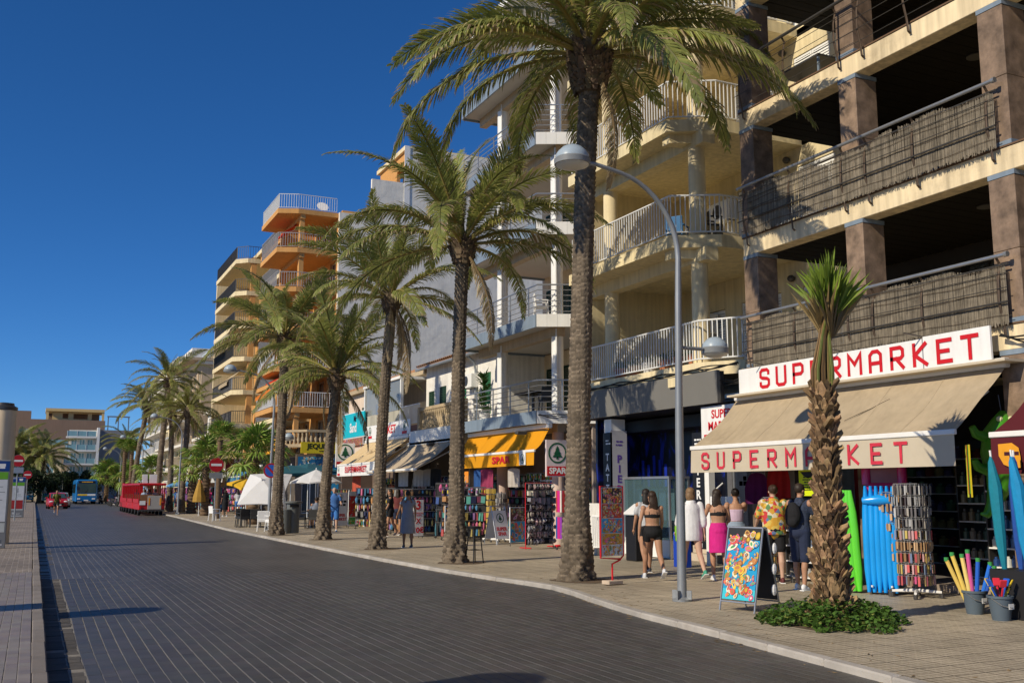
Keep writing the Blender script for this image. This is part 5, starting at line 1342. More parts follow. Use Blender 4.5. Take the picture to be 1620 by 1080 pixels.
# hanging beach things left of the palm
def garment(label, x, y, z, cc, kind='dress', rz=-.6, w=.42, h=.8):
    o = empty('hanging_garment', label, 'garment', (x,y,z), rz); r = random.Random(int(x*77+y*31)); mb = MB(); n = 10; V = []
    for j in range(7):
        s = j/6; ww = w*(.55+.45*min(1,s*2.2)) if kind == 'dress' else w
        for k in range(n+1):
            u = k/n-.5; V.append((u*ww, .03*sin(u*19+s*2+x)*s, -h*s-(.04*(abs(u)*2)**2 if j == 0 else 0)))
    mb.add(V, [(j*(n+1)+k, j*(n+1)+k+1, (j+1)*(n+1)+k+1, (j+1)*(n+1)+k) for j in range(6) for k in range(n)])
    mb.build('cloth', M('cloth%.2f%.2f%.2f' % cc, cc, .9, .15, 6, trans=.1), o, True, 80)
    MB().tube([(-w*.28,0,0),(0,0,.05),(w*.28,0,0)], .006, 5).build('hanger', m_dksteel, o)
    MB().tube([(0,0,.05),(.02,0,.1),(0,0,.14)], .004, 5).build('hook', m_steel, o)
    return o
garment('dark purple beach dress hanging by the shop entrance', 13.1, 16.3, 2.0, (.10,.01,.08), w=.5, h=.62)
garment('red beach dress hanging by the shop entrance', 13.3, 15.9, 2.3, (.45,.02,.02), w=.45, h=.95)
garment('dark patterned towel hanging in the shop entrance', 13.5, 15.2, 2.3, (.05,.04,.04), 'towel', w=.6, h=1.1)
o = wempty('poster', 'neon yellow poster with black print hanging beside the palm trunk', 'poster', (12.6,14.1,1.7))
B('sheet', M('neon yellow card', (.62,.72,.01), .6, .03), o, 12.6, 12.606, 13.65, 14.5, 1.55, 2.1)
print_lines(o, FW(12.598,14.2,1.76), .4, 6, .045, m_blk, 5)
mb = MB(); mb.add([(0,0,.003),(.28,0,.003),(.28,.35,.003)], [(0,1,2)]); mb.add([(-.5,.42,.003),(-.1,.42,.003),(-.15,.36,.003),(-.3,.3,.003),(-.42,.35,.003)], [(0,1,2,3,4)]); mb.build('black_print', m_blk, o).matrix_basis = FW(12.598,13.95,1.56)
tier_rack('small colourful spinner rack of drinks and sweets by the shop entrance', 12.3, 14.95, 1.55, 9, .13, [[(.5,.3,.1),(.6,.5,.2),(.2,.3,.3),(.1,.3,.45),(.5,.1,.1),(.6,.6,.6)]], 9, .2, 'dark', cols=3, item=(.05,.12))
bottle_shelf('low shelf of small goods behind the floral shirt', 12.9, 13.25, 14.0, 15.3, .05, 5, .28, 10, mix+metal, 14)
o = wempty('newspaper_stand', 'white wire stand of magazines beside the tattoo shop window', 'stand', (13.3,17.4,0))
for k in range(4): B('magazine', [m_sign, M('mag1',(.35,.4,.45),.4), M('mag2',(.5,.45,.35),.4), m_sign][k], o, 13.1+.02*k, 13.13+.02*k, 17.1+.22*k, 17.3+.22*k, 1.28, 1.52)
MB().tube([(13.2,17.0,0),(13.2,17.0,1.5),(13.2,18.0,1.5),(13.2,18.0,0)], .014, 6).build('wire_frame', m_bar, o)
B('tray', m_bar, o, 13.05, 13.3, 17.0, 18.0, 1.2, 1.23)

# ------------------------------------------------ flat printed boards
def blobs(mb, w, h, seed, n, pal, z=.003):
    """printed things: irregular patches, most of them with an inner patch"""
    r = random.Random(seed); n = int(n*2.2); s0 = min(w, h*1.3)
    for k in range(n):
        x = r.uniform(-.45,.45)*w; y = r.uniform(-.46,.46)*h; a = r.uniform(0,3.14); rx = r.uniform(.025,.085)*s0; ry = rx*r.uniform(.5,2.0); m = 9
        zz = z+k*.00010; ph = r.uniform(0,6); am = r.uniform(.05,.4)
        lay_ = [(1.0,r.choice(pal)),(r.uniform(.35,.7),r.choice(pal))]
        if r.random() < .10: lay_.insert(0,(1.2,(.7,.7,.66)))
        for sc, cc in lay_:
            zz += .00003; g = r.uniform(.6,1.15); mb.col = tuple(c*g for c in cc); P = []
            for q in range(m):
                t = 2*pi*q/m; R = sc*(1+am*sin(t*2+ph)+am*.5*sin(t*3+ph*2)); px_ = x+R*(rx*cos(t)*cos(a)-ry*sin(t)*sin(a)); py_ = y+R*(rx*cos(t)*sin(a)+ry*sin(t)*cos(a))
                P.append((max(-w*.5,min(w*.5,px_)), max(-h*.5,min(h*.5,py_)), zz))
            mb.add(P, [tuple(range(m))])
ice = [(.75,.45,.12),(.6,.25,.08),(.8,.7,.5),(.75,.1,.08),(.02,.25,.6),(.8,.55,.05),(.35,.15,.06),(.1,.4,.15),(.7,.15,.3)]
def picture(parent, m4, w, h, bg, seed, n, pal=ice, bands=None):
    mb = MB(); mb.col = bg; mb.add([(-w/2,-h/2,.001),(w/2,-h/2,.001),(w/2,h/2,.001),(-w/2,h/2,.001)], [(0,1,2,3)])
    for (f0,f1,cc) in (bands or []):
        mb.col = cc; mb.add([(-w/2,-h/2+h*f0,.002),(w/2,-h/2+h*f0,.002),(w/2,-h/2+h*f1,.002),(-w/2,-h/2+h*f1,.002)], [(0,1,2,3)])
    blobs(mb, w, h, seed, n, pal); o = mb.build('picture_print', m_print, parent); o.matrix_basis = m4; return o
# A-frame board with ice cream pictures
o = empty('sandwich_board', 'folding sandwich board covered with ice cream pictures on a blue ground', 'sandwich board', (9.12,11.6,0), -.10)
tl = radians(13)
for sg in (-1,1):
    mm = T(0, sg*.30, 0, rx=sg*tl)
    fr = MB()
    for x in (-.29,.29): fr.tube([(x,0,0),(x,0,1.16)], .014, 6)
    fr.tube([(-.29,0,1.16),(.29,0,1.16)], .014, 6); fr.tube([(-.29,0,.13),(.29,0,.13)], .012, 6)
    f = fr.build('frame', m_steel, o); f.matrix_basis = mm
    MB().box(-.275,.275,-.006,.006,.15,1.15).build('panel', M('black board', (.03,.03,.032), .6, .1), f)
    if sg < 0: picture(f, FC(0,-.008,.65), .54, .98, (.02,.30,.55), 3, 75, bands=[(.84,1.0,(.03,.03,.03)),(.0,.15,(.05,.5,.6))])
o.rotation_euler[2] = -1.3
for k in range(3): MB().ball((.31,.18-.02*k,.85-.28*k),(.03,.05,.08),8).build('clip', m_sign, o)
# red postcard stand
o = empty('poster_stand', 'red tubular stand with beach toy pictures on a stone foot', 'display stand', (9.35,15.7,0), .2)
MB().bbox((0,0,.045),(.34,.2,.07),.01).build('stone_foot', M('stone foot', (.5,.4,.3), .9, .15), o)
MB().tube([(0,0,.05),(0,0,.36),(.18,0,.42),(.27,0,.50),(.27,0,1.72),(-.27,0,1.72),(-.27,0,.47),(.2,0,.44)], .017, 8).build('frame', m_red, o, True)
MB().box(-.25,.25,-.012,.012,.5,1.7).build('panel', m_sign, o)
for k, (z0, z1, bgc) in enumerate(((1.42,1.69,(.05,.04,.05)),(1.16,1.41,(.55,.08,.05)),(.9,1.15,(.05,.35,.65)),(.7,.89,(.65,.35,.05)),(.51,.69,(.6,.65,.7)))):
    picture(o, FC(0,-.014,(z0+z1)/2), .48, z1-z0, bgc, 40+k, 42)
# ------------------------------------------------ tattoo shop between the two houses
ts = wempty('tattoo_shopfront', 'dark blue tattoo shopfront with mural under the yellow house', 'shopfront', (14.8,21,0))
def mural():
    m = bpy.data.materials.new('blue mural'); m.use_nodes = True; N = m.node_tree.nodes; L = m.node_tree.links; b = N['Principled BSDF']; b.inputs['Roughness'].default_value = .35
    g = N.new('ShaderNodeNewGeometry'); mp = N.new('ShaderNodeMapping'); mp.inputs['Scale'].default_value = (1,1.1,.45); L.new(g.outputs['Position'], mp.inputs[0])
    n = N.new('ShaderNodeTexNoise'); n.inputs['Scale'].default_value = 1.3; n.inputs['Detail'].default_value = 5; n.inputs['Distortion'].default_value = 2.2; L.new(mp.outputs[0], n.inputs['Vector'])
    cr = N.new('ShaderNodeValToRGB'); e = cr.color_ramp.elements; e[0].position = .47; e[0].color = (.006,.006,.012,1); e[1].position = .62; e[1].color = (.008,.02,.26,1)
    q = cr.color_ramp.elements.new(.55); q.color = (.006,.008,.035,1)
    L.new(n.outputs[0], cr.inputs[0]); L.new(cr.outputs[0], b.inputs['Base Color']); return m
m_mural = mural()
B('mural_wall', m_mural, ts, 15.4, 15.6, 18.8, 24.6, 0, 3.9)
B('mural_side', m_mural, ts, 14.0, 15.4, 24.2, 24.3, 0, 3.9)
B('awning_box', m_blk, ts, 14.6, 15.4, 18.5, 24.2, 3.2, 3.5)
B('ceiling', m_blk, ts, 13.5, 17, 17.1, 24.3, 3.55, 3.6)
hs_ = [(17.15,18.55,.15,2.4)]
w_ = wall(ts, M('shop grey', (.12,.12,.13), .5), 'x', 14.2, .12, 17.05, 18.8, 0, 3.54, hs_)
d_ = window(w_, 'x', 14.2, *hs_[0], m_steel, M('dark shop glass', (.02,.025,.04), .08), nx=1, recess=.02, name='door')
mb = MB(); r = random.Random(4)
for i in range(8):
    for j in range(5):
        if r.random() < .5 and i+j > 3: mb.col = (.01,.06,.6); mb.box(14.245,14.25,17.25+.14*i,17.37+.14*i,1.75+.11*j,1.85+.11*j)
mb.build('blue_squares', m_print, d_)
M('mural blue', (.012,.03,.32), .4)
for k in range(5): B('painted_bar', M('mural blue', ()), ts, 15.385, 15.395, 22.9+.28*k, 23.02+.28*k, 1.75, 2.35+.12*(k%3))
pz = wempty('pillar_sign', 'square sign pillar with vertical lettering, TATTOO side black and PIERCING side grey', 'sign', (13.6,23,0))
B('core', m_wpaint, pz, 13.63, 14.05, 22.84, 23.2, 0, 3.5)
B('black_face', m_blk, pz, 13.6, 13.628, 22.8, 23.22, .4, 3.15); B('grey_face', M('pale grey panel', (.42,.42,.47), .5, .04), pz, 13.6, 14.08, 22.8, 22.838, .4, 3.2)
m_purple = M('purple lettering', (.10,.05,.30), .5)
for k, ch in enumerate('TATTOO'): lettering(ch, .26, m_sign, pz, FW(13.596,23.0,2.5-.27*k), bold=.008)
for k, ch in enumerate('PIERCING'): lettering(ch, .27, m_purple, pz, FC(13.84,22.797,2.45-.26*k), bold=.01)
print_lines(pz, FC(13.84,22.797,2.85), .24, 2, .09, m_purple, 3); print_lines(pz, FW(13.598,23.0,2.88), .2, 2, .08, m_sign, 4)
p2_ = wempty('pillar_sign', 'narrow black sign with white vertical PIERCING beside the lamp post', 'sign', (13.6,18.98,0))
B('board', m_blk, p2_, 13.6, 13.66, 18.78, 19.2, .35, 2.95)
for k, ch in enumerate('PIERCING'): lettering(ch, .28, m_sign, p2_, FW(13.596,18.99,2.35-.27*k), bold=.008)
print_lines(p2_, FW(13.598,18.99,2.72), .24, 2, .09, m_sign, 6)
vt = wempty('glass_display_case', 'aluminium framed glass display case in front of the tattoo shop', 'display case', (14,22,0))
for x in (14.0,14.55):
    for y in (20.75,23.2): B('post', m_steel, vt, x-.025, x+.025, y-.025, y+.025, 0, 1.93)
B('top_frame', m_steel, vt, 13.97, 14.58, 20.72, 23.23, 1.93, 1.99); B('plinth', m_wpaint, vt, 13.99, 14.56, 20.76, 23.19, .02, .45)
m_case = glass('case glass', (.30,.48,.52), .14, .03)
B('glass_pane', m_case, vt, 13.99, 14.0, 20.78, 23.17, .46, 1.92); B('glass_pane', m_case, vt, 14.03, 14.53, 20.74, 20.75, .46, 1.92)
mb = MB()
for k in range(6): mb.col = [(.1,.3,.35),(.5,.55,.55),(.15,.2,.3)][k%3]; mb.box(14.5,14.51,20.9+.38*k,21.2+.38*k,.9,1.7)
mb.build('backing_prints', m_print, vt)
lw = wempty('entrance_steps', 'white entrance steps with bar gate beside the nearest palm trunk', 'steps', (13.7,23.8,0))
B('low_wall', m_white, lw, 13.75, 14.0, 23.3, 24.3, 0, 1.3); 
for k in range(2): B('step', M('pale stone step', (.52,.44,.34), .85, .15), lw, 13.2+.28*k, 14.0, 22.9+.0*k, 23.28, .17*k+.003, .17*(k+1))
gt = B('gate_frame', m_wpaint, lw, 13.6, 13.64, 23.32, 23.86, .95, 1.0); B('gate_frame_low', m_wpaint, gt, 13.6, 13.64, 23.32, 23.86, .12, .17)
for k in range(6): B('gate_bar', m_wpaint, gt, 13.605, 13.635, 23.32+.104*k, 23.345+.104*k, .17, .95)
st = wempty('staircase', 'pale stairway with tubular handrail behind the lamp post', 'stairs', (14.6,19.8,0))
for k in range(7): B('stair_step', M('pale stone step', ()), st, 14.25+.25*k, 15.9, 19.25, 20.55, .17*k+.002, .17*(k+1))
for y in (19.3,20.5): MB().tube([(14.25,y,0),(14.25,y,1.0),(15.8,y,2.1)], .02, 8).build('handrail', m_alu, st, True)
o = wempty('menu_lectern', 'dark pulpit stand with open price list beside the red poster stand', 'stand', (12.9,20.4,0))
B('pedestal', m_blk, o, 12.85, 13.15, 20.5, 20.95, 0, 1.05, .02); MB().bbox((12.95,20.7,1.2),(.42,.5,.03),.005,ry=-.6).build('open_page', m_sign, o)
bb = wempty('advertising_box', 'low bright blue advertising box behind the woman in the white shirt', 'sign', (12.85,18.6,0))
B('box', M('bright blue box', (.01,.05,.38), .45, .06), bb, 12.75, 12.95, 18.4, 18.8, 0, .75, .01)
# ------------------------------------------------ orange-awning shop
a3 = awning('shop_awning', 'orange canvas awning with red lettering under the blue-grey balcony', 14.15, 3.55, 13.62, 2.84, 27.35, 33.7, m_ocan, m_ocan, .44)
lettering('SPAR', .30, m_red, a3, FW(13.585,29.75,2.60), bold=.012, sx=1.9, spacing=1.1)
B('badge_panel', m_sign, a3, 13.585, 13.59, 27.9, 28.35, 2.42, 2.8); fir_logo(a3, FW(13.583,28.12,2.61), .15, m_fir, m_sign)
MB().tube([(13.95,27.1,3.45),(13.3,26.9,3.4),(13.05,26.9,3.36)], .02, 6).build('lamp_arm', m_dksteel, a3); MB().bbox((12.95,26.9,3.33),(.34,.2,.1),.03).build('flood_lamp', m_dksteel, a3)
sq = wempty('shop_sign', 'square sign with green fir emblem over red name band, right of the orange awning', 'sign', (14.2,27,2.05))
B('panel', M('pink white sign', (.68,.58,.58), .5, .04), sq, 13.82, 14.56, 26.95, 27.03, 2.05, 3.15)
B('name_band', m_red, sq, 13.84, 14.54, 26.94, 26.949, 2.08, 2.36)
fir_logo(sq, FC(14.19,26.946,2.76), .31, m_fir, m_sign); lettering('SPAR', .25, m_sign, sq, FC(14.19,26.937,2.22), bold=.008)
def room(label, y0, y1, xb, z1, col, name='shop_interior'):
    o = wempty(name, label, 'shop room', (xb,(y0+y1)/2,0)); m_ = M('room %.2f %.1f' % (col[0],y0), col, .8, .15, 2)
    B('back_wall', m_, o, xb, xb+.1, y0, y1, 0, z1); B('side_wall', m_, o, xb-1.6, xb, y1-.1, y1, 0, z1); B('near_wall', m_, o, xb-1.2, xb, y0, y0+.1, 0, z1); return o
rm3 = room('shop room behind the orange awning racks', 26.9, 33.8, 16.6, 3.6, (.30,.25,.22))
drk = [(.6,.05,.04),(.02,.1,.5),(.6,.5,.05),(.05,.35,.1),(.55,.55,.55),(.5,.2,.05)]
picture(rm3, FW(16.59,30.6,1.9), 3.2, 1.6, (.55,.52,.52), 60, 34, drk)
o = wempty('drinks_cooler', 'blue drinks cooler with rows of bottles behind the orange awning', 'fridge', (14.7,28.2,0))
B('cabinet', M('drinks blue', (.01,.07,.32), .4, .05), o, 14.7, 15.3, 27.9, 28.9, 0, 2.3, .02)
for k in range(5):
    mb = MB(); r = random.Random(k)
    for j in range(9): mb.col = r.choice(drk); mb.lathe([(.04,0),(.04,.16),(.015,.22),(.015,.26)], (14.66,27.98+.105*j,.85+.28*k), 8)
    sh = B('shelf_board', m_bar, o, 14.6, 14.7, 27.92, 28.9, .82+.28*k, .845+.28*k); mb.build('bottles', m_vcg, sh, True, kind='stuff')
# ---- goods racks facing the street
def goods_rack(label, x, y, w, h, rows, cols, pal, seed, rz=0, z0=.12, item=None, legs=m_dksteel, lean=.0, group=None, header=None):
    """wire panel rack, face towards local -Y, rows of hung goods"""
    o = empty('goods_rack', label, 'display rack', (x,y,0), rz, group); r = random.Random(seed); ch = (h-z0)/rows; cw = w/cols
    fr = MB()
    for s in (-1,1): fr.tube([(s*w/2,0,0),(s*w/2,lean*h,h)], .014, 6); fr.tube([(s*w/2,-.22,.04),(s*w/2,.22,.04)], .016, 6)
    fr.tube([(-w/2,lean*h,h),(w/2,lean*h,h)], .014, 6); fr.build('frame', legs, o); MB().box(-w/2+.02,w/2-.02,.004,.016,z0,h-.03).build('back_panel', M('dark grid panel', (.03,.03,.032), .8, .2, 8), o)
    k0 = cols
    for i in range(rows):
        z = z0+ch*(i+.94); mb = MB(); yy = lean*z
        bar = MB().tube([(-w/2,yy-.03,z),(w/2,yy-.03,z)], .008, 5).build('hook_bar', m_steel, o)
        sort = r.randrange(4); c_row = [r.choice(pal) for _ in range(4)]; cols = int(k0*r.choice((1,1.4,1.9))); cw = w/cols
        for k in range(cols):
            g = r.uniform(.35,1.15); c_ = r.choice(c_row if r.random() < .7 else pal); gy = sum(c_)/3; mb.col = tuple(min(.8,(c*.72+gy*.28)*g) for c in c_)
            hh = ch*r.uniform(.5,1.0); ww = cw*r.uniform(.55,1.05); d_ = r.uniform(.01,.12); x_ = -w/2+cw*(k+.5)+r.uniform(-.2,.2)*cw; zc = z-.02-hh/2; yc = yy-.05-d_/2
            if r.random() < .06: continue
            if sort == 0: mb.cbox((x_,yc,zc),(ww,d_,hh), rz=r.uniform(-.5,.5), ry=r.uniform(-.12,.12))
            elif sort == 1: mb.tube([(x_,yc,z-.02),(x_+r.uniform(-.02,.02),yc-.02,zc),(x_,yc,z-.02-hh)], [(ww*.2,.01),(ww*.5,d_*.5+.01),(ww*.42,.01)], 7)
            elif sort == 2: mb.lathe([(ww*.25,-hh*.48),(ww*.42,-hh*.1),(ww*.4,hh*.2),(ww*.14,hh*.3),(ww*.14,hh*.45)], (x_,yc,zc), 7)
            else:
                mb.cbox((x_,yc,zc),(ww,.012,hh), rz=r.uniform(-.3,.3), ry=r.uniform(-.08,.08)); mb.col = tuple(min(.8,c*g) for c in r.choice(pal)); mb.ball((x_,yc-.02,zc),(ww*.3,.02,hh*.3),6)
        mb.build('hanging_goods', m_vc, bar, kind='stuff')
    return o
cardp = [(.55,.48,.40),(.40,.34,.28),(.62,.58,.52),(.25,.2,.18),(.5,.3,.3),(.6,.55,.4),(.3,.3,.35)]
brightp = [(.7,.08,.25),(.02,.3,.6),(.75,.55,.05),(.05,.45,.35),(.6,.05,.05),(.7,.7,.65),(.3,.1,.4),(.03,.05,.2),(.8,.35,.05)]
swim = [(.6,.03,.25),(.03,.03,.06),(.02,.1,.4),(.25,.05,.35),(.05,.3,.4),(.65,.6,.55),(.5,.05,.05)]
goods_rack('tall rack of bracelets and sunglasses on a red base beside the nearest palm', 13.2, 26.2, 1.15, 1.85, 9, 12, cardp, 1, .35, legs=m_red)
tier_rack('spinner of towels and sarongs at the near end of the orange-awning shop', 13.7, 25.6, 1.7, 2, .22, [swim], 15, 0, 'red', cols=3, item=(.12,.7))
o = empty('sandwich_board', 'white sandwich board with green fir emblem outside the orange-awning shop', 'sandwich board', (13.1,28.9,0), .30)
for sg in (-1,1):
    f = MB(); 
    for x in (-.28,.28): f.tube([(x,0,0),(x,0,1.2)], .016, 6)
    f.tube([(-.28,0,1.2),(.28,0,1.2)], .016, 6); f = f.build('frame', m_steel, o); f.matrix_basis = T(0,sg*.3,0,rx=sg*.24)
    MB().box(-.265,.265,-.01,.01,.18,1.05).build('panel', m_sign, f)
    if sg < 0: fir_logo(f, FC(0,-.012,.82), .15, m_fir, m_sign); lettering('SUPER\nSPAR', .15, m_red, f, FC(0,-.013,.40), bold=.005)
o = empty('poster_board', 'ice cream poster board leaning beside the bracelet rack', 'display board', (13.25,27.6,0), .3)
MB().box(-.4,.4,0,.03,.12,1.15).build('panel', m_sign, o); picture(o, FC(0,-.004,.42), .78, .6, (.05,.35,.6), 71, 20); picture(o, FC(0,-.004,.93), .78, .4, (.15,.05,.03), 72, 14)
for s in (-1,1): MB().tube([(s*.38,.015,0),(s*.38,.015,.15)], .012, 5).build('leg', m_dksteel, o)
tier_rack('yellow spinner rack of corn snacks by the pink column', 13.5, 30.3, 1.75, 8, .13, [[(.6,.42,.08),(.5,.35,.1)]], 16, 0, 'white', cols=4, item=(.06,.16))
tier_rack('grey spinner rack of magnets next to the yellow spinner', 13.6, 29.7, 1.6, 9, .15, [metal], 17, .4, 'white', cols=5, item=(.05,.12))
goods_rack('crowded rack of swimming bags and flip-flops left of the pink column', 13.1, 31.6, 1.5, 1.75, 6, 9, brightp, 2, -.5)
goods_rack('rack of dark swimwear behind the black stool', 13.2, 32.9, 1.2, 1.9, 4, 8, swim, 3, -.6)
o = empty('poster_board', 'ice cream menu board behind the black stool', 'display board', (12.6,31.2,0), .2)
MB().box(-.38,.38,0,.03,.3,1.15).build('panel', m_sign, o); picture(o, FC(0,-.004,.72), .74, .82, (.02,.08,.25), 73, 26)
for s in (-1,1): MB().tube([(s*.36,.015,0),(s*.36,.015,.32)], .012, 5).build('leg', m_dksteel, o)
o = wempty('hanging_banner', 'narrow orange and white ice cream banner under the orange awning', 'banner', (13.7,33.0,1.7))
B('cloth', M('orange banner', (.75,.25,.02), .7), o, 13.7, 13.71, 32.7, 33.1, 1.6, 2.3); picture(o, FW(13.697,32.9,1.95), .36, .4, (.75,.3,.05), 77, 5)
# ---- tan-awning shop under the stone balustrade
a4 = awning('shop_awning', 'tan canvas awning below the blank white fascia', 14.1, 3.48, 12.6, 2.42, 35.0, 41.0, m_tcan, m_tcan, .08)
wf = wempty('fascia_board', 'blank white fascia board under the stone balustrade', 'sign board', (14.1,37.5,3.5))
B('panel', m_sign, wf, 14.04, 14.09, 35.2, 39.9, 3.5, 4.02); B('edge', m_alu, wf, 14.03, 14.1, 35.15, 39.95, 4.022, 4.06)
MB().bbox((13.9,37.0,3.42),(.3,.22,.14),.03).build('flood_lamp', m_dksteel, wf); MB().tube([(14.05,37,3.5),(13.9,37,3.46)],.02,6).build('lamp_arm', m_dksteel, wf)
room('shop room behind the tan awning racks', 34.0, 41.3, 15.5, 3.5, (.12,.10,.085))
goods_rack('rack of postcards and toys nearest the three-for-ten sign', 12.9, 35.2, 1.3, 1.7, 6, 10, brightp, 4, -.45)
goods_rack('rack of beach bags with a turquoise fan on top', 12.9, 36.7, 1.3, 1.7, 5, 8, brightp, 5, -.5)
goods_rack('rack of books and magazines behind the woman in the grey dress', 12.9, 38.2, 1.4, 1.6, 6, 9, brightp+cardp, 6, -.5)
goods_rack('rack of straw hats and caps under the tan awning', 13.2, 39.8, 1.3, 1.75, 4, 6, cardp, 7, -.6)
for k, (y, cc, lb) in enumerate(((35.6,(.02,.02,.02),'black shirt hanging under the tan awning, nearest'),(36.4,(.35,.33,.3),'grey shirt hanging under the tan awning'),(37.5,(.5,.48,.45),'white shirt hanging under the tan awning'),(39.3,(.6,.6,.6),'pale dress hanging under the tan awning, farthest'))):
    garment(lb, 13.6, y, 2.45, cc, 'towel', -1.0, .5, .65)
o = empty('price_board', 'white standing board with red price lettering 3 x 10', 'sign', (12.2,33.6,0), .15)
MB().box(-.2,.2,0,.02,.08,1.32).build('panel', m_sign, o)
lettering('3', .42, m_red, o, FC(0,-.004,1.12), bold=.012); lettering('CAMISETAS\nT-SHIRT', .075, m_red, o, FC(0,-.004,.82)); lettering('X', .26, m_red, o, FC(0,-.004,.58), bold=.006); lettering('10\u20ac', .26, m_red, o, FC(0,-.004,.27), bold=.008)
for s in (-1,1): MB().tube([(s*.18,.02,0),(s*.18,.02,.1)], .012, 5).build('leg', m_dksteel, o); MB().tube([(s*.18,.3,0),(s*.18,.02,1.0)], .01, 5).build('prop', m_dksteel, o)
# ---- second supermarket with sand awning, white valance, turquoise board
a5 = awning('shop_awning', 'sand coloured awning with white valance and red letters, beyond the slim palm', 14.1, 3.85, 12.75, 2.8, 40.1, 46.2, m_sand_can, m_sign, .52)
lettering('SUPERMARKET', .36, m_red, a5, FW(12.70,43.2,2.55), bold=.012, sx=1.15, spacing=1.25)
B('valance_badge', m_red, a5, 12.715, 12.72, 45.75, 46.1, 2.32, 2.42); fir_logo(a5, FW(12.712,45.92,2.6), .12, m_fir, m_sign)
lettering('SPAR', .34, M('faded print', (.50,.38,.24), .9), a5, FW(13.38,43.4,3.36) @ Matrix.Rotation(-.66,4,'X'), bold=.004)
o = wempty('shop_sign', 'white band sign with red letters and fir emblems above the sand awning', 'sign', (14.15,43,4))
B('panel', m_sign, o, 14.1, 14.14, 40.0, 46.3, 4.0, 4.62); lettering('MARKET', .5, m_red, o, FW(14.095,43.1,4.3), bold=.012, sx=1.3)
for y in (45.6,40.7): fir_logo(o, FW(14.095,y,4.37), .2, m_fir, m_sign); B('name_band', m_red, o, 14.09, 14.097, y-.3, y+.3, 4.03, 4.15)
o = wempty('shop_sign', 'projecting square sign with green fir emblem at the end of the sand awning', 'sign', (13.2,46.6,2.8))
B('panel', m_sign, o, 12.75, 13.65, 46.55, 46.65, 2.72, 3.85); B('name_band', m_red, o, 12.78, 13.62, 46.54, 46.549, 2.76, 2.98); fir_logo(o, FC(13.2,46.546,3.42), .38, m_fir, m_sign); lettering('SPAR', .19, m_sign, o, FC(13.2,46.537,2.87), bold=.006)
MB().tube([(13.6,46.6,3.7),(14.2,46.6,3.8)], .025, 6).build('bracket', m_dksteel, o)
o = wempty('shop_sign', 'turquoise board with a black and white bar name and palm drawings', 'sign', (14.15,48.5,4.2))
B('panel', M('turquoise board', (.01,.45,.55), .45, .04), o, 14.1, 14.16, 46.6, 50.4, 4.24, 5.42); B('edge', m_sign, o, 14.12, 14.2, 46.55, 50.45, 4.2, 4.238); B('edge', m_sign, o, 14.12, 14.2, 46.55, 50.45, 5.422, 5.46)
lettering('Mr', .42, m_blk, o, FW(14.09,48.1,5.12), bold=.012); lettering('Sand', .62, m_sign, o, FW(14.09,48.4,4.68), bold=.02)
for y in (49.9,47.1):
    mb = MB(); mb.col = (.02,.06,.06); mb.tube([(0,0,0),(.03,.15,0),(.02,.3,0)], .012, 4)
    for k in range(5): a = .3+k*.65; mb.add([(.02,.3,.002),(.02+.12*cos(a),.3+.09*sin(a),.002),(.02+.08*cos(a+.3),.3+.05*sin(a+.3),.002)], [(0,1,2)])
    mb.build('palm_drawing', m_print, o).matrix_basis = FW(14.094,y,4.85)
pc = wempty('menu_sign', 'strip of food photographs below the turquoise board', 'sign', (14.1,48.3,3.9)); B('panel', m_sign, pc, 14.1, 14.13, 46.7, 50.2, 3.7, 4.18); picture(pc, FW(14.096,48.45,3.94), 3.4, .46, (.3,.1,.06), 80, 40, ice)
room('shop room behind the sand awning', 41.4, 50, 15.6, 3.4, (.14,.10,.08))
o = empty('poster_board', 'white and red notice board outside the sand-awning shop', 'display board', (12.5,44.6,0), .3)
MB().box(-.36,.36,0,.03,.1,1.55).build('panel', m_sign, o); fir_logo(o, FC(0,-.004,1.38), .11, m_fir, m_sign); print_lines(o, FC(0,-.004,1.03), .5, 2, .15, m_blk, 7, .6); lettering('SUPER\nMARKET', .17, m_red, o, FC(0,-.004,.45), bold=.006)
for s in (-1,1): MB().tube([(s*.34,.015,0),(s*.34,.015,.12)], .012, 5).build('leg', m_dksteel, o)
o = empty('poster_board', 'red and green advert board beside the white notice board', 'display board', (12.9,43.8,0), .3)
MB().box(-.32,.32,0,.03,.1,1.6).build('panel', m_sign, o); picture(o, FC(0,-.004,.95), .62, .9, (.55,.05,.04), 81, 14, ice); picture(o, FC(0,-.004,.32), .62, .3, (.1,.4,.1), 82, 6)
for s in (-1,1): MB().tube([(s*.3,.015,0),(s*.3,.015,.12)], .012, 5).build('leg', m_dksteel, o)
goods_rack('rack of bottled drinks under the sand awning', 13.2, 45.6, 1.4, 1.7, 5, 9, drk, 8, -.3)
goods_rack('rack of snacks and toys under the sand awning', 13.3, 42.2, 1.6, 1.75, 5, 10, brightp, 9, -.5)
B('doorpost', m_wpaint, rm3, 14.3, 14.5, 26.2, 26.4, 0, 3.6)
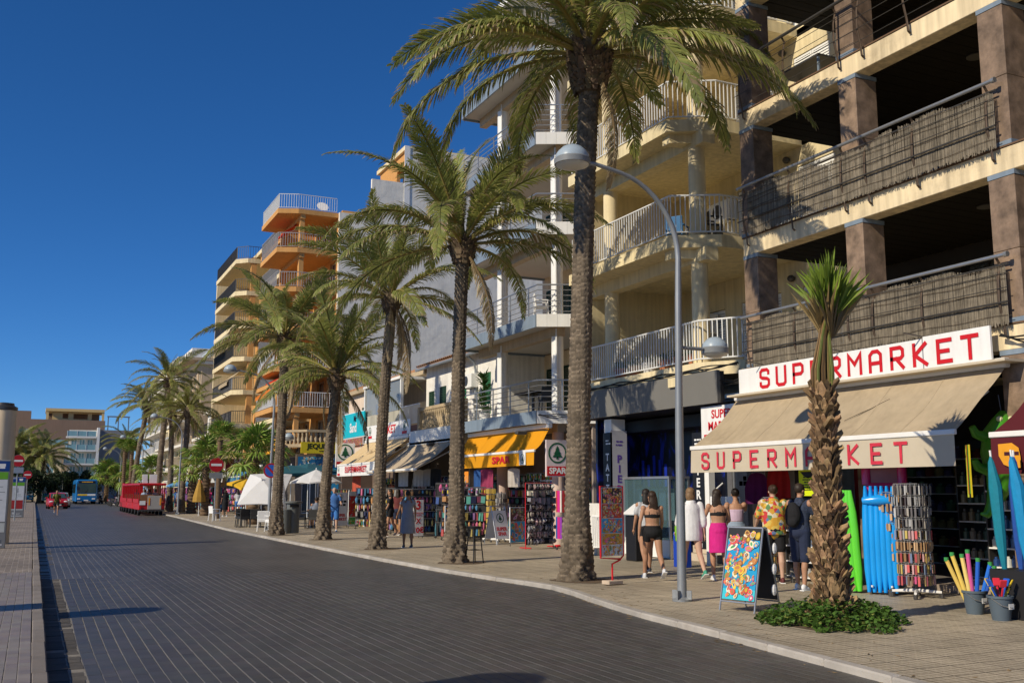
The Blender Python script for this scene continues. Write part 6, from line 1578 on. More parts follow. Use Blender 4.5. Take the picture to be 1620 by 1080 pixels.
# ---- corner bar under the orange block, teal parasols, yellow signs
o = wempty('shop_sign', 'yellow sign with dark letters on the corner bar under the stone balustrade', 'sign', (16.4,63,4))
B('panel', M('sign yellow', (.62,.48,.02), .5, .06), o, 15.0, 17.7, 62.95, 63.05, 3.95, 4.65); lettering('JEQUILA', .44, m_blk, o, FC(16.2,62.94,4.38), bold=.012); print_lines(o, FC(16.5,62.94,4.06), .9, 1, .14, m_blk, 8)
o = wempty('shop_sign', 'orange sign with two dark lines of letters facing the street', 'sign', (14.6,65,4.3))
B('panel', M('sign orange', (.80,.38,.02), .5, .06), o, 13.7, 13.8, 64.0, 67.4, 3.95, 4.85); print_lines(o, FW(13.69,65.7,4.4), 2.2, 2, .34, m_blk, 9, .65)
o = wempty('corner_bar', 'corner bar front with blue posters behind the white parasol', 'shopfront', (16.2,63.4,0))
hs_ = [(15.2,16.3,.2,2.3)]
w_ = wall(o, M('bar wall', (.16,.12,.09), .8, .2), 'y', 63.3, .2, 14.8, 17.9, 0, 3.9, hs_); window(w_, 'y', 63.3, *hs_[0], m_bar, nx=2)
picture(o, FC(16.2,63.29,3.2), 2.6, 1.1, (.02,.14,.30), 84, 30, [(.02,.4,.6),(.05,.2,.3),(.6,.6,.5),(.7,.4,.05)])
picture(o, FC(17.1,63.29,1.5), .9, 1.6, (.03,.25,.45), 85, 14, [(.02,.4,.6),(.7,.5,.1),(.6,.6,.5),(.7,.2,.05)])
o = wempty('shop_sign', 'maroon market sign with white letters further down the pavement', 'sign', (12.4,70,2.8))
B('panel', M('maroon board', (.18,.02,.03), .5), o, 11.6, 13.6, 70.0, 70.08, 2.9, 3.75); lettering('SUPER\nMARKET', .34, m_sign, o, FC(12.6,69.99,3.45), bold=.006)
B('post', m_dksteel, o, 11.65, 11.72, 70.1, 70.17, 0, 3.7)
# shop row further down: mixed awnings, racks
cols_ = [(.05,.2,.4),(.6,.6,.58),(.45,.08,.05),(.55,.42,.25),(.6,.35,.05),(.5,.48,.42)]
for k, y in enumerate((72,79,86,94,103,112)):
    awning('shop_awning', ['deep blue awning past the maroon market sign','white awning past the deep blue one','dark red awning half way down the far shops','tan awning beyond the dark red one','amber awning far down the street','pale awning at the far end of the shops'][k], 14.4, 3.3, 12.9, 2.6, y, y+5.5, M('far canvas%d' % k, cols_[k], .9, .08, 2, trans=.12), M('far canvas%d' % k, ()), .35, n=8)
    goods_rack(['colourful goods under the deep blue awning','colourful goods under the white far awning','colourful goods under the dark red awning','colourful goods under the far tan awning','colourful goods under the amber awning','colourful goods under the last pale awning'][k], 13.1, y+2, 2.5, 1.8, 4, 9, brightp, 20+k, -1.2)
    goods_rack(['clothes rack beside the maroon market sign','clothes rack under the white far awning','clothes rack under the dark red awning','clothes rack under the far tan awning','clothes rack under the amber awning','clothes rack under the last pale awning'][k], 12.6, y+4.5, 2.2, 1.9, 3, 9, swim+brightp, 30+k, -.9)
wl = wempty('far_shopfronts', 'dim ground-floor shopfronts below the distant blocks', 'shopfront', (15,100,0))
wall(wl, m_shopdark, 'x', 14.9, .15, 92.3, 121, 0, 3.3, [(y,y+2.4,.1,2.5) for y in (94,98,102,106,110,114,118)]); B('dark_glass', m_fglass, wl, 15.0, 15.03, 92.4, 120.8, .1, 2.6)

# more stock hung and stacked in the shop openings
for k, (x, y, w, h, pal, lb) in enumerate(((14.6,28.9,1.2,2.2,drk,'tall shelf of soft drinks beside the blue cooler'),(15.2,32.6,2.0,2.2,brightp,'wall of toys at the back of the orange-awning shop'),(14.6,36.2,2.2,2.2,swim,'back wall of beach bags under the tan awning'),(14.6,39.0,2.2,2.2,cardp,'back wall of hats and shirts under the tan awning'),(14.8,44.0,2.4,2.2,drk,'back wall of bottles under the sand awning'))):
    goods_rack(lb, x, y, w, h, 8, 14, pal, 50+k, -pi/2+.25)
for k, (x, y, z, cc, w, h, lb) in enumerate(((13.75,31.2,2.35,(.30,.04,.10),.5,.8,'dark pink towel hanging under the orange awning'),(13.8,31.9,2.35,(.03,.10,.30),.5,.85,'blue towel hanging under the orange awning'),(13.9,29.4,2.35,(.5,.45,.4),.45,.6,'pale bag hanging under the orange awning'),(13.3,41.6,2.3,(.05,.2,.35),.5,.7,'blue towel hanging under the sand awning'),(13.3,44.9,2.3,(.5,.1,.06),.5,.7,'red towel hanging under the sand awning'))):
    garment(lb, x, y, z, cc, 'towel', -1.0, w, h)
# ================================================================== street furniture and vehicles
m_lamp = M('grey lamp post paint', (.30,.315,.325), .4, .1, 4, .0, 40, metal=.4, streak=.15)
m_dome = M('blue grey lamp dome', (.33,.40,.46), .35, .06, 4)
m_lens = M('frosted lens', (.62,.6,.52), .35, .05)
def lamp_head(parent, x, z, r):
    h = MB().lathe([(r*1.02,-.02),(r*1.0,.05),(r*.86,r*.42),(r*.6,r*.68),(r*.3,r*.82),(.0,r*.86)], (x,0,z), 22).build('dome', m_dome, parent, True, 60)
    MB().lathe([(r*1.08,-.10),(r*1.1,-.02),(r*1.02,.0)], (x,0,z), 22).build('rim', M('grey lamp ring', (.20,.21,.215), .4), h, True)
    MB().lathe([(.0,-.17),(r*.5,-.16),(r*.95,-.115),(r*1.0,-.10)], (x,0,z), 22).build('lens', m_lens, h, True, 70)
def street_lamp(label, x, y):
    o = empty('street_lamp', label, 'street lamp', (x,y,0), group='street lamps along the kerb')
    pts = [(0,0,0),(.02,0,2.5),(.06,0,4.6),(.08,0,5.3)]
    for k in range(1,11): a = k/10*1.38; pts.append((.08-1.3*(1-cos(a)), 0, 5.3+1.28*sin(a)))
    pts.append((-1.42,0,6.63)); pts.append((-1.62,0,6.62))
    MB().tube(pts, [.072,.062,.052,.048]+[.046-.0014*k for k in range(12)], 12).build('post', m_lamp, o, True, 60)
    MB().lathe([(.15,0),(.15,.03),(.1,.05),(.09,.06)], (0,0,0), 14).build('base_plate', m_lamp, o, True)
    for k in range(4):
        a = k*pi/2+.5; MB().prism([(.08*cos(a)-.008*sin(a),.08*sin(a)+.008*cos(a)),(.16*cos(a)-.008*sin(a),.16*sin(a)+.008*cos(a)),(.16*cos(a)+.008*sin(a),.16*sin(a)-.008*cos(a)),(.08*cos(a)+.008*sin(a),.08*sin(a)-.008*cos(a))],.03,.16).build('gusset', m_lamp, o)
    lamp_head(o, -1.82, 6.66, .255)
    MB().tube([(.05,0,3.86),(.5,0,3.86)], .03, 8).build('side_arm', m_lamp, o, True); lamp_head(o, .74, 3.9, .20)
    MB().bbox((.075,-.0,1.9),(.03,.09,.14),.008).build('hatch', m_lamp, o)
    return o
for x, y, lb in ((8.95,12.99,'tall grey street lamp with curved arm nearest the camera'),(8.97,43.0,'street lamp carrying the blue no-parking disc'),(9.0,73,'third street lamp, beside the red tourist train'),(9.2,103,'fourth street lamp behind the red tourist train'),(9.4,133,'farthest street lamp near the parked scooters')): street_lamp(lb, x, y)
m_blue = M('sign blue', (.03,.12,.55), .4, .04)
def disc(mb, r, z, n=28): mb.add([(r*cos(2*pi*k/n), r*sin(2*pi*k/n), z) for k in range(n)], [tuple(range(n))])
o = wempty('traffic_sign', 'round blue no-parking sign with red rim and bar on the lamp post', 'traffic sign', (8.95,42.9,2.47))
MB().lathe([(0,0),(.31,0),(.31,.02),(0,.02)], (0,0,0), 28).build('plate', m_steel, o).matrix_basis = FC(8.95,42.82,2.47)
mb = MB(); mb.col = (.5,.02,.03); disc(mb,.31,.024); mb.col = (.03,.14,.6); disc(mb,.245,.026); mb.col = (.5,.02,.03); mb.add([(-.2,.14,.028),(-.14,.2,.028),(.2,-.14,.028),(.14,-.2,.028)], [(0,1,2,3)]); mb.build('face_print', m_print, o).matrix_basis = FC(8.95,42.82,2.47)
def no_entry(label, x, y, zb, zc, r, plate=True):
    o = wempty('traffic_sign', label, 'traffic sign', (x,y,zb))
    MB().cyl((x,y,zb),(x,y,zc+r),.035,n=10).build('pole', m_lamp, o, True)
    MB().lathe([(0,0),(r,0),(r,.02),(0,.02)], (0,0,0), 28).build('plate', m_steel, o).matrix_basis = FC(x,y-.05,zc)
    mb = MB(); mb.col = (.42,.012,.02); disc(mb,r*.98,.024); mb.col = (.75,.75,.73); mb.add([(-r*.72,-r*.16,.027),(r*.72,-r*.16,.027),(r*.72,r*.16,.027),(-r*.72,r*.16,.027)], [(0,1,2,3)]); mb.build('face_print', m_print, o).matrix_basis = FC(x,y-.05,zc)
    if plate: B('sub_plate', m_steel, o, x-r*.9, x+r*.9, y-.07, y-.05, zc-r-.34, zc-r-.03)
no_entry('red no-entry sign on a thin pole on the shop pavement', 9.05, 57.7, 0, 3.04, .40)
no_entry('red no-entry sign rising behind the first bus stop board', -.85, 60, .08, 3.2, .31)
no_entry('smaller red no-entry sign behind the second bus stop board', -.55, 92, .08, 2.9, .34, False)
# bus stop boards
def totem(label, x, y, w, h, seed):
    o = empty('bus_stop_board', label, 'bus stop sign', (x,y,.08), group='bus stop boards')
    MB().bbox((0,0,h/2),(w,.10,h),.015).build('housing', M('grey totem paint', (.20,.205,.21), .45, .1, 3), o)
    mb = MB(); z = -.055
    def rc(x0,x1,z0,z1,c,d=0): mb.col = c; mb.add([(x0*w,-.053-d,z0*h),(x1*w,-.053-d,z0*h),(x1*w,-.053-d,z1*h),(x0*w,-.053-d,z1*h)], [(0,1,2,3)])
    r = random.Random(seed)
    rc(-.46,.46,.87,.985,(.01,.05,.22)); rc(-.42,.42,.78,.86,(.14,.38,.03)); rc(-.42,.42,.30,.775,(.62,.64,.66)); rc(-.42,.42,.18,.285,(.5,.52,.5))
    rc(.05,.3,.925,.955,(.75,.75,.75),.001); rc(.07,.28,.90,.925,(.75,.75,.75),.001); rc(-.42,-.1,.95,.965,(.6,.65,.7),.001)
    for k in range(14): rc(-.38,-.38+r.uniform(.2,.72),.33+.03*k,.337+.03*k,(.2,.22,.24),.001)
    rc(-.03,.03,.6,.72,(.2,.22,.24),.002); rc(-.36,.36,.03,.05,(.55,.55,.55)); rc(-.3,-.05,.08,.13,(.5,.5,.5),.001)
    mb.build('printed_face', m_print, o)
    lettering('EMT', h*.045, m_sign, o, FC(.12*w,-.06,.085*h))
    return o
totem('tall bus stop board nearest the camera at the left edge', -.93, 31.3, .62, 2.4, 3)
t2 = totem('second bus stop board further along the sea-side pavement', -.85, 66, .78, 2.35, 4)
MB().box(-.3,.3,-.058,-.054,.5,1.0).build('red_panel', M('red poster', (.35,.03,.03), .5), t2)
# concrete columns
m_conc = M('buff concrete', (.76,.61,.42), .9, .1, 1.5, .3, 40, streak=.15)
for x, y, h, lb in ((-.98,34.0,3.95,'round buff concrete column with dark cap behind the first bus stop board'),(-3.1,7.0,4.35,'concrete column standing just outside the frame near the camera'),(-5.7,14.2,4.35,'concrete column outside the frame on the sea-side pavement')):
    o = empty('concrete_column', lb, 'column', (x,y,.08), group='concrete columns on the sea side')
    MB().lathe([(.40,0),(.39,h*.5),(.37,h)], (0,0,0), 24).build('shaft', m_conc, o, True, 60); MB().lathe([(.37,h),(.39,h+.02),(.39,h+.1),(.3,h+.14),(.28,h+.22),(.1,h+.24)], (0,0,0), 24).build('cap', m_dksteel, o, True)
    MB().cyl((-.2,0,h+.2),(-.22,0,h+.6),.015,n=6).build('spike', m_dksteel, o)
# litter bin
o = empty('litter_bin', 'grey cylindrical litter bin at the kerb beside a date palm', 'litter bin', (9.05,39.5,0)); m_bin = M('grey bin metal', (.13,.14,.14), .45, .12, 4)
MB().lathe([(.26,.05),(.27,.9),(.25,.92),(.0,.92)], (-.2,0,0), 22).build('drum', m_bin, o, True); MB().lathe([(.24,0),(.25,1.12),(.34,1.16),(.34,1.22),(.0,1.24)], (.14,.06,0), 22).build('hooded_drum', m_bin, o, True)
MB().box(-.05,.3,-.21,-.19,1.0,1.1).build('slot', m_blk, o)
# stool
o = empty('bar_stool', 'black bar stool at the foot of the second palm', 'stool', (9.22,21.62,0), .3)
MB().lathe([(.17,.78),(.18,.8),(.18,.83),(.0,.84)], (0,0,0), 18).build('seat', m_blk, o, True)
for k in range(4): a = k*pi/2+.78; MB().tube([(.12*cos(a),.12*sin(a),.79),(.21*cos(a),.21*sin(a),0)], .014, 6).build('leg', m_blk, o)
for z in (.3,.5):
    q = .12+.09*(1-z/.79); MB().tube([(q*cos(k*pi/2+.78),q*sin(k*pi/2+.78),z) for k in range(5)], .008, 5).build('footrest', m_blk, o)
# parasols
m_pwhite = M('white parasol cloth', (.80,.80,.80), .85, .04, 3, trans=.25)
def parasol(label, x, y, zt, w, drop, mat, tilt=0, taz=0, square=True, pole=True, val=.12, pz=0):
    o = empty('parasol', label, 'parasol', (x,y,pz)); n = 4 if square else 8; R = w/2*(1.414 if square else 1); hub = Vector((0,0,zt-pz)); rot = Matrix.Rotation(taz,4,'Z') @ Matrix.Rotation(tilt,4,'X') @ Matrix.Rotation(pi/4,4,'Z')
    m4 = Matrix.Translation(hub) @ rot
    mb = MB(); rim = []
    for k in range(n):
        a, b = 2*pi*k/n, 2*pi*(k+1)/n; A_ = Vector((R*cos(a),R*sin(a),-drop)); B_ = Vector((R*cos(b),R*sin(b),-drop)); md = (A_+B_)/2+Vector((0,0,.06)); 
        q1, q2, qm = A_*.5+Vector((0,0,.04)), B_*.5+Vector((0,0,.04)), md*.5
        mb.add([m4@v for v in (Vector((0,0,0)),q1,qm,q2,A_,md,B_,A_+Vector((0,0,-val)),md+Vector((0,0,-val)),B_+Vector((0,0,-val)))], [(0,1,2),(0,2,3),(1,4,5,2),(2,5,6,3),(4,7,8,5),(5,8,9,6)])
    mb.build('canopy', mat, o)
    for k in range(n):
        a = 2*pi*k/n; MB().tube([m4@Vector((0,0,-.05)), m4@Vector((R*.98*cos(a),R*.98*sin(a),-drop-.03))], .01, 4).build('rib', m_alu, o)
    if pole: MB().tube([(0,0,0),(0,0,zt-pz-.2),m4@Vector((0,0,.08))], .025, 8).build('pole', m_alu, o); MB().lathe([(.25,0),(.25,.05),(.05,.08)], (0,0,0), 14).build('base', m_dksteel, o)
    return o
parasol('large white parasol tilted down towards the road', 9.3, 46.3, 2.15, 2.0, .62, m_pwhite, .75, -.55, val=.05)
parasol('open white parasol over the tables between the palms', 12.0, 47.2, 2.62, 2.5, .62, m_pwhite, 0, .3, False, val=.06)
parasol('dark teal parasol outside the corner bar', 12.6, 55, 3.0, 3.2, .5, M('teal parasol cloth', (.02,.10,.13), .85, .08), 0, .2)
parasol('second dark teal parasol, nearer the yellow bar sign', 14.4, 58.5, 3.2, 3.0, .5, M('teal parasol cloth', ()), 0, .5)
parasol('yellow parasol behind the tilted white one', 10.8, 58, 2.3, 1.5, .4, M('yellow parasol cloth', (.75,.45,.03), .85, .05, trans=.2), .2, .4)
parasol('distant blue parasol beyond the scooters', 10.2, 122, 2.3, 2.2, .4, M('sky blue parasol cloth', (.1,.3,.6), .85))
parasol('blue parasol beside the red tourist train', 10.4, 82, 2.4, 2.2, .4, M('sky blue parasol cloth', ()))
o = empty('folded_parasol', 'folded mustard parasol against the fan palm trunk', 'parasol', (9.75,68.5,0))
MB().tube([(0,0,.9),(0,0,1.2),(0,0,2.0),(0,0,2.35)], [.42,.4,.18,.03], 9).build('canopy', M('mustard cloth', (.38,.22,.04), .85, .1), o); MB().cyl((0,0,0),(0,0,2.4),.025,n=6).build('pole', m_alu, o)
o = empty('folded_parasol', 'folded white parasol beside the white wicker chairs', 'parasol', (9.35,42.4,0))
MB().tube([(0,0,.75),(0,0,1.0),(0,0,1.7),(0,0,2.3)], [.18,.2,.12,.03], 9).build('canopy', m_pwhite, o); MB().cyl((0,0,0),(0,0,2.35),.025,n=6).build('pole', m_alu, o)
# chairs and tables
m_wick = M('white wicker', (.74,.74,.73), .7, .1, 30); m_dwick = M('black wicker', (.03,.03,.03), .6, .2, 30)
plain_chair('wicker_chair', 'white wicker chair nearest the litter bin', 8.75, 41.2, 0, 3.3, m_wick, 'terrace chairs', .82, True)
plain_chair('wicker_chair', 'white wicker chair behind the first one', 8.55, 42.0, 0, 2.9, m_wick, 'terrace chairs', .82, True)
for k, (x,y,a,lb) in enumerate(((8.6,46.6,3.3,'black wicker chair at the kerb side of the terrace table'),(9.1,46.5,3.0,'black wicker chair beside the bushy fan palm'),(8.7,47.6,.1,'black wicker chair across the terrace table'),(10.6,44.2,1.2,'black wicker chair under the open white parasol'),(11.2,44.0,2.5,'black wicker chair at the second terrace table'),(11.8,45.8,4.0,'black wicker chair behind the second terrace table'))):
    plain_chair('wicker_chair', lb, x, y, 0, a, m_dwick, 'terrace chairs', .82, True)
def cafe_table(label, x, y, mat):
    o = empty('cafe_table', label, 'table', (x,y,0)); MB().bbox((0,0,.73),(.75,.75,.03),.01).build('table_top', mat, o); MB().cyl((0,0,.03),(0,0,.72),.035).build('pedestal', m_dksteel, o, True); MB().lathe([(.26,0),(.26,.02),(.04,.05)], (0,0,0), 14).build('base', m_dksteel, o)
cafe_table('dark square terrace table near the tilted parasol', 8.6, 47.1, m_dwick); cafe_table('dark terrace table under the open white parasol', 11.2, 44.8, m_dwick)
plain_chair('plastic_chair', 'white plastic garden chair beside the no-entry pole', 8.95, 57.0, 0, 1.9, m_wick, hb=.8)
# ---- vehicles
m_tyre = M('tyre rubber', (.018,.018,.019), .85, .2, 9); m_rim = M('wheel rim', (.45,.46,.47), .3, .05, metal=.8); m_vglass = M('vehicle glass', (.035,.075,.085), .05, .05, spec=.8)
m_hl = M('headlamp glass', (.75,.76,.78), .1); m_tl = M('tail lamp red', (.45,.01,.01), .25); m_amber = M('amber reflector', (.75,.30,.02), .3)
def wheel(parent, x, y, r, w=.2):
    t = MB().lathe([(r*.6,-w/2),(r*.95,-w/2),(r,-w*.35),(r,w*.35),(r*.95,w/2),(r*.6,w/2)], (0,0,0), 18).build('wheel', m_tyre, parent, True); t.matrix_basis = T(x,y,r,ry=pi/2)
    MB().lathe([(0,-w*.42),(r*.6,-w*.48),(r*.62,w*.48),(0,w*.42)], (0,0,0), 14).build('rim', m_rim, t, True)
def loft(mb, secs):
    n = len(secs[0]); o = []
    for s in secs: o += s
    fs = [(i*n+k, i*n+(k+1)%n, (i+1)*n+(k+1)%n, (i+1)*n+k) for i in range(len(secs)-1) for k in range(n)]
    fs += [tuple(range(n))[::-1], tuple(range((len(secs)-1)*n, len(secs)*n))]; mb.add(o, fs); return mb
def car(label, x, y, rz, paint, name='parked_car'):
    """hatchback, nose towards local -Y"""
    o = empty(name, label, 'car', (x,y,ZR), rz)
    def sec(y_, w, z0, z1, z2): return [(-w*.92,y_,z0),(w*.92,y_,z0),(w,y_,z0+.18),(w,y_,z1),(w*.9,y_,z2),(0,y_,z2+.025),(-w*.9,y_,z2),(-w,y_,z1),(-w,y_,z0+.18)]
    loft(MB(), [sec(-2.05,.62,.32,.5,.6),sec(-1.95,.8,.22,.6,.72),sec(-1.4,.86,.2,.72,.86),sec(-.9,.87,.2,.78,.95),sec(.5,.87,.2,.82,.98),sec(1.5,.86,.22,.85,1.0),sec(1.95,.8,.25,.8,.98),sec(2.03,.7,.35,.7,.85)]).build('body', paint, o, True, 40)
    def cs(y_, w, z): return [(-w,y_,.9),(w,y_,.9),(w*.80,y_,z),(0,y_,z+.03),(-w*.80,y_,z)]
    loft(MB(), [cs(-.98,.80,.93),cs(-.25,.82,1.42),cs(.4,.82,1.48),cs(1.2,.80,1.43),cs(1.9,.74,1.0)]).build('roof', paint, o, True, 40)
    MB().add([(-.68,-.98,1.0),(.68,-.98,1.0),(.58,-.34,1.4),(-.58,-.34,1.4)], [(0,1,2,3)]).build('windscreen', m_vglass, o)
    for s in (-1,1): MB().add([(s*.845,-.75,1.0),(s*.845,1.5,1.02),(s*.72,1.15,1.38),(s*.72,-.15,1.38)], [(0,1,2,3)]).build('side_window', m_vglass, o); MB().bbox((s*.95,-.62,1.02),(.2,.1,.13),.03).build('mirror', paint, o); MB().ball((s*.6,-1.93,.66),(.19,.12,.09),10).build('headlight', m_hl, o, True)
    MB().bbox((0,-2.02,.45),(1.0,.08,.16),.02).build('grille', m_blk, o); MB().bbox((0,-2.07,.36),(.5,.02,.11),.004).build('number_plate', m_sign, o)
    for sx in (-.76,.76):
        for sy in (-1.3,1.28): wheel(o, sx, sy, .31)
    return o
m_carred = M('red car paint', (.42,.012,.02), .25, .03, spec=.6); m_silver = M('silver car paint', (.45,.46,.47), .3, .03, metal=.4)
car('red car coming up the road behind the runner', 2.05, 106, .05, m_carred, 'moving_car'); car('silver car right behind the red car', 2.5, 114, .05, m_silver, 'moving_car')
def bus(label, x, y, paint, front, stripe, L=11.5, dest=True):
    o = empty('city_bus', label, 'bus', (x,y,ZR)); 
    def sec(y_, w, z1): return [(-w,y_,.35),(w,y_,.35),(w,y_,z1-.25),(w*.92,y_,z1),(-w*.92,y_,z1),(-w,y_,z1-.25)]
    loft(MB(), [sec(-.05,1.15,2.9),sec(.12,1.25,3.05),sec(L-.1,1.25,3.05),sec(L,1.18,2.95)]).build('body', paint, o, True, 30)
    B('front_panel', front, o, -1.16, 1.16, -.09, -.055, .42, 1.32, .02); B('windscreen', m_vglass, o, -1.1, 1.1, -.085, -.056, 1.36, 2.55, .02); B('destination_sign', m_blk, o, -.95, .95, -.084, -.056, 2.6, 2.86)
    print_lines(o, FC(0,-.088,2.68), 1.2, 1, .15, M('amber display', (.75,.4,.05), .5), 2, .8); B('yellow_stripe', stripe, o, -1.0, .1, -.1, -.091, 1.05, 1.26); B('white_stripe', m_sign, o, .12, 1.05, -.1, -.091, 1.05, 1.26)
    for s in (-1,1):
        MB().bbox((s*.85,-.1,.66),(.36,.05,.16),.02).build('headlight', m_hl, o); MB().bbox((s*1.38,-.15,2.2),(.16,.12,.42),.03).build('mirror', m_blk, o); MB().tube([(s*1.15,-.02,2.6),(s*1.35,-.12,2.45)], .02, 5).build('mirror_arm', m_blk, o)
        for k in range(6): B('side_window', m_vglass, o, s*1.253-.004, s*1.253+.004, .6+1.75*k, 2.15+1.75*k, 1.35, 2.5)
    MB().bbox((0,-.1,.48),(.5,.02,.12),.004).build('number_plate', m_sign, o); MB().tube([(-.3,-.1,1.38),(.2,-.1,1.8)], .012, 4).build('wiper', m_blk, o)
    for sx in (-1.08,1.08):
        for sy in (2.2,L-3): wheel(o, sx, sy, .48, .28)
m_busblue = M('bus blue', (.01,.13,.36), .3, .04); m_busfront = M('bus teal', (.02,.22,.38), .3, .04)
bus('blue and turquoise city bus facing the camera', 5.95, 137.5, m_busblue, m_busblue, M('bus yellow', (.75,.5,.03), .35))
bus('white and green coach parked left of the blue bus', 2.3, 152, M('coach white', (.62,.64,.62), .3, .04), M('coach green', (.05,.28,.12), .3), M('coach blue', (.03,.2,.5), .3))
bus('pale coach at the far left of the stop', -1.2, 158, M('coach cream', (.5,.52,.45), .3, .04), M('coach blue', ()), m_sign)
# tourist train
tr = empty('tourist_train', 'red open-sided tourist road train seen from behind', 'road train', (7.4,74,ZR))
m_trred = M('train red', (.48,.012,.018), .32, .05, 3, spec=.5)
def wagon(y, L):
    MB().bbox((0,y+L/2,.62),(1.72,L,.5),.05).build('wagon_body', m_trred, tr); MB().bbox((0,y+L/2,2.12),(1.8,L+.25,.16),.05).build('canopy', m_trred, tr)
    for s in (-1,1):
        for k in range(4): B('canopy_post', m_trred, tr, s*.82-.03, s*.82+.03, y+.05+(L-.16)*k/3, y+.11+(L-.16)*k/3, .87, 2.05)
        B('side_board', m_trred, tr, s*.86-.02, s*.86+.02, y+.02, y+L-.02, .85, 1.12)
        for k in (.22,.78): wheel(tr, s*.72, y+L*k, .27, .18)
    for k in range(3):
        B('bench_back', M('bench wood', (.25,.13,.06), .6), tr, -.78, .78, y+.4+L*k/3.2, y+.46+L*k/3.2, .9, 1.42)
wagon(0, 4.4); wagon(5.0, 4.4); wagon(10, 4.4)
loft(MB(), [[(-.8,y_,.4),(.8,y_,.4),(.75,y_,z_),(-.75,y_,z_)] for y_, z_ in ((15,2.3),(16.4,2.3),(16.5,1.3),(18,1.2))]).build('locomotive', m_trred, tr)
for s in (-1,1): wheel(tr, s*.7, 17.2, .4); wheel(tr, s*.7, 15.4, .4)
B('rear_panel', M('grey rear panel', (.38,.36,.33), .55, .08, 3), tr, -.28, .62, -.045, -.005, .42, 1.35, .01); B('rear_sign', m_sign, tr, -.8, -.42, -.03, -.003, .72, 1.0)
for x in (-.22,.5): B('reflector', m_amber, tr, x, x+.1, -.06, -.046, .7, 1.2)
for x in (-.5,.05): MB().bbox((x,.3,2.5),(.5 if x > 0 else .35,.04,.6),.01).build('roof_board', m_sign, tr)
for x in (-.75,.68): B('tail_light', m_tl, tr, x, x+.1, -.04, -.003, .5, .62)
B('bumper', m_dksteel, tr, -.85, .85, -.1, -.06, .3, .4)
# scooters
def scooter(label, x, y, rz, c):
    o = empty('motor_scooter', label, 'scooter', (x,y,ZR), rz); p = M('scooter paint %.2f' % c[0], c, .3)
    for yy in (-.6,.6): wheel(o, 0, yy, .26, .12)
    MB().tube([(0,-.6,.27),(0,-.45,.75),(0,-.4,1.05)], [.05,.09,.04], 8).build('front_shield', p, o, True); MB().tube([(0,-.45,.35),(0,0,.33),(0,.35,.5),(0,.75,.6)], [.1,.1,.17,.1], 8).build('body', p, o, True)
    MB().bbox((0,.3,.78),(.28,.75,.12),.04).build('seat', m_blk, o); MB().tube([(-.32,-.36,1.06),(0,-.42,1.05),(.32,-.36,1.06)], .018, 6).build('handlebar', m_blk, o)
    for s in (-1,1): MB().ball((s*.3,-.35,1.22),(.07,.015,.05),8).build('mirror', m_blk, o)
    MB().ball((0,-.5,.9),(.08,.06,.08),8).build('headlight', m_hl, o, True)
scooter('dark scooter under the rider near the blue bus', 7.75, 139, .2, (.04,.04,.05)); scooter('parked black scooter at the far kerb', 8.0, 119, .5, (.02,.02,.025)); scooter('second parked scooter at the far kerb', 8.1, 122, .6, (.1,.1,.11)); scooter('third parked scooter near the slim fan palms', 8.3, 126, .7, (.2,.02,.02))
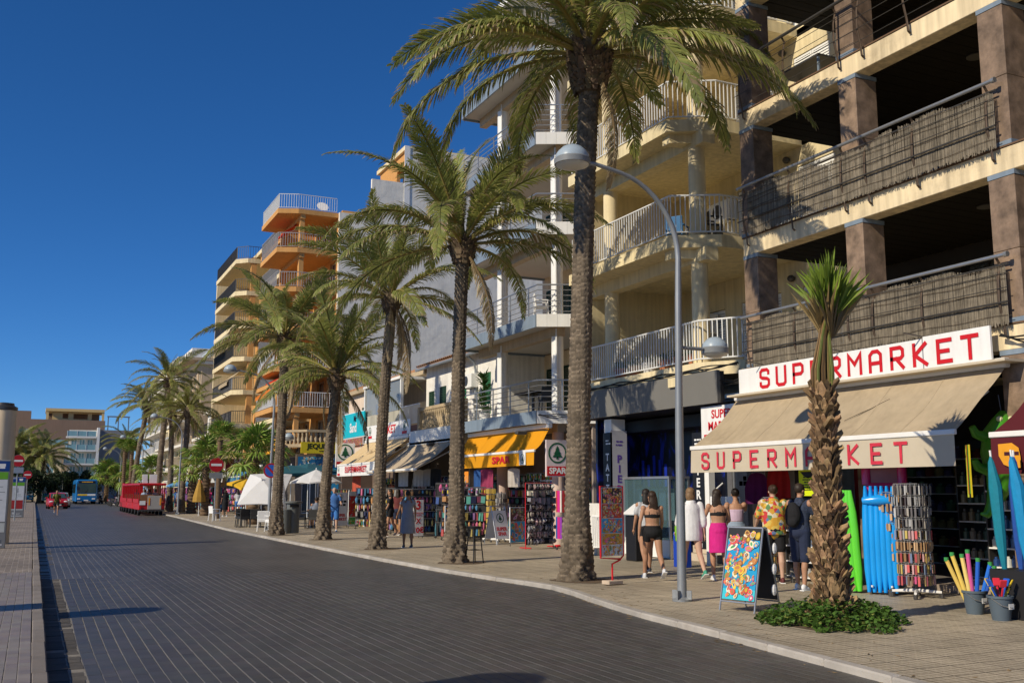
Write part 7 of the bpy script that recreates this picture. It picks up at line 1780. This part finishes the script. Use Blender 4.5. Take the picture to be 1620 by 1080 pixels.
# ================================================================== people
m_eye = M('eye', (.02,.015,.012), .2)
def remesh(mb, vox, smooth=4):
    me = bpy.data.meshes.new('b'); me.from_pydata(mb.v, [], mb.f); o = bpy.data.objects.new('b', me)
    md = o.modifiers.new('r', 'REMESH'); md.mode = 'VOXEL'; md.voxel_size = vox
    sm = o.modifiers.new('s', 'SMOOTH'); sm.factor = .5; sm.iterations = smooth
    me = solid(o); me.polygons.foreach_set('use_smooth', [True]*len(me.polygons)); return me
def skinmat(c): return M('skin %.2f %.2f' % c[:2], c, .55, .06, 8, spec=.35)
def person(label, x, y, rz, H=1.7, z=0.0, skin=(.42,.24,.16), hair=(.03,.02,.012), hstyle='long', vox=.0105, male=False, thigh=(.25,-.2), knee=(.15,.4),
           arm=((.25,.12,.25),(-.25,.12,.25)), lean=.0, turn=0.0, top=None, bottom=None, shoes=(.7,.7,.7), seat=False, group=None, bulk=1.0, headturn=0.0, bag=None):
    """arm: (swing forward, away from body, elbow bend) left and right; faces local +Y"""
    o = empty('person', label, 'person', (x,y,z), rz, group); k = H/1.7
    def J(p): return Vector(p)*k
    sw = (.195 if male else .172)*bulk; hp = .095
    hipz = .90
    # leg joints; drop so that the lower foot rests at z = 0
    legs = []
    for s, a, q in ((-1,thigh[0],knee[0]),(1,thigh[1],knee[1])):
        h = Vector((s*hp,0,hipz)); kn = h+Vector((s*.01,sin(a)*.43,-cos(a)*.43)); b = a-q; an = kn+Vector((0,sin(b)*.41,-cos(b)*.41)); pit = 0 if b > -.35 else (b+.35)
        legs.append((h,kn,an,b))
    low = min(l[2].z for l in legs)-.075; dz = Vector((0,0,-low))
    legs = [(a+dz,b+dz,c+dz,q) for a,b,c,q in legs]
    pel = Vector((0,0,hipz+.03))+dz
    def up(d, fx=0.0): return pel+Vector((fx, sin(lean)*d, cos(lean)*d))
    waist, chest, shz, neck, head = up(.16), up(.36), up(.45), up(.52), up(.66)+Vector((0,.02,0))
    sh = {-1: shz+Vector((-sw,0,.0)), 1: shz+Vector((sw,0,.0))}
    arms = []
    for s, (swg, ab, eb) in ((-1,arm[0]),(1,arm[1])):
        d = Vector((s*sin(ab)*cos(swg), sin(swg), -cos(swg)*cos(ab))).normalized(); el = sh[s]+d*.275
        f = swg+eb; d2 = Vector((s*sin(ab)*.35, sin(f), -cos(f))).normalized(); wr = el+d2*.245; arms.append((s,sh[s],el,wr,d2))
    def chain(mb, ps, rs, n=12): mb.tube([J(p) for p in ps], [tuple(v*k for v in r_) if hasattr(r_,'__len__') else r_*k for r_ in rs], n); mb.ball(J(ps[0]), (min(rs[0]) if hasattr(rs[0],'__len__') else rs[0])*k, 10); mb.ball(J(ps[-1]), (min(rs[-1]) if hasattr(rs[-1],'__len__') else rs[-1])*k, 10)
    def torso(mb, inf=0.0, z0=0, z1=9, wide=1.0, hem=None):
        pr = [(up(-.06),(.150,.105)),(up(.03),(.168,.122)),(up(.16),(.132 if not male else .15,.10)),(up(.30),(.150 if not male else .172,.112)),(up(.40),(.158 if not male else .185,.10)),(up(.47),(.115,.08))]
        pr = [(p,((a*bulk+inf)*wide,(b*bulk+inf)*wide)) for i,(p,(a,b)) in enumerate(pr) if z0 <= i <= z1]
        chain(mb, [p for p,_ in pr], [q for _,q in pr], 16)
    def thighs(mb, inf, frac):
        for h,kn,an,b in legs: chain(mb, [h+Vector((0,0,.04)), h.lerp(kn,.45*frac), h.lerp(kn,frac)], [(.088*bulk+inf),(.078*bulk+inf),(.068*bulk+inf*1.3)])
    mb = MB(); torso(mb); mb.ball(J(up(.0)+Vector((0,-.05,-.02))), (.145*k*bulk,.10*k*bulk,.10*k), 12)
    for s in (-1,1): mb.ball(J(sh[s]), .058*k*(1.15 if male else 1), 10)
    chain(mb, [up(.45),neck,neck.lerp(head,.5)], [.055,.05,.048])
    for h,kn,an,b in legs:
        chain(mb, [h,h.lerp(kn,.5),kn,kn.lerp(an,.3)+Vector((0,-.015,0)),kn.lerp(an,.65),an], [.088*bulk,.075*bulk,.055,.054*bulk,.042,.034])
        mb.ball(J(an+Vector((0,.05,-.045))), (.036*k,.10*k,.03*k), 8)
    for s,a,el,wr,d2 in arms:
        chain(mb, [a,a.lerp(el,.5),el,el.lerp(wr,.4),wr], [.046*bulk,.042*bulk,.035,.034,.025])
        hd = wr+d2*.055; sd = d2.cross(Vector((0,1,0)) if abs(d2.y) < .8 else Vector((0,0,1))).normalized(); nf = d2.cross(sd)
        mb.tube([J(wr),J(hd),J(hd+d2*.03)], [(.024*k,.018*k),(.016*k,.038*k),(.014*k,.04*k)], 8)
        for q in range(4):
            b0 = hd+d2*.03+nf*(.030-.020*q); L_ = (.062,.074,.07,.055)[q]; cu = nf.cross(d2)*-s*.02; mb.tube([J(b0),J(b0+d2*L_*.55+nf*(.006*(1.5-q))),J(b0+d2*L_+cu+nf*(.009*(1.5-q)))], [.0088*k,.008*k,.0068*k], 6)
        mb.tube([J(wr+d2*.03+nf*.02),J(wr+d2*.06+nf*.05),J(wr+d2*.09+nf*.055)], [.011*k,.010*k,.008*k], 6)
    # head
    hr = Matrix.Rotation(headturn,3,'Z')
    def hp_(v): return J(head+hr@Vector(v))
    mb.ball(hp_((0,-.005,.025)), (.075*k,.093*k,.092*k), 14); mb.ball(hp_((0,.018,-.045)), (.056*k,.066*k,.068*k), 12); mb.ball(hp_((0,.085,-.012)), (.013*k,.018*k,.022*k), 8)
    for s in (-1,1): mb.ball(hp_((s*.076,-.005,-.005)), (.012*k,.02*k,.03*k), 8)
    me = remesh(mb, vox); me.materials.append(skinmat(skin)); put('body', me, o)
    if vox < .02:
        for s in (-1,1): MB().ball(hp_((s*.03,.082,.012)), .0095*k, 8).build('eye', m_eye, o, True)
        MB().ball(hp_((0,.083,-.058)), (.022*k,.006*k,.006*k), 8).build('mouth', M('lips', (.35,.10,.09), .5), o, True)
    # hair
    mh = M('hair %.3f' % hair[0], hair, .5, .35, 18, .4, 90); mb = MB()
    mb.ball(hp_((0,-.022,.04)), (.088*k,.093*k,.092*k), 14)
    if hstyle == 'long':
        mb.ball(hp_((0,-.05,-.03)), (.088*k,.062*k,.11*k), 12); mb.tube([hp_((0,-.06,0)),hp_((0,-.08,-.12)),hp_((.01,-.09,-.22)),hp_((.015,-.085,-.29))], [(.08*k,.05*k),(.085*k,.045*k),(.07*k,.032*k),(.03*k,.015*k)], 12)
        rh = random.Random(int(x*100))
        for q in range(26):
            u_ = rh.uniform(-1,1); e_ = rh.uniform(-.36,-.2); mb.tube([hp_((u_*.07,-.075+.03*abs(u_),-.02)),hp_((u_*.085+rh.uniform(-.01,.01),-.105+.04*abs(u_),e_*.5)),hp_((u_*.085+rh.uniform(-.02,.02),-.10+.04*abs(u_),e_))], [.012*k,.013*k,.005*k], 5)
    elif hstyle == 'mid': mb.ball(hp_((0,-.045,-.04)), (.095*k,.07*k,.11*k), 12)
    elif hstyle == 'bun': mb.ball(hp_((0,-.10,.06)), .05*k, 10)
    elif hstyle == 'cap': mb.ball(hp_((0,.07,.06)), (.07*k,.06*k,.015*k), 10)
    me = remesh(mb, max(vox,.012), 3); me.materials.append(mh); put('hair', me, o)
    # clothes
    def cloth(name, build, mat, v=None):
        q = MB(); build(q); me = remesh(q, v or max(vox,.012), 3); me.materials.append(mat); return put(name, me, o)
    def sleeves(mb, inf, fr):
        for s,a,el,wr,d2 in arms: chain(mb, [a+Vector((-s*.03,0,.0)), a.lerp(el,min(1,fr))], [.055+inf,.05+inf*1.2]) if fr <= 1 else chain(mb, [a,el,el.lerp(wr,fr-1)], [.055+inf,.05+inf,.045+inf])
    if top:
        kd, mt_ = top
        if kd == 'bra': cloth('bikini_top', lambda q: torso(q,.006,3,3) or q.tube([J(up(.27)),J(up(.33))],[(.158*bulk*k,.12*bulk*k)]*2,16), mt_); [MB().tube([J(up(.32)+Vector((s*.08,-.10,0))),J(up(.47)+Vector((s*.06,-.055,.03))),J(up(.46)+Vector((s*.07,.05,.0)))], .007*k, 5).build('strap', mt_, o) for s in (-1,1)]
        elif kd == 'strapless': cloth('strapless_top', lambda q: q.tube([J(up(.12)),J(up(.25)),J(up(.36))],[(.145*bulk*k,.112*bulk*k),(.155*bulk*k,.12*bulk*k),(.165*bulk*k,.118*bulk*k)],16), mt_)
        elif kd == 'tee': cloth('t_shirt', lambda q: (torso(q,.016), sleeves(q,.014,.55)), mt_)
        elif kd == 'loose': cloth('shirt', lambda q: (torso(q,.03), q.tube([J(up(.3)),J(up(.1)),J(up(-.08)),J(up(-.2))],[(.19*bulk*k,.14*bulk*k),(.20*bulk*k,.16*bulk*k),(.215*bulk*k,.165*bulk*k),(.21*bulk*k,.155*bulk*k)],18), sleeves(q,.024,1.35)), mt_)
        elif kd == 'hawaii': cloth('shirt', lambda q: (torso(q,.026), q.tube([J(up(.3)),J(up(.1)),J(up(-.1))],[(.185*bulk*k,.14*bulk*k),(.19*bulk*k,.15*bulk*k),(.20*bulk*k,.155*bulk*k)],18), sleeves(q,.026,.8)), mt_)
        elif kd == 'dress': cloth('dress', lambda q: (torso(q,.014,0,4), sleeves(q,.01,.25), q.tube([J(up(.2)),J(up(.0)),J(up(-.25)),J(up(-.52))],[(.15*bulk*k,.115*bulk*k),(.19*bulk*k,.15*bulk*k),(.21*bulk*k,.17*bulk*k),(.22*bulk*k,.18*bulk*k)],18)), mt_)
    if bottom:
        kd, mt_ = bottom[:2]; fr = bottom[2] if len(bottom) > 2 else .5
        if kd == 'shorts': cloth('shorts', lambda q: (q.tube([J(up(.12)),J(up(.03)),J(up(-.06))],[(.15*bulk*k,.115*bulk*k),(.178*bulk*k,.135*bulk*k),(.165*bulk*k,.125*bulk*k)],16), q.ball(J(up(.0)+Vector((0,-.05,-.02))),(.155*k*bulk,.112*k*bulk,.11*k),12), thighs(q,.016,fr)), mt_)
        elif kd == 'skirt': cloth('skirt', lambda q: (q.tube([J(up(.14)),J(up(.02)),J(up(-.15)),J(up(-.15-fr*.5))],[(.145*bulk*k,.11*bulk*k),(.185*bulk*k,.15*bulk*k),(.195*bulk*k,.165*bulk*k),(.20*bulk*k,.175*bulk*k)],18), q.ball(J(up(.0)+Vector((0,-.05,-.02))),(.16*k*bulk,.12*k*bulk,.11*k),12)), mt_)
    if shoes:
        ms = M('shoe %.2f' % shoes[0], shoes, .6, .08, 9)
        for h,kn,an,b in legs:
            p = J(an); ti = Matrix.Rotation(min(0,b+.3)*.9 if not seat else 0,4,'X'); mb = MB()
            mb.ball((0,.055*k,-.045*k),(.045*k,.135*k,.038*k),12); mb.ball((0,-.015*k,-.02*k),(.042*k,.06*k,.05*k),10); me = remesh(mb, .012, 2); me.materials.append(ms); s_ = put('shoe', me, o, Matrix.Translation(p)@ti)
            MB().bbox((0,.045*k,-.073*k),(.085*k,.26*k,.018*k),.006).build('sole', m_sign, s_)
    if bag:
        kd, mt_ = bag
        if kd == 'backpack':
            q = MB(); q.ball(J(up(.27)+Vector((0,-.18,0))),(.145*k,.10*k,.21*k),12); q.ball(J(up(.17)+Vector((0,-.22,0))),(.12*k,.06*k,.10*k),10); me = remesh(q,.014,3); me.materials.append(mt_); put('backpack', me, o)
            for s in (-1,1): MB().tube([J(up(.40)+Vector((s*.09,-.13,0))),J(up(.50)+Vector((s*.10,0,.01))),J(up(.38)+Vector((s*.11,.13,0))),J(up(.2)+Vector((s*.12,.10,0))),J(up(.12)+Vector((s*.13,-.1,0)))], (.012*k), 6).build('bag_strap', mt_, o)
        else:
            s = kd; a = arms[0] if s < 0 else arms[1]
            MB().bbox(J(up(-.05)+Vector((s*.25,0,-.02))),(.07*k,.30*k,.32*k),.03).build('bag', mt_, o); MB().tube([J(up(.1)+Vector((s*.25,.10,0))),J(sh[s]+Vector((0,0,.06))),J(up(.1)+Vector((s*.25,-.10,0)))], .012*k, 6).build('bag_strap', mt_, o)
    return o
tanned = (.40,.215,.13); pale = (.50,.31,.22); brownsk = (.27,.145,.085)
c_black = M('black fabric', (.012,.012,.014), .85, .2, 10, bump=.35, bscale=6, bdist=.03); c_white = M('white linen', (.78,.78,.79), .85, .08, 9, bump=.35, bscale=6, bdist=.03, trans=.1); c_mag = M('magenta fabric', (.55,.015,.20), .8, .12, 7, bump=.35, bscale=6, bdist=.03); c_lil = M('lilac fabric', (.55,.42,.55), .85, .1, 14, bump=.35, bscale=6, bdist=.03); c_navy = M('navy cotton', (.02,.028,.06), .9, .15, 9, bump=.35, bscale=6, bdist=.03); c_nprint = M('dark patterned cotton', (.03,.04,.07), .9, .6, 28)
c_blue = M('mid blue cotton', (.06,.16,.42), .9, .1, 8, bump=.35, bscale=6, bdist=.03); c_grey = M('blue grey cotton', (.22,.25,.31), .9, .1, 8, bump=.35, bscale=6, bdist=.03)
def floral():
    m = bpy.data.materials.new('floral print'); m.use_nodes = True; N = m.node_tree.nodes; L = m.node_tree.links; b = N['Principled BSDF']; b.inputs['Roughness'].default_value = .8
    tc = N.new('ShaderNodeTexCoord'); v = N.new('ShaderNodeTexVoronoi'); v.inputs['Scale'].default_value = 15; L.new(tc.outputs['Object'], v.inputs['Vector'])
    sp = N.new('ShaderNodeSeparateColor'); L.new(v.outputs['Color'], sp.inputs[0]); cr = N.new('ShaderNodeValToRGB'); cr.color_ramp.interpolation = 'CONSTANT'; e = cr.color_ramp.elements
    e[0].color = (.55,.30,.03,1); e[1].position = .3; e[1].color = (.50,.04,.04,1)
    for p, c in ((.45,(.10,.22,.08)),(.58,(.6,.42,.08)),(.75,(.10,.16,.30)),(.85,(.62,.55,.4))): q = e.new(p); q.color = (*c,1)
    L.new(sp.outputs[0], cr.inputs[0]); L.new(cr.outputs[0], b.inputs['Base Color']); return m
c_flor = floral()
person('woman walking away in a black strappy top and black shorts, dark long hair', 10.66, 16.4, -.35, 1.66, skin=tanned, hair=(.035,.02,.012), thigh=(.42,-.32), knee=(.15,.55), arm=((-.15,.28,.2),(.3,.16,.5)), headturn=.35, top=('bra',c_black), bottom=('shorts',c_black,.27), shoes=(.6,.62,.66))
person('woman with a beige tote bag half hidden beside the woman in black shorts', 11.3, 17.6, -.3, 1.68, skin=tanned, hair=(.02,.015,.012), thigh=(-.2,.3), knee=(.45,.1), top=('tee',M('striped cotton',(.45,.46,.48),.9,.3,20)), bottom=('shorts',c_black,.3), shoes=(.03,.03,.04), bag=(1,M('natural cotton bag',(.6,.5,.36),.9,.1)))
person('woman in an oversized white shirt behind the lamp post', 11.2, 15.9, -.3, 1.70, skin=pale, hair=(.20,.12,.06), hstyle='mid', thigh=(.3,-.3), knee=(.1,.45), headturn=-.3, arm=((.1,.2,.5),(-.2,.15,.2)), top=('loose',c_white), bottom=None, shoes=(.05,.30,.20), bag=(-1,M('lime bag',(.25,.55,.05),.6)))
person('woman with a magenta wrap skirt and black halter top', 11.6, 15.6, -.45, 1.66, skin=tanned, hair=(.03,.02,.013), thigh=(.28,-.1), knee=(.4,.1), lean=.06, headturn=-.5, arm=((.3,.35,1.0),(.2,.2,1.2)), top=('bra',c_black), bottom=('skirt',c_mag,.55), shoes=(.72,.72,.74))
person('woman in a lilac strapless top holding her neck', 12.7, 16.5, -.5, 1.66, skin=tanned, hair=(.02,.015,.012), hstyle='bun', thigh=(.05,-.05), knee=(.05,.05), arm=((.2,.2,.4),(1.1,.5,2.2)), top=('strapless',c_lil), bottom=('shorts',M('light denim',(.25,.32,.42),.9,.1),.5), shoes=(.1,.1,.1))
person('shopper in an orange floral shirt and black shorts facing the racks', 12.2, 14.75, -.55, 1.72, skin=pale, hair=(.04,.022,.012), hstyle='bun', male=True, bulk=1.08, thigh=(.04,-.06), knee=(.03,.06), arm=((.35,.2,.6),(.3,.2,.8)), top=('hawaii',c_flor), bottom=('shorts',c_black,.72), shoes=(.12,.03,.03), headturn=.2)
person('man with a black backpack, dark shirt and navy shorts', 11.75, 13.55, -1.35, 1.74, skin=tanned, hair=(.03,.02,.014), hstyle='short', male=True, thigh=(.06,-.06), knee=(.04,.06), arm=((.55,.12,1.1),(.5,.15,1.2)), lean=.05, top=('tee',c_nprint), bottom=('shorts',c_navy,.95), shoes=(.74,.74,.75), bag=('backpack',c_black), headturn=-.2)
# mid distance
V2 = .015
person('woman in a blue grey dress seen from behind between two palms', 9.95, 28.3, -.1, 1.62, skin=brownsk, hair=(.02,.015,.012), hstyle='bun', vox=V2, thigh=(.08,-.08), knee=(.05,.05), arm=((.1,.3,.7),(.1,.22,.2)), top=('dress',c_grey), shoes=(.10,.06,.04), bulk=1.05)
person('woman in a black top and shorts beside the slim palm', 11.8, 35.5, 1.2, 1.68, skin=tanned, hair=(.02,.015,.012), vox=V2, thigh=(.2,-.2), knee=(.1,.3), top=('tee',c_black), bottom=('shorts',c_black,.4), shoes=(.3,.2,.15))
person('dark-haired woman browsing behind the woman in black', 12.3, 36.1, -.8, 1.66, skin=tanned, hair=(.03,.02,.012), vox=V2, thigh=(.05,-.05), knee=(.05,.05), top=('tee',M('dark red cotton',(.12,.03,.03),.9)), bottom=('shorts',c_navy,.6), shoes=(.1,.1,.1))
person('man in a blue shirt and blue shorts walking towards the camera', 11.1, 40.6, 2.9, 1.74, skin=pale, hair=(.3,.28,.25), hstyle='short', male=True, bulk=1.12, vox=V2, thigh=(.22,-.2), knee=(.08,.3), arm=((.2,.15,1.2),(.2,.15,1.3)), top=('tee',c_blue), bottom=('shorts',M('blue shorts',(.05,.18,.5),.9),.9), shoes=(.75,.75,.75))
V3 = .024
person('diner in dark clothes seated under the open white parasol', 11.25, 44.05, 0, 1.7, z=.02, skin=tanned, vox=V3, hstyle='short', male=True, thigh=(1.5,1.5), knee=(1.5,1.5), seat=True, top=('tee',c_grey), bottom=('shorts',c_navy,.9), shoes=(.1,.1,.1), arm=((.6,.1,.9),(.6,.1,.9)))
person('second diner seated at the dark terrace table', 11.75, 45.75, 2.2, 1.7, z=.02, skin=tanned, vox=V3, thigh=(1.5,1.5), knee=(1.5,1.5), seat=True, top=('tee',c_black), bottom=('shorts',c_black,.9), shoes=(.1,.1,.1), arm=((.6,.1,.9),(.6,.1,.9)))
far = [((11.0,66.0),.1,'mid',c_black,('skirt',c_black,.7),'woman in a black dress walking near the no-entry sign',tanned),((11.7,65.5),-.1,'long',M('white vest',(.5,.5,.5),.9),('shorts',c_blue,.5),'woman in blue denim shorts near the no-entry sign',tanned),((12.6,82),.3,'mid',M('hot pink cotton',(.6,.05,.2),.9),('shorts',c_black,.5),'person in a hot pink shirt by the distant shops',tanned),
 ((11.4,84),3.0,'short',c_navy,('shorts',c_navy,.9),'man in navy beside the folded mustard parasol',tanned),((10.9,88),2.8,'mid',c_grey,('shorts',c_black,.7),'person in grey walking past the red train',pale),((12.3,90),.2,'long',c_black,('skirt',c_navy,.6),'woman in dark clothes by the white far awning',tanned),((11.8,97),3.0,'short',c_blue,('shorts',c_navy,.9),'man in blue near the far tan awning',tanned),((10.6,106),.2,'short',c_black,('shorts',c_grey,.9),'distant walker in black on the pavement',tanned)]
for k, ((x,y),rz,hs,tm,bt,lb,sk) in enumerate(far):
    person(lb, x, y, rz, 1.66+.02*(k%4), skin=sk, hstyle=hs, vox=V3, male=(hs == 'short'), thigh=(.25,-.25) if k % 2 else (.1,-.1), knee=(.1,.35) if k % 2 else (.05,.05), top=('tee',tm), bottom=bt, shoes=(.4,.4,.42), group='walkers down the pavement')
person('runner in a black and yellow vest coming down the road', 1.5, 78.8, 3.1, 1.75, z=ZR, skin=tanned, hstyle='short', male=True, vox=.018, thigh=(.5,-.25), knee=(.5,1.0), arm=((-.5,.15,1.5),(.4,.15,1.6)), lean=.08, top=('tee',M('black yellow running vest',(.10,.10,.012),.7,.6,5)), bottom=('shorts',c_black,.55), shoes=(.3,.05,.03))
for k, (dx,dy,tm,lb) in enumerate(((-.45,.75,M('pale blue shirt',(.35,.45,.6),.9),'passenger in pale blue at the rear of the red train'),(.3,.8,M('peach shirt',(.6,.4,.32),.9),'passenger in peach at the rear of the red train'),(-.3,2.2,c_white,'passenger in white in the middle of the last wagon'),(.4,5.9,c_grey,'passenger in grey in the second wagon'),(-.5,6.0,c_navy,'passenger in navy in the second wagon'))):
    person(lb, 7.4+dx, 74+dy, 0, 1.6, z=ZR+.52, skin=tanned, hstyle='mid', hair=(.12,.07,.04) if k < 2 else (.03,.02,.012), vox=V3, thigh=(1.4,1.4), knee=(1.4,1.4), seat=True, top=('tee',tm), bottom=('shorts',c_navy,.8), shoes=(.2,.2,.2), group='passengers on the red train')
person('rider in a pale shirt on the dark scooter near the bus', 7.72, 139.3, 3.0, 1.7, z=ZR+.35, skin=tanned, hstyle='short', male=True, vox=V3, thigh=(1.2,1.2), knee=(1.2,1.2), seat=True, arm=((.9,.2,.5),(.9,.2,.5)), top=('tee',M('pale shirt',(.5,.55,.6),.9)), bottom=('shorts',c_navy,.9), shoes=(.1,.1,.1))
bpy.data.scenes.remove(TMP)
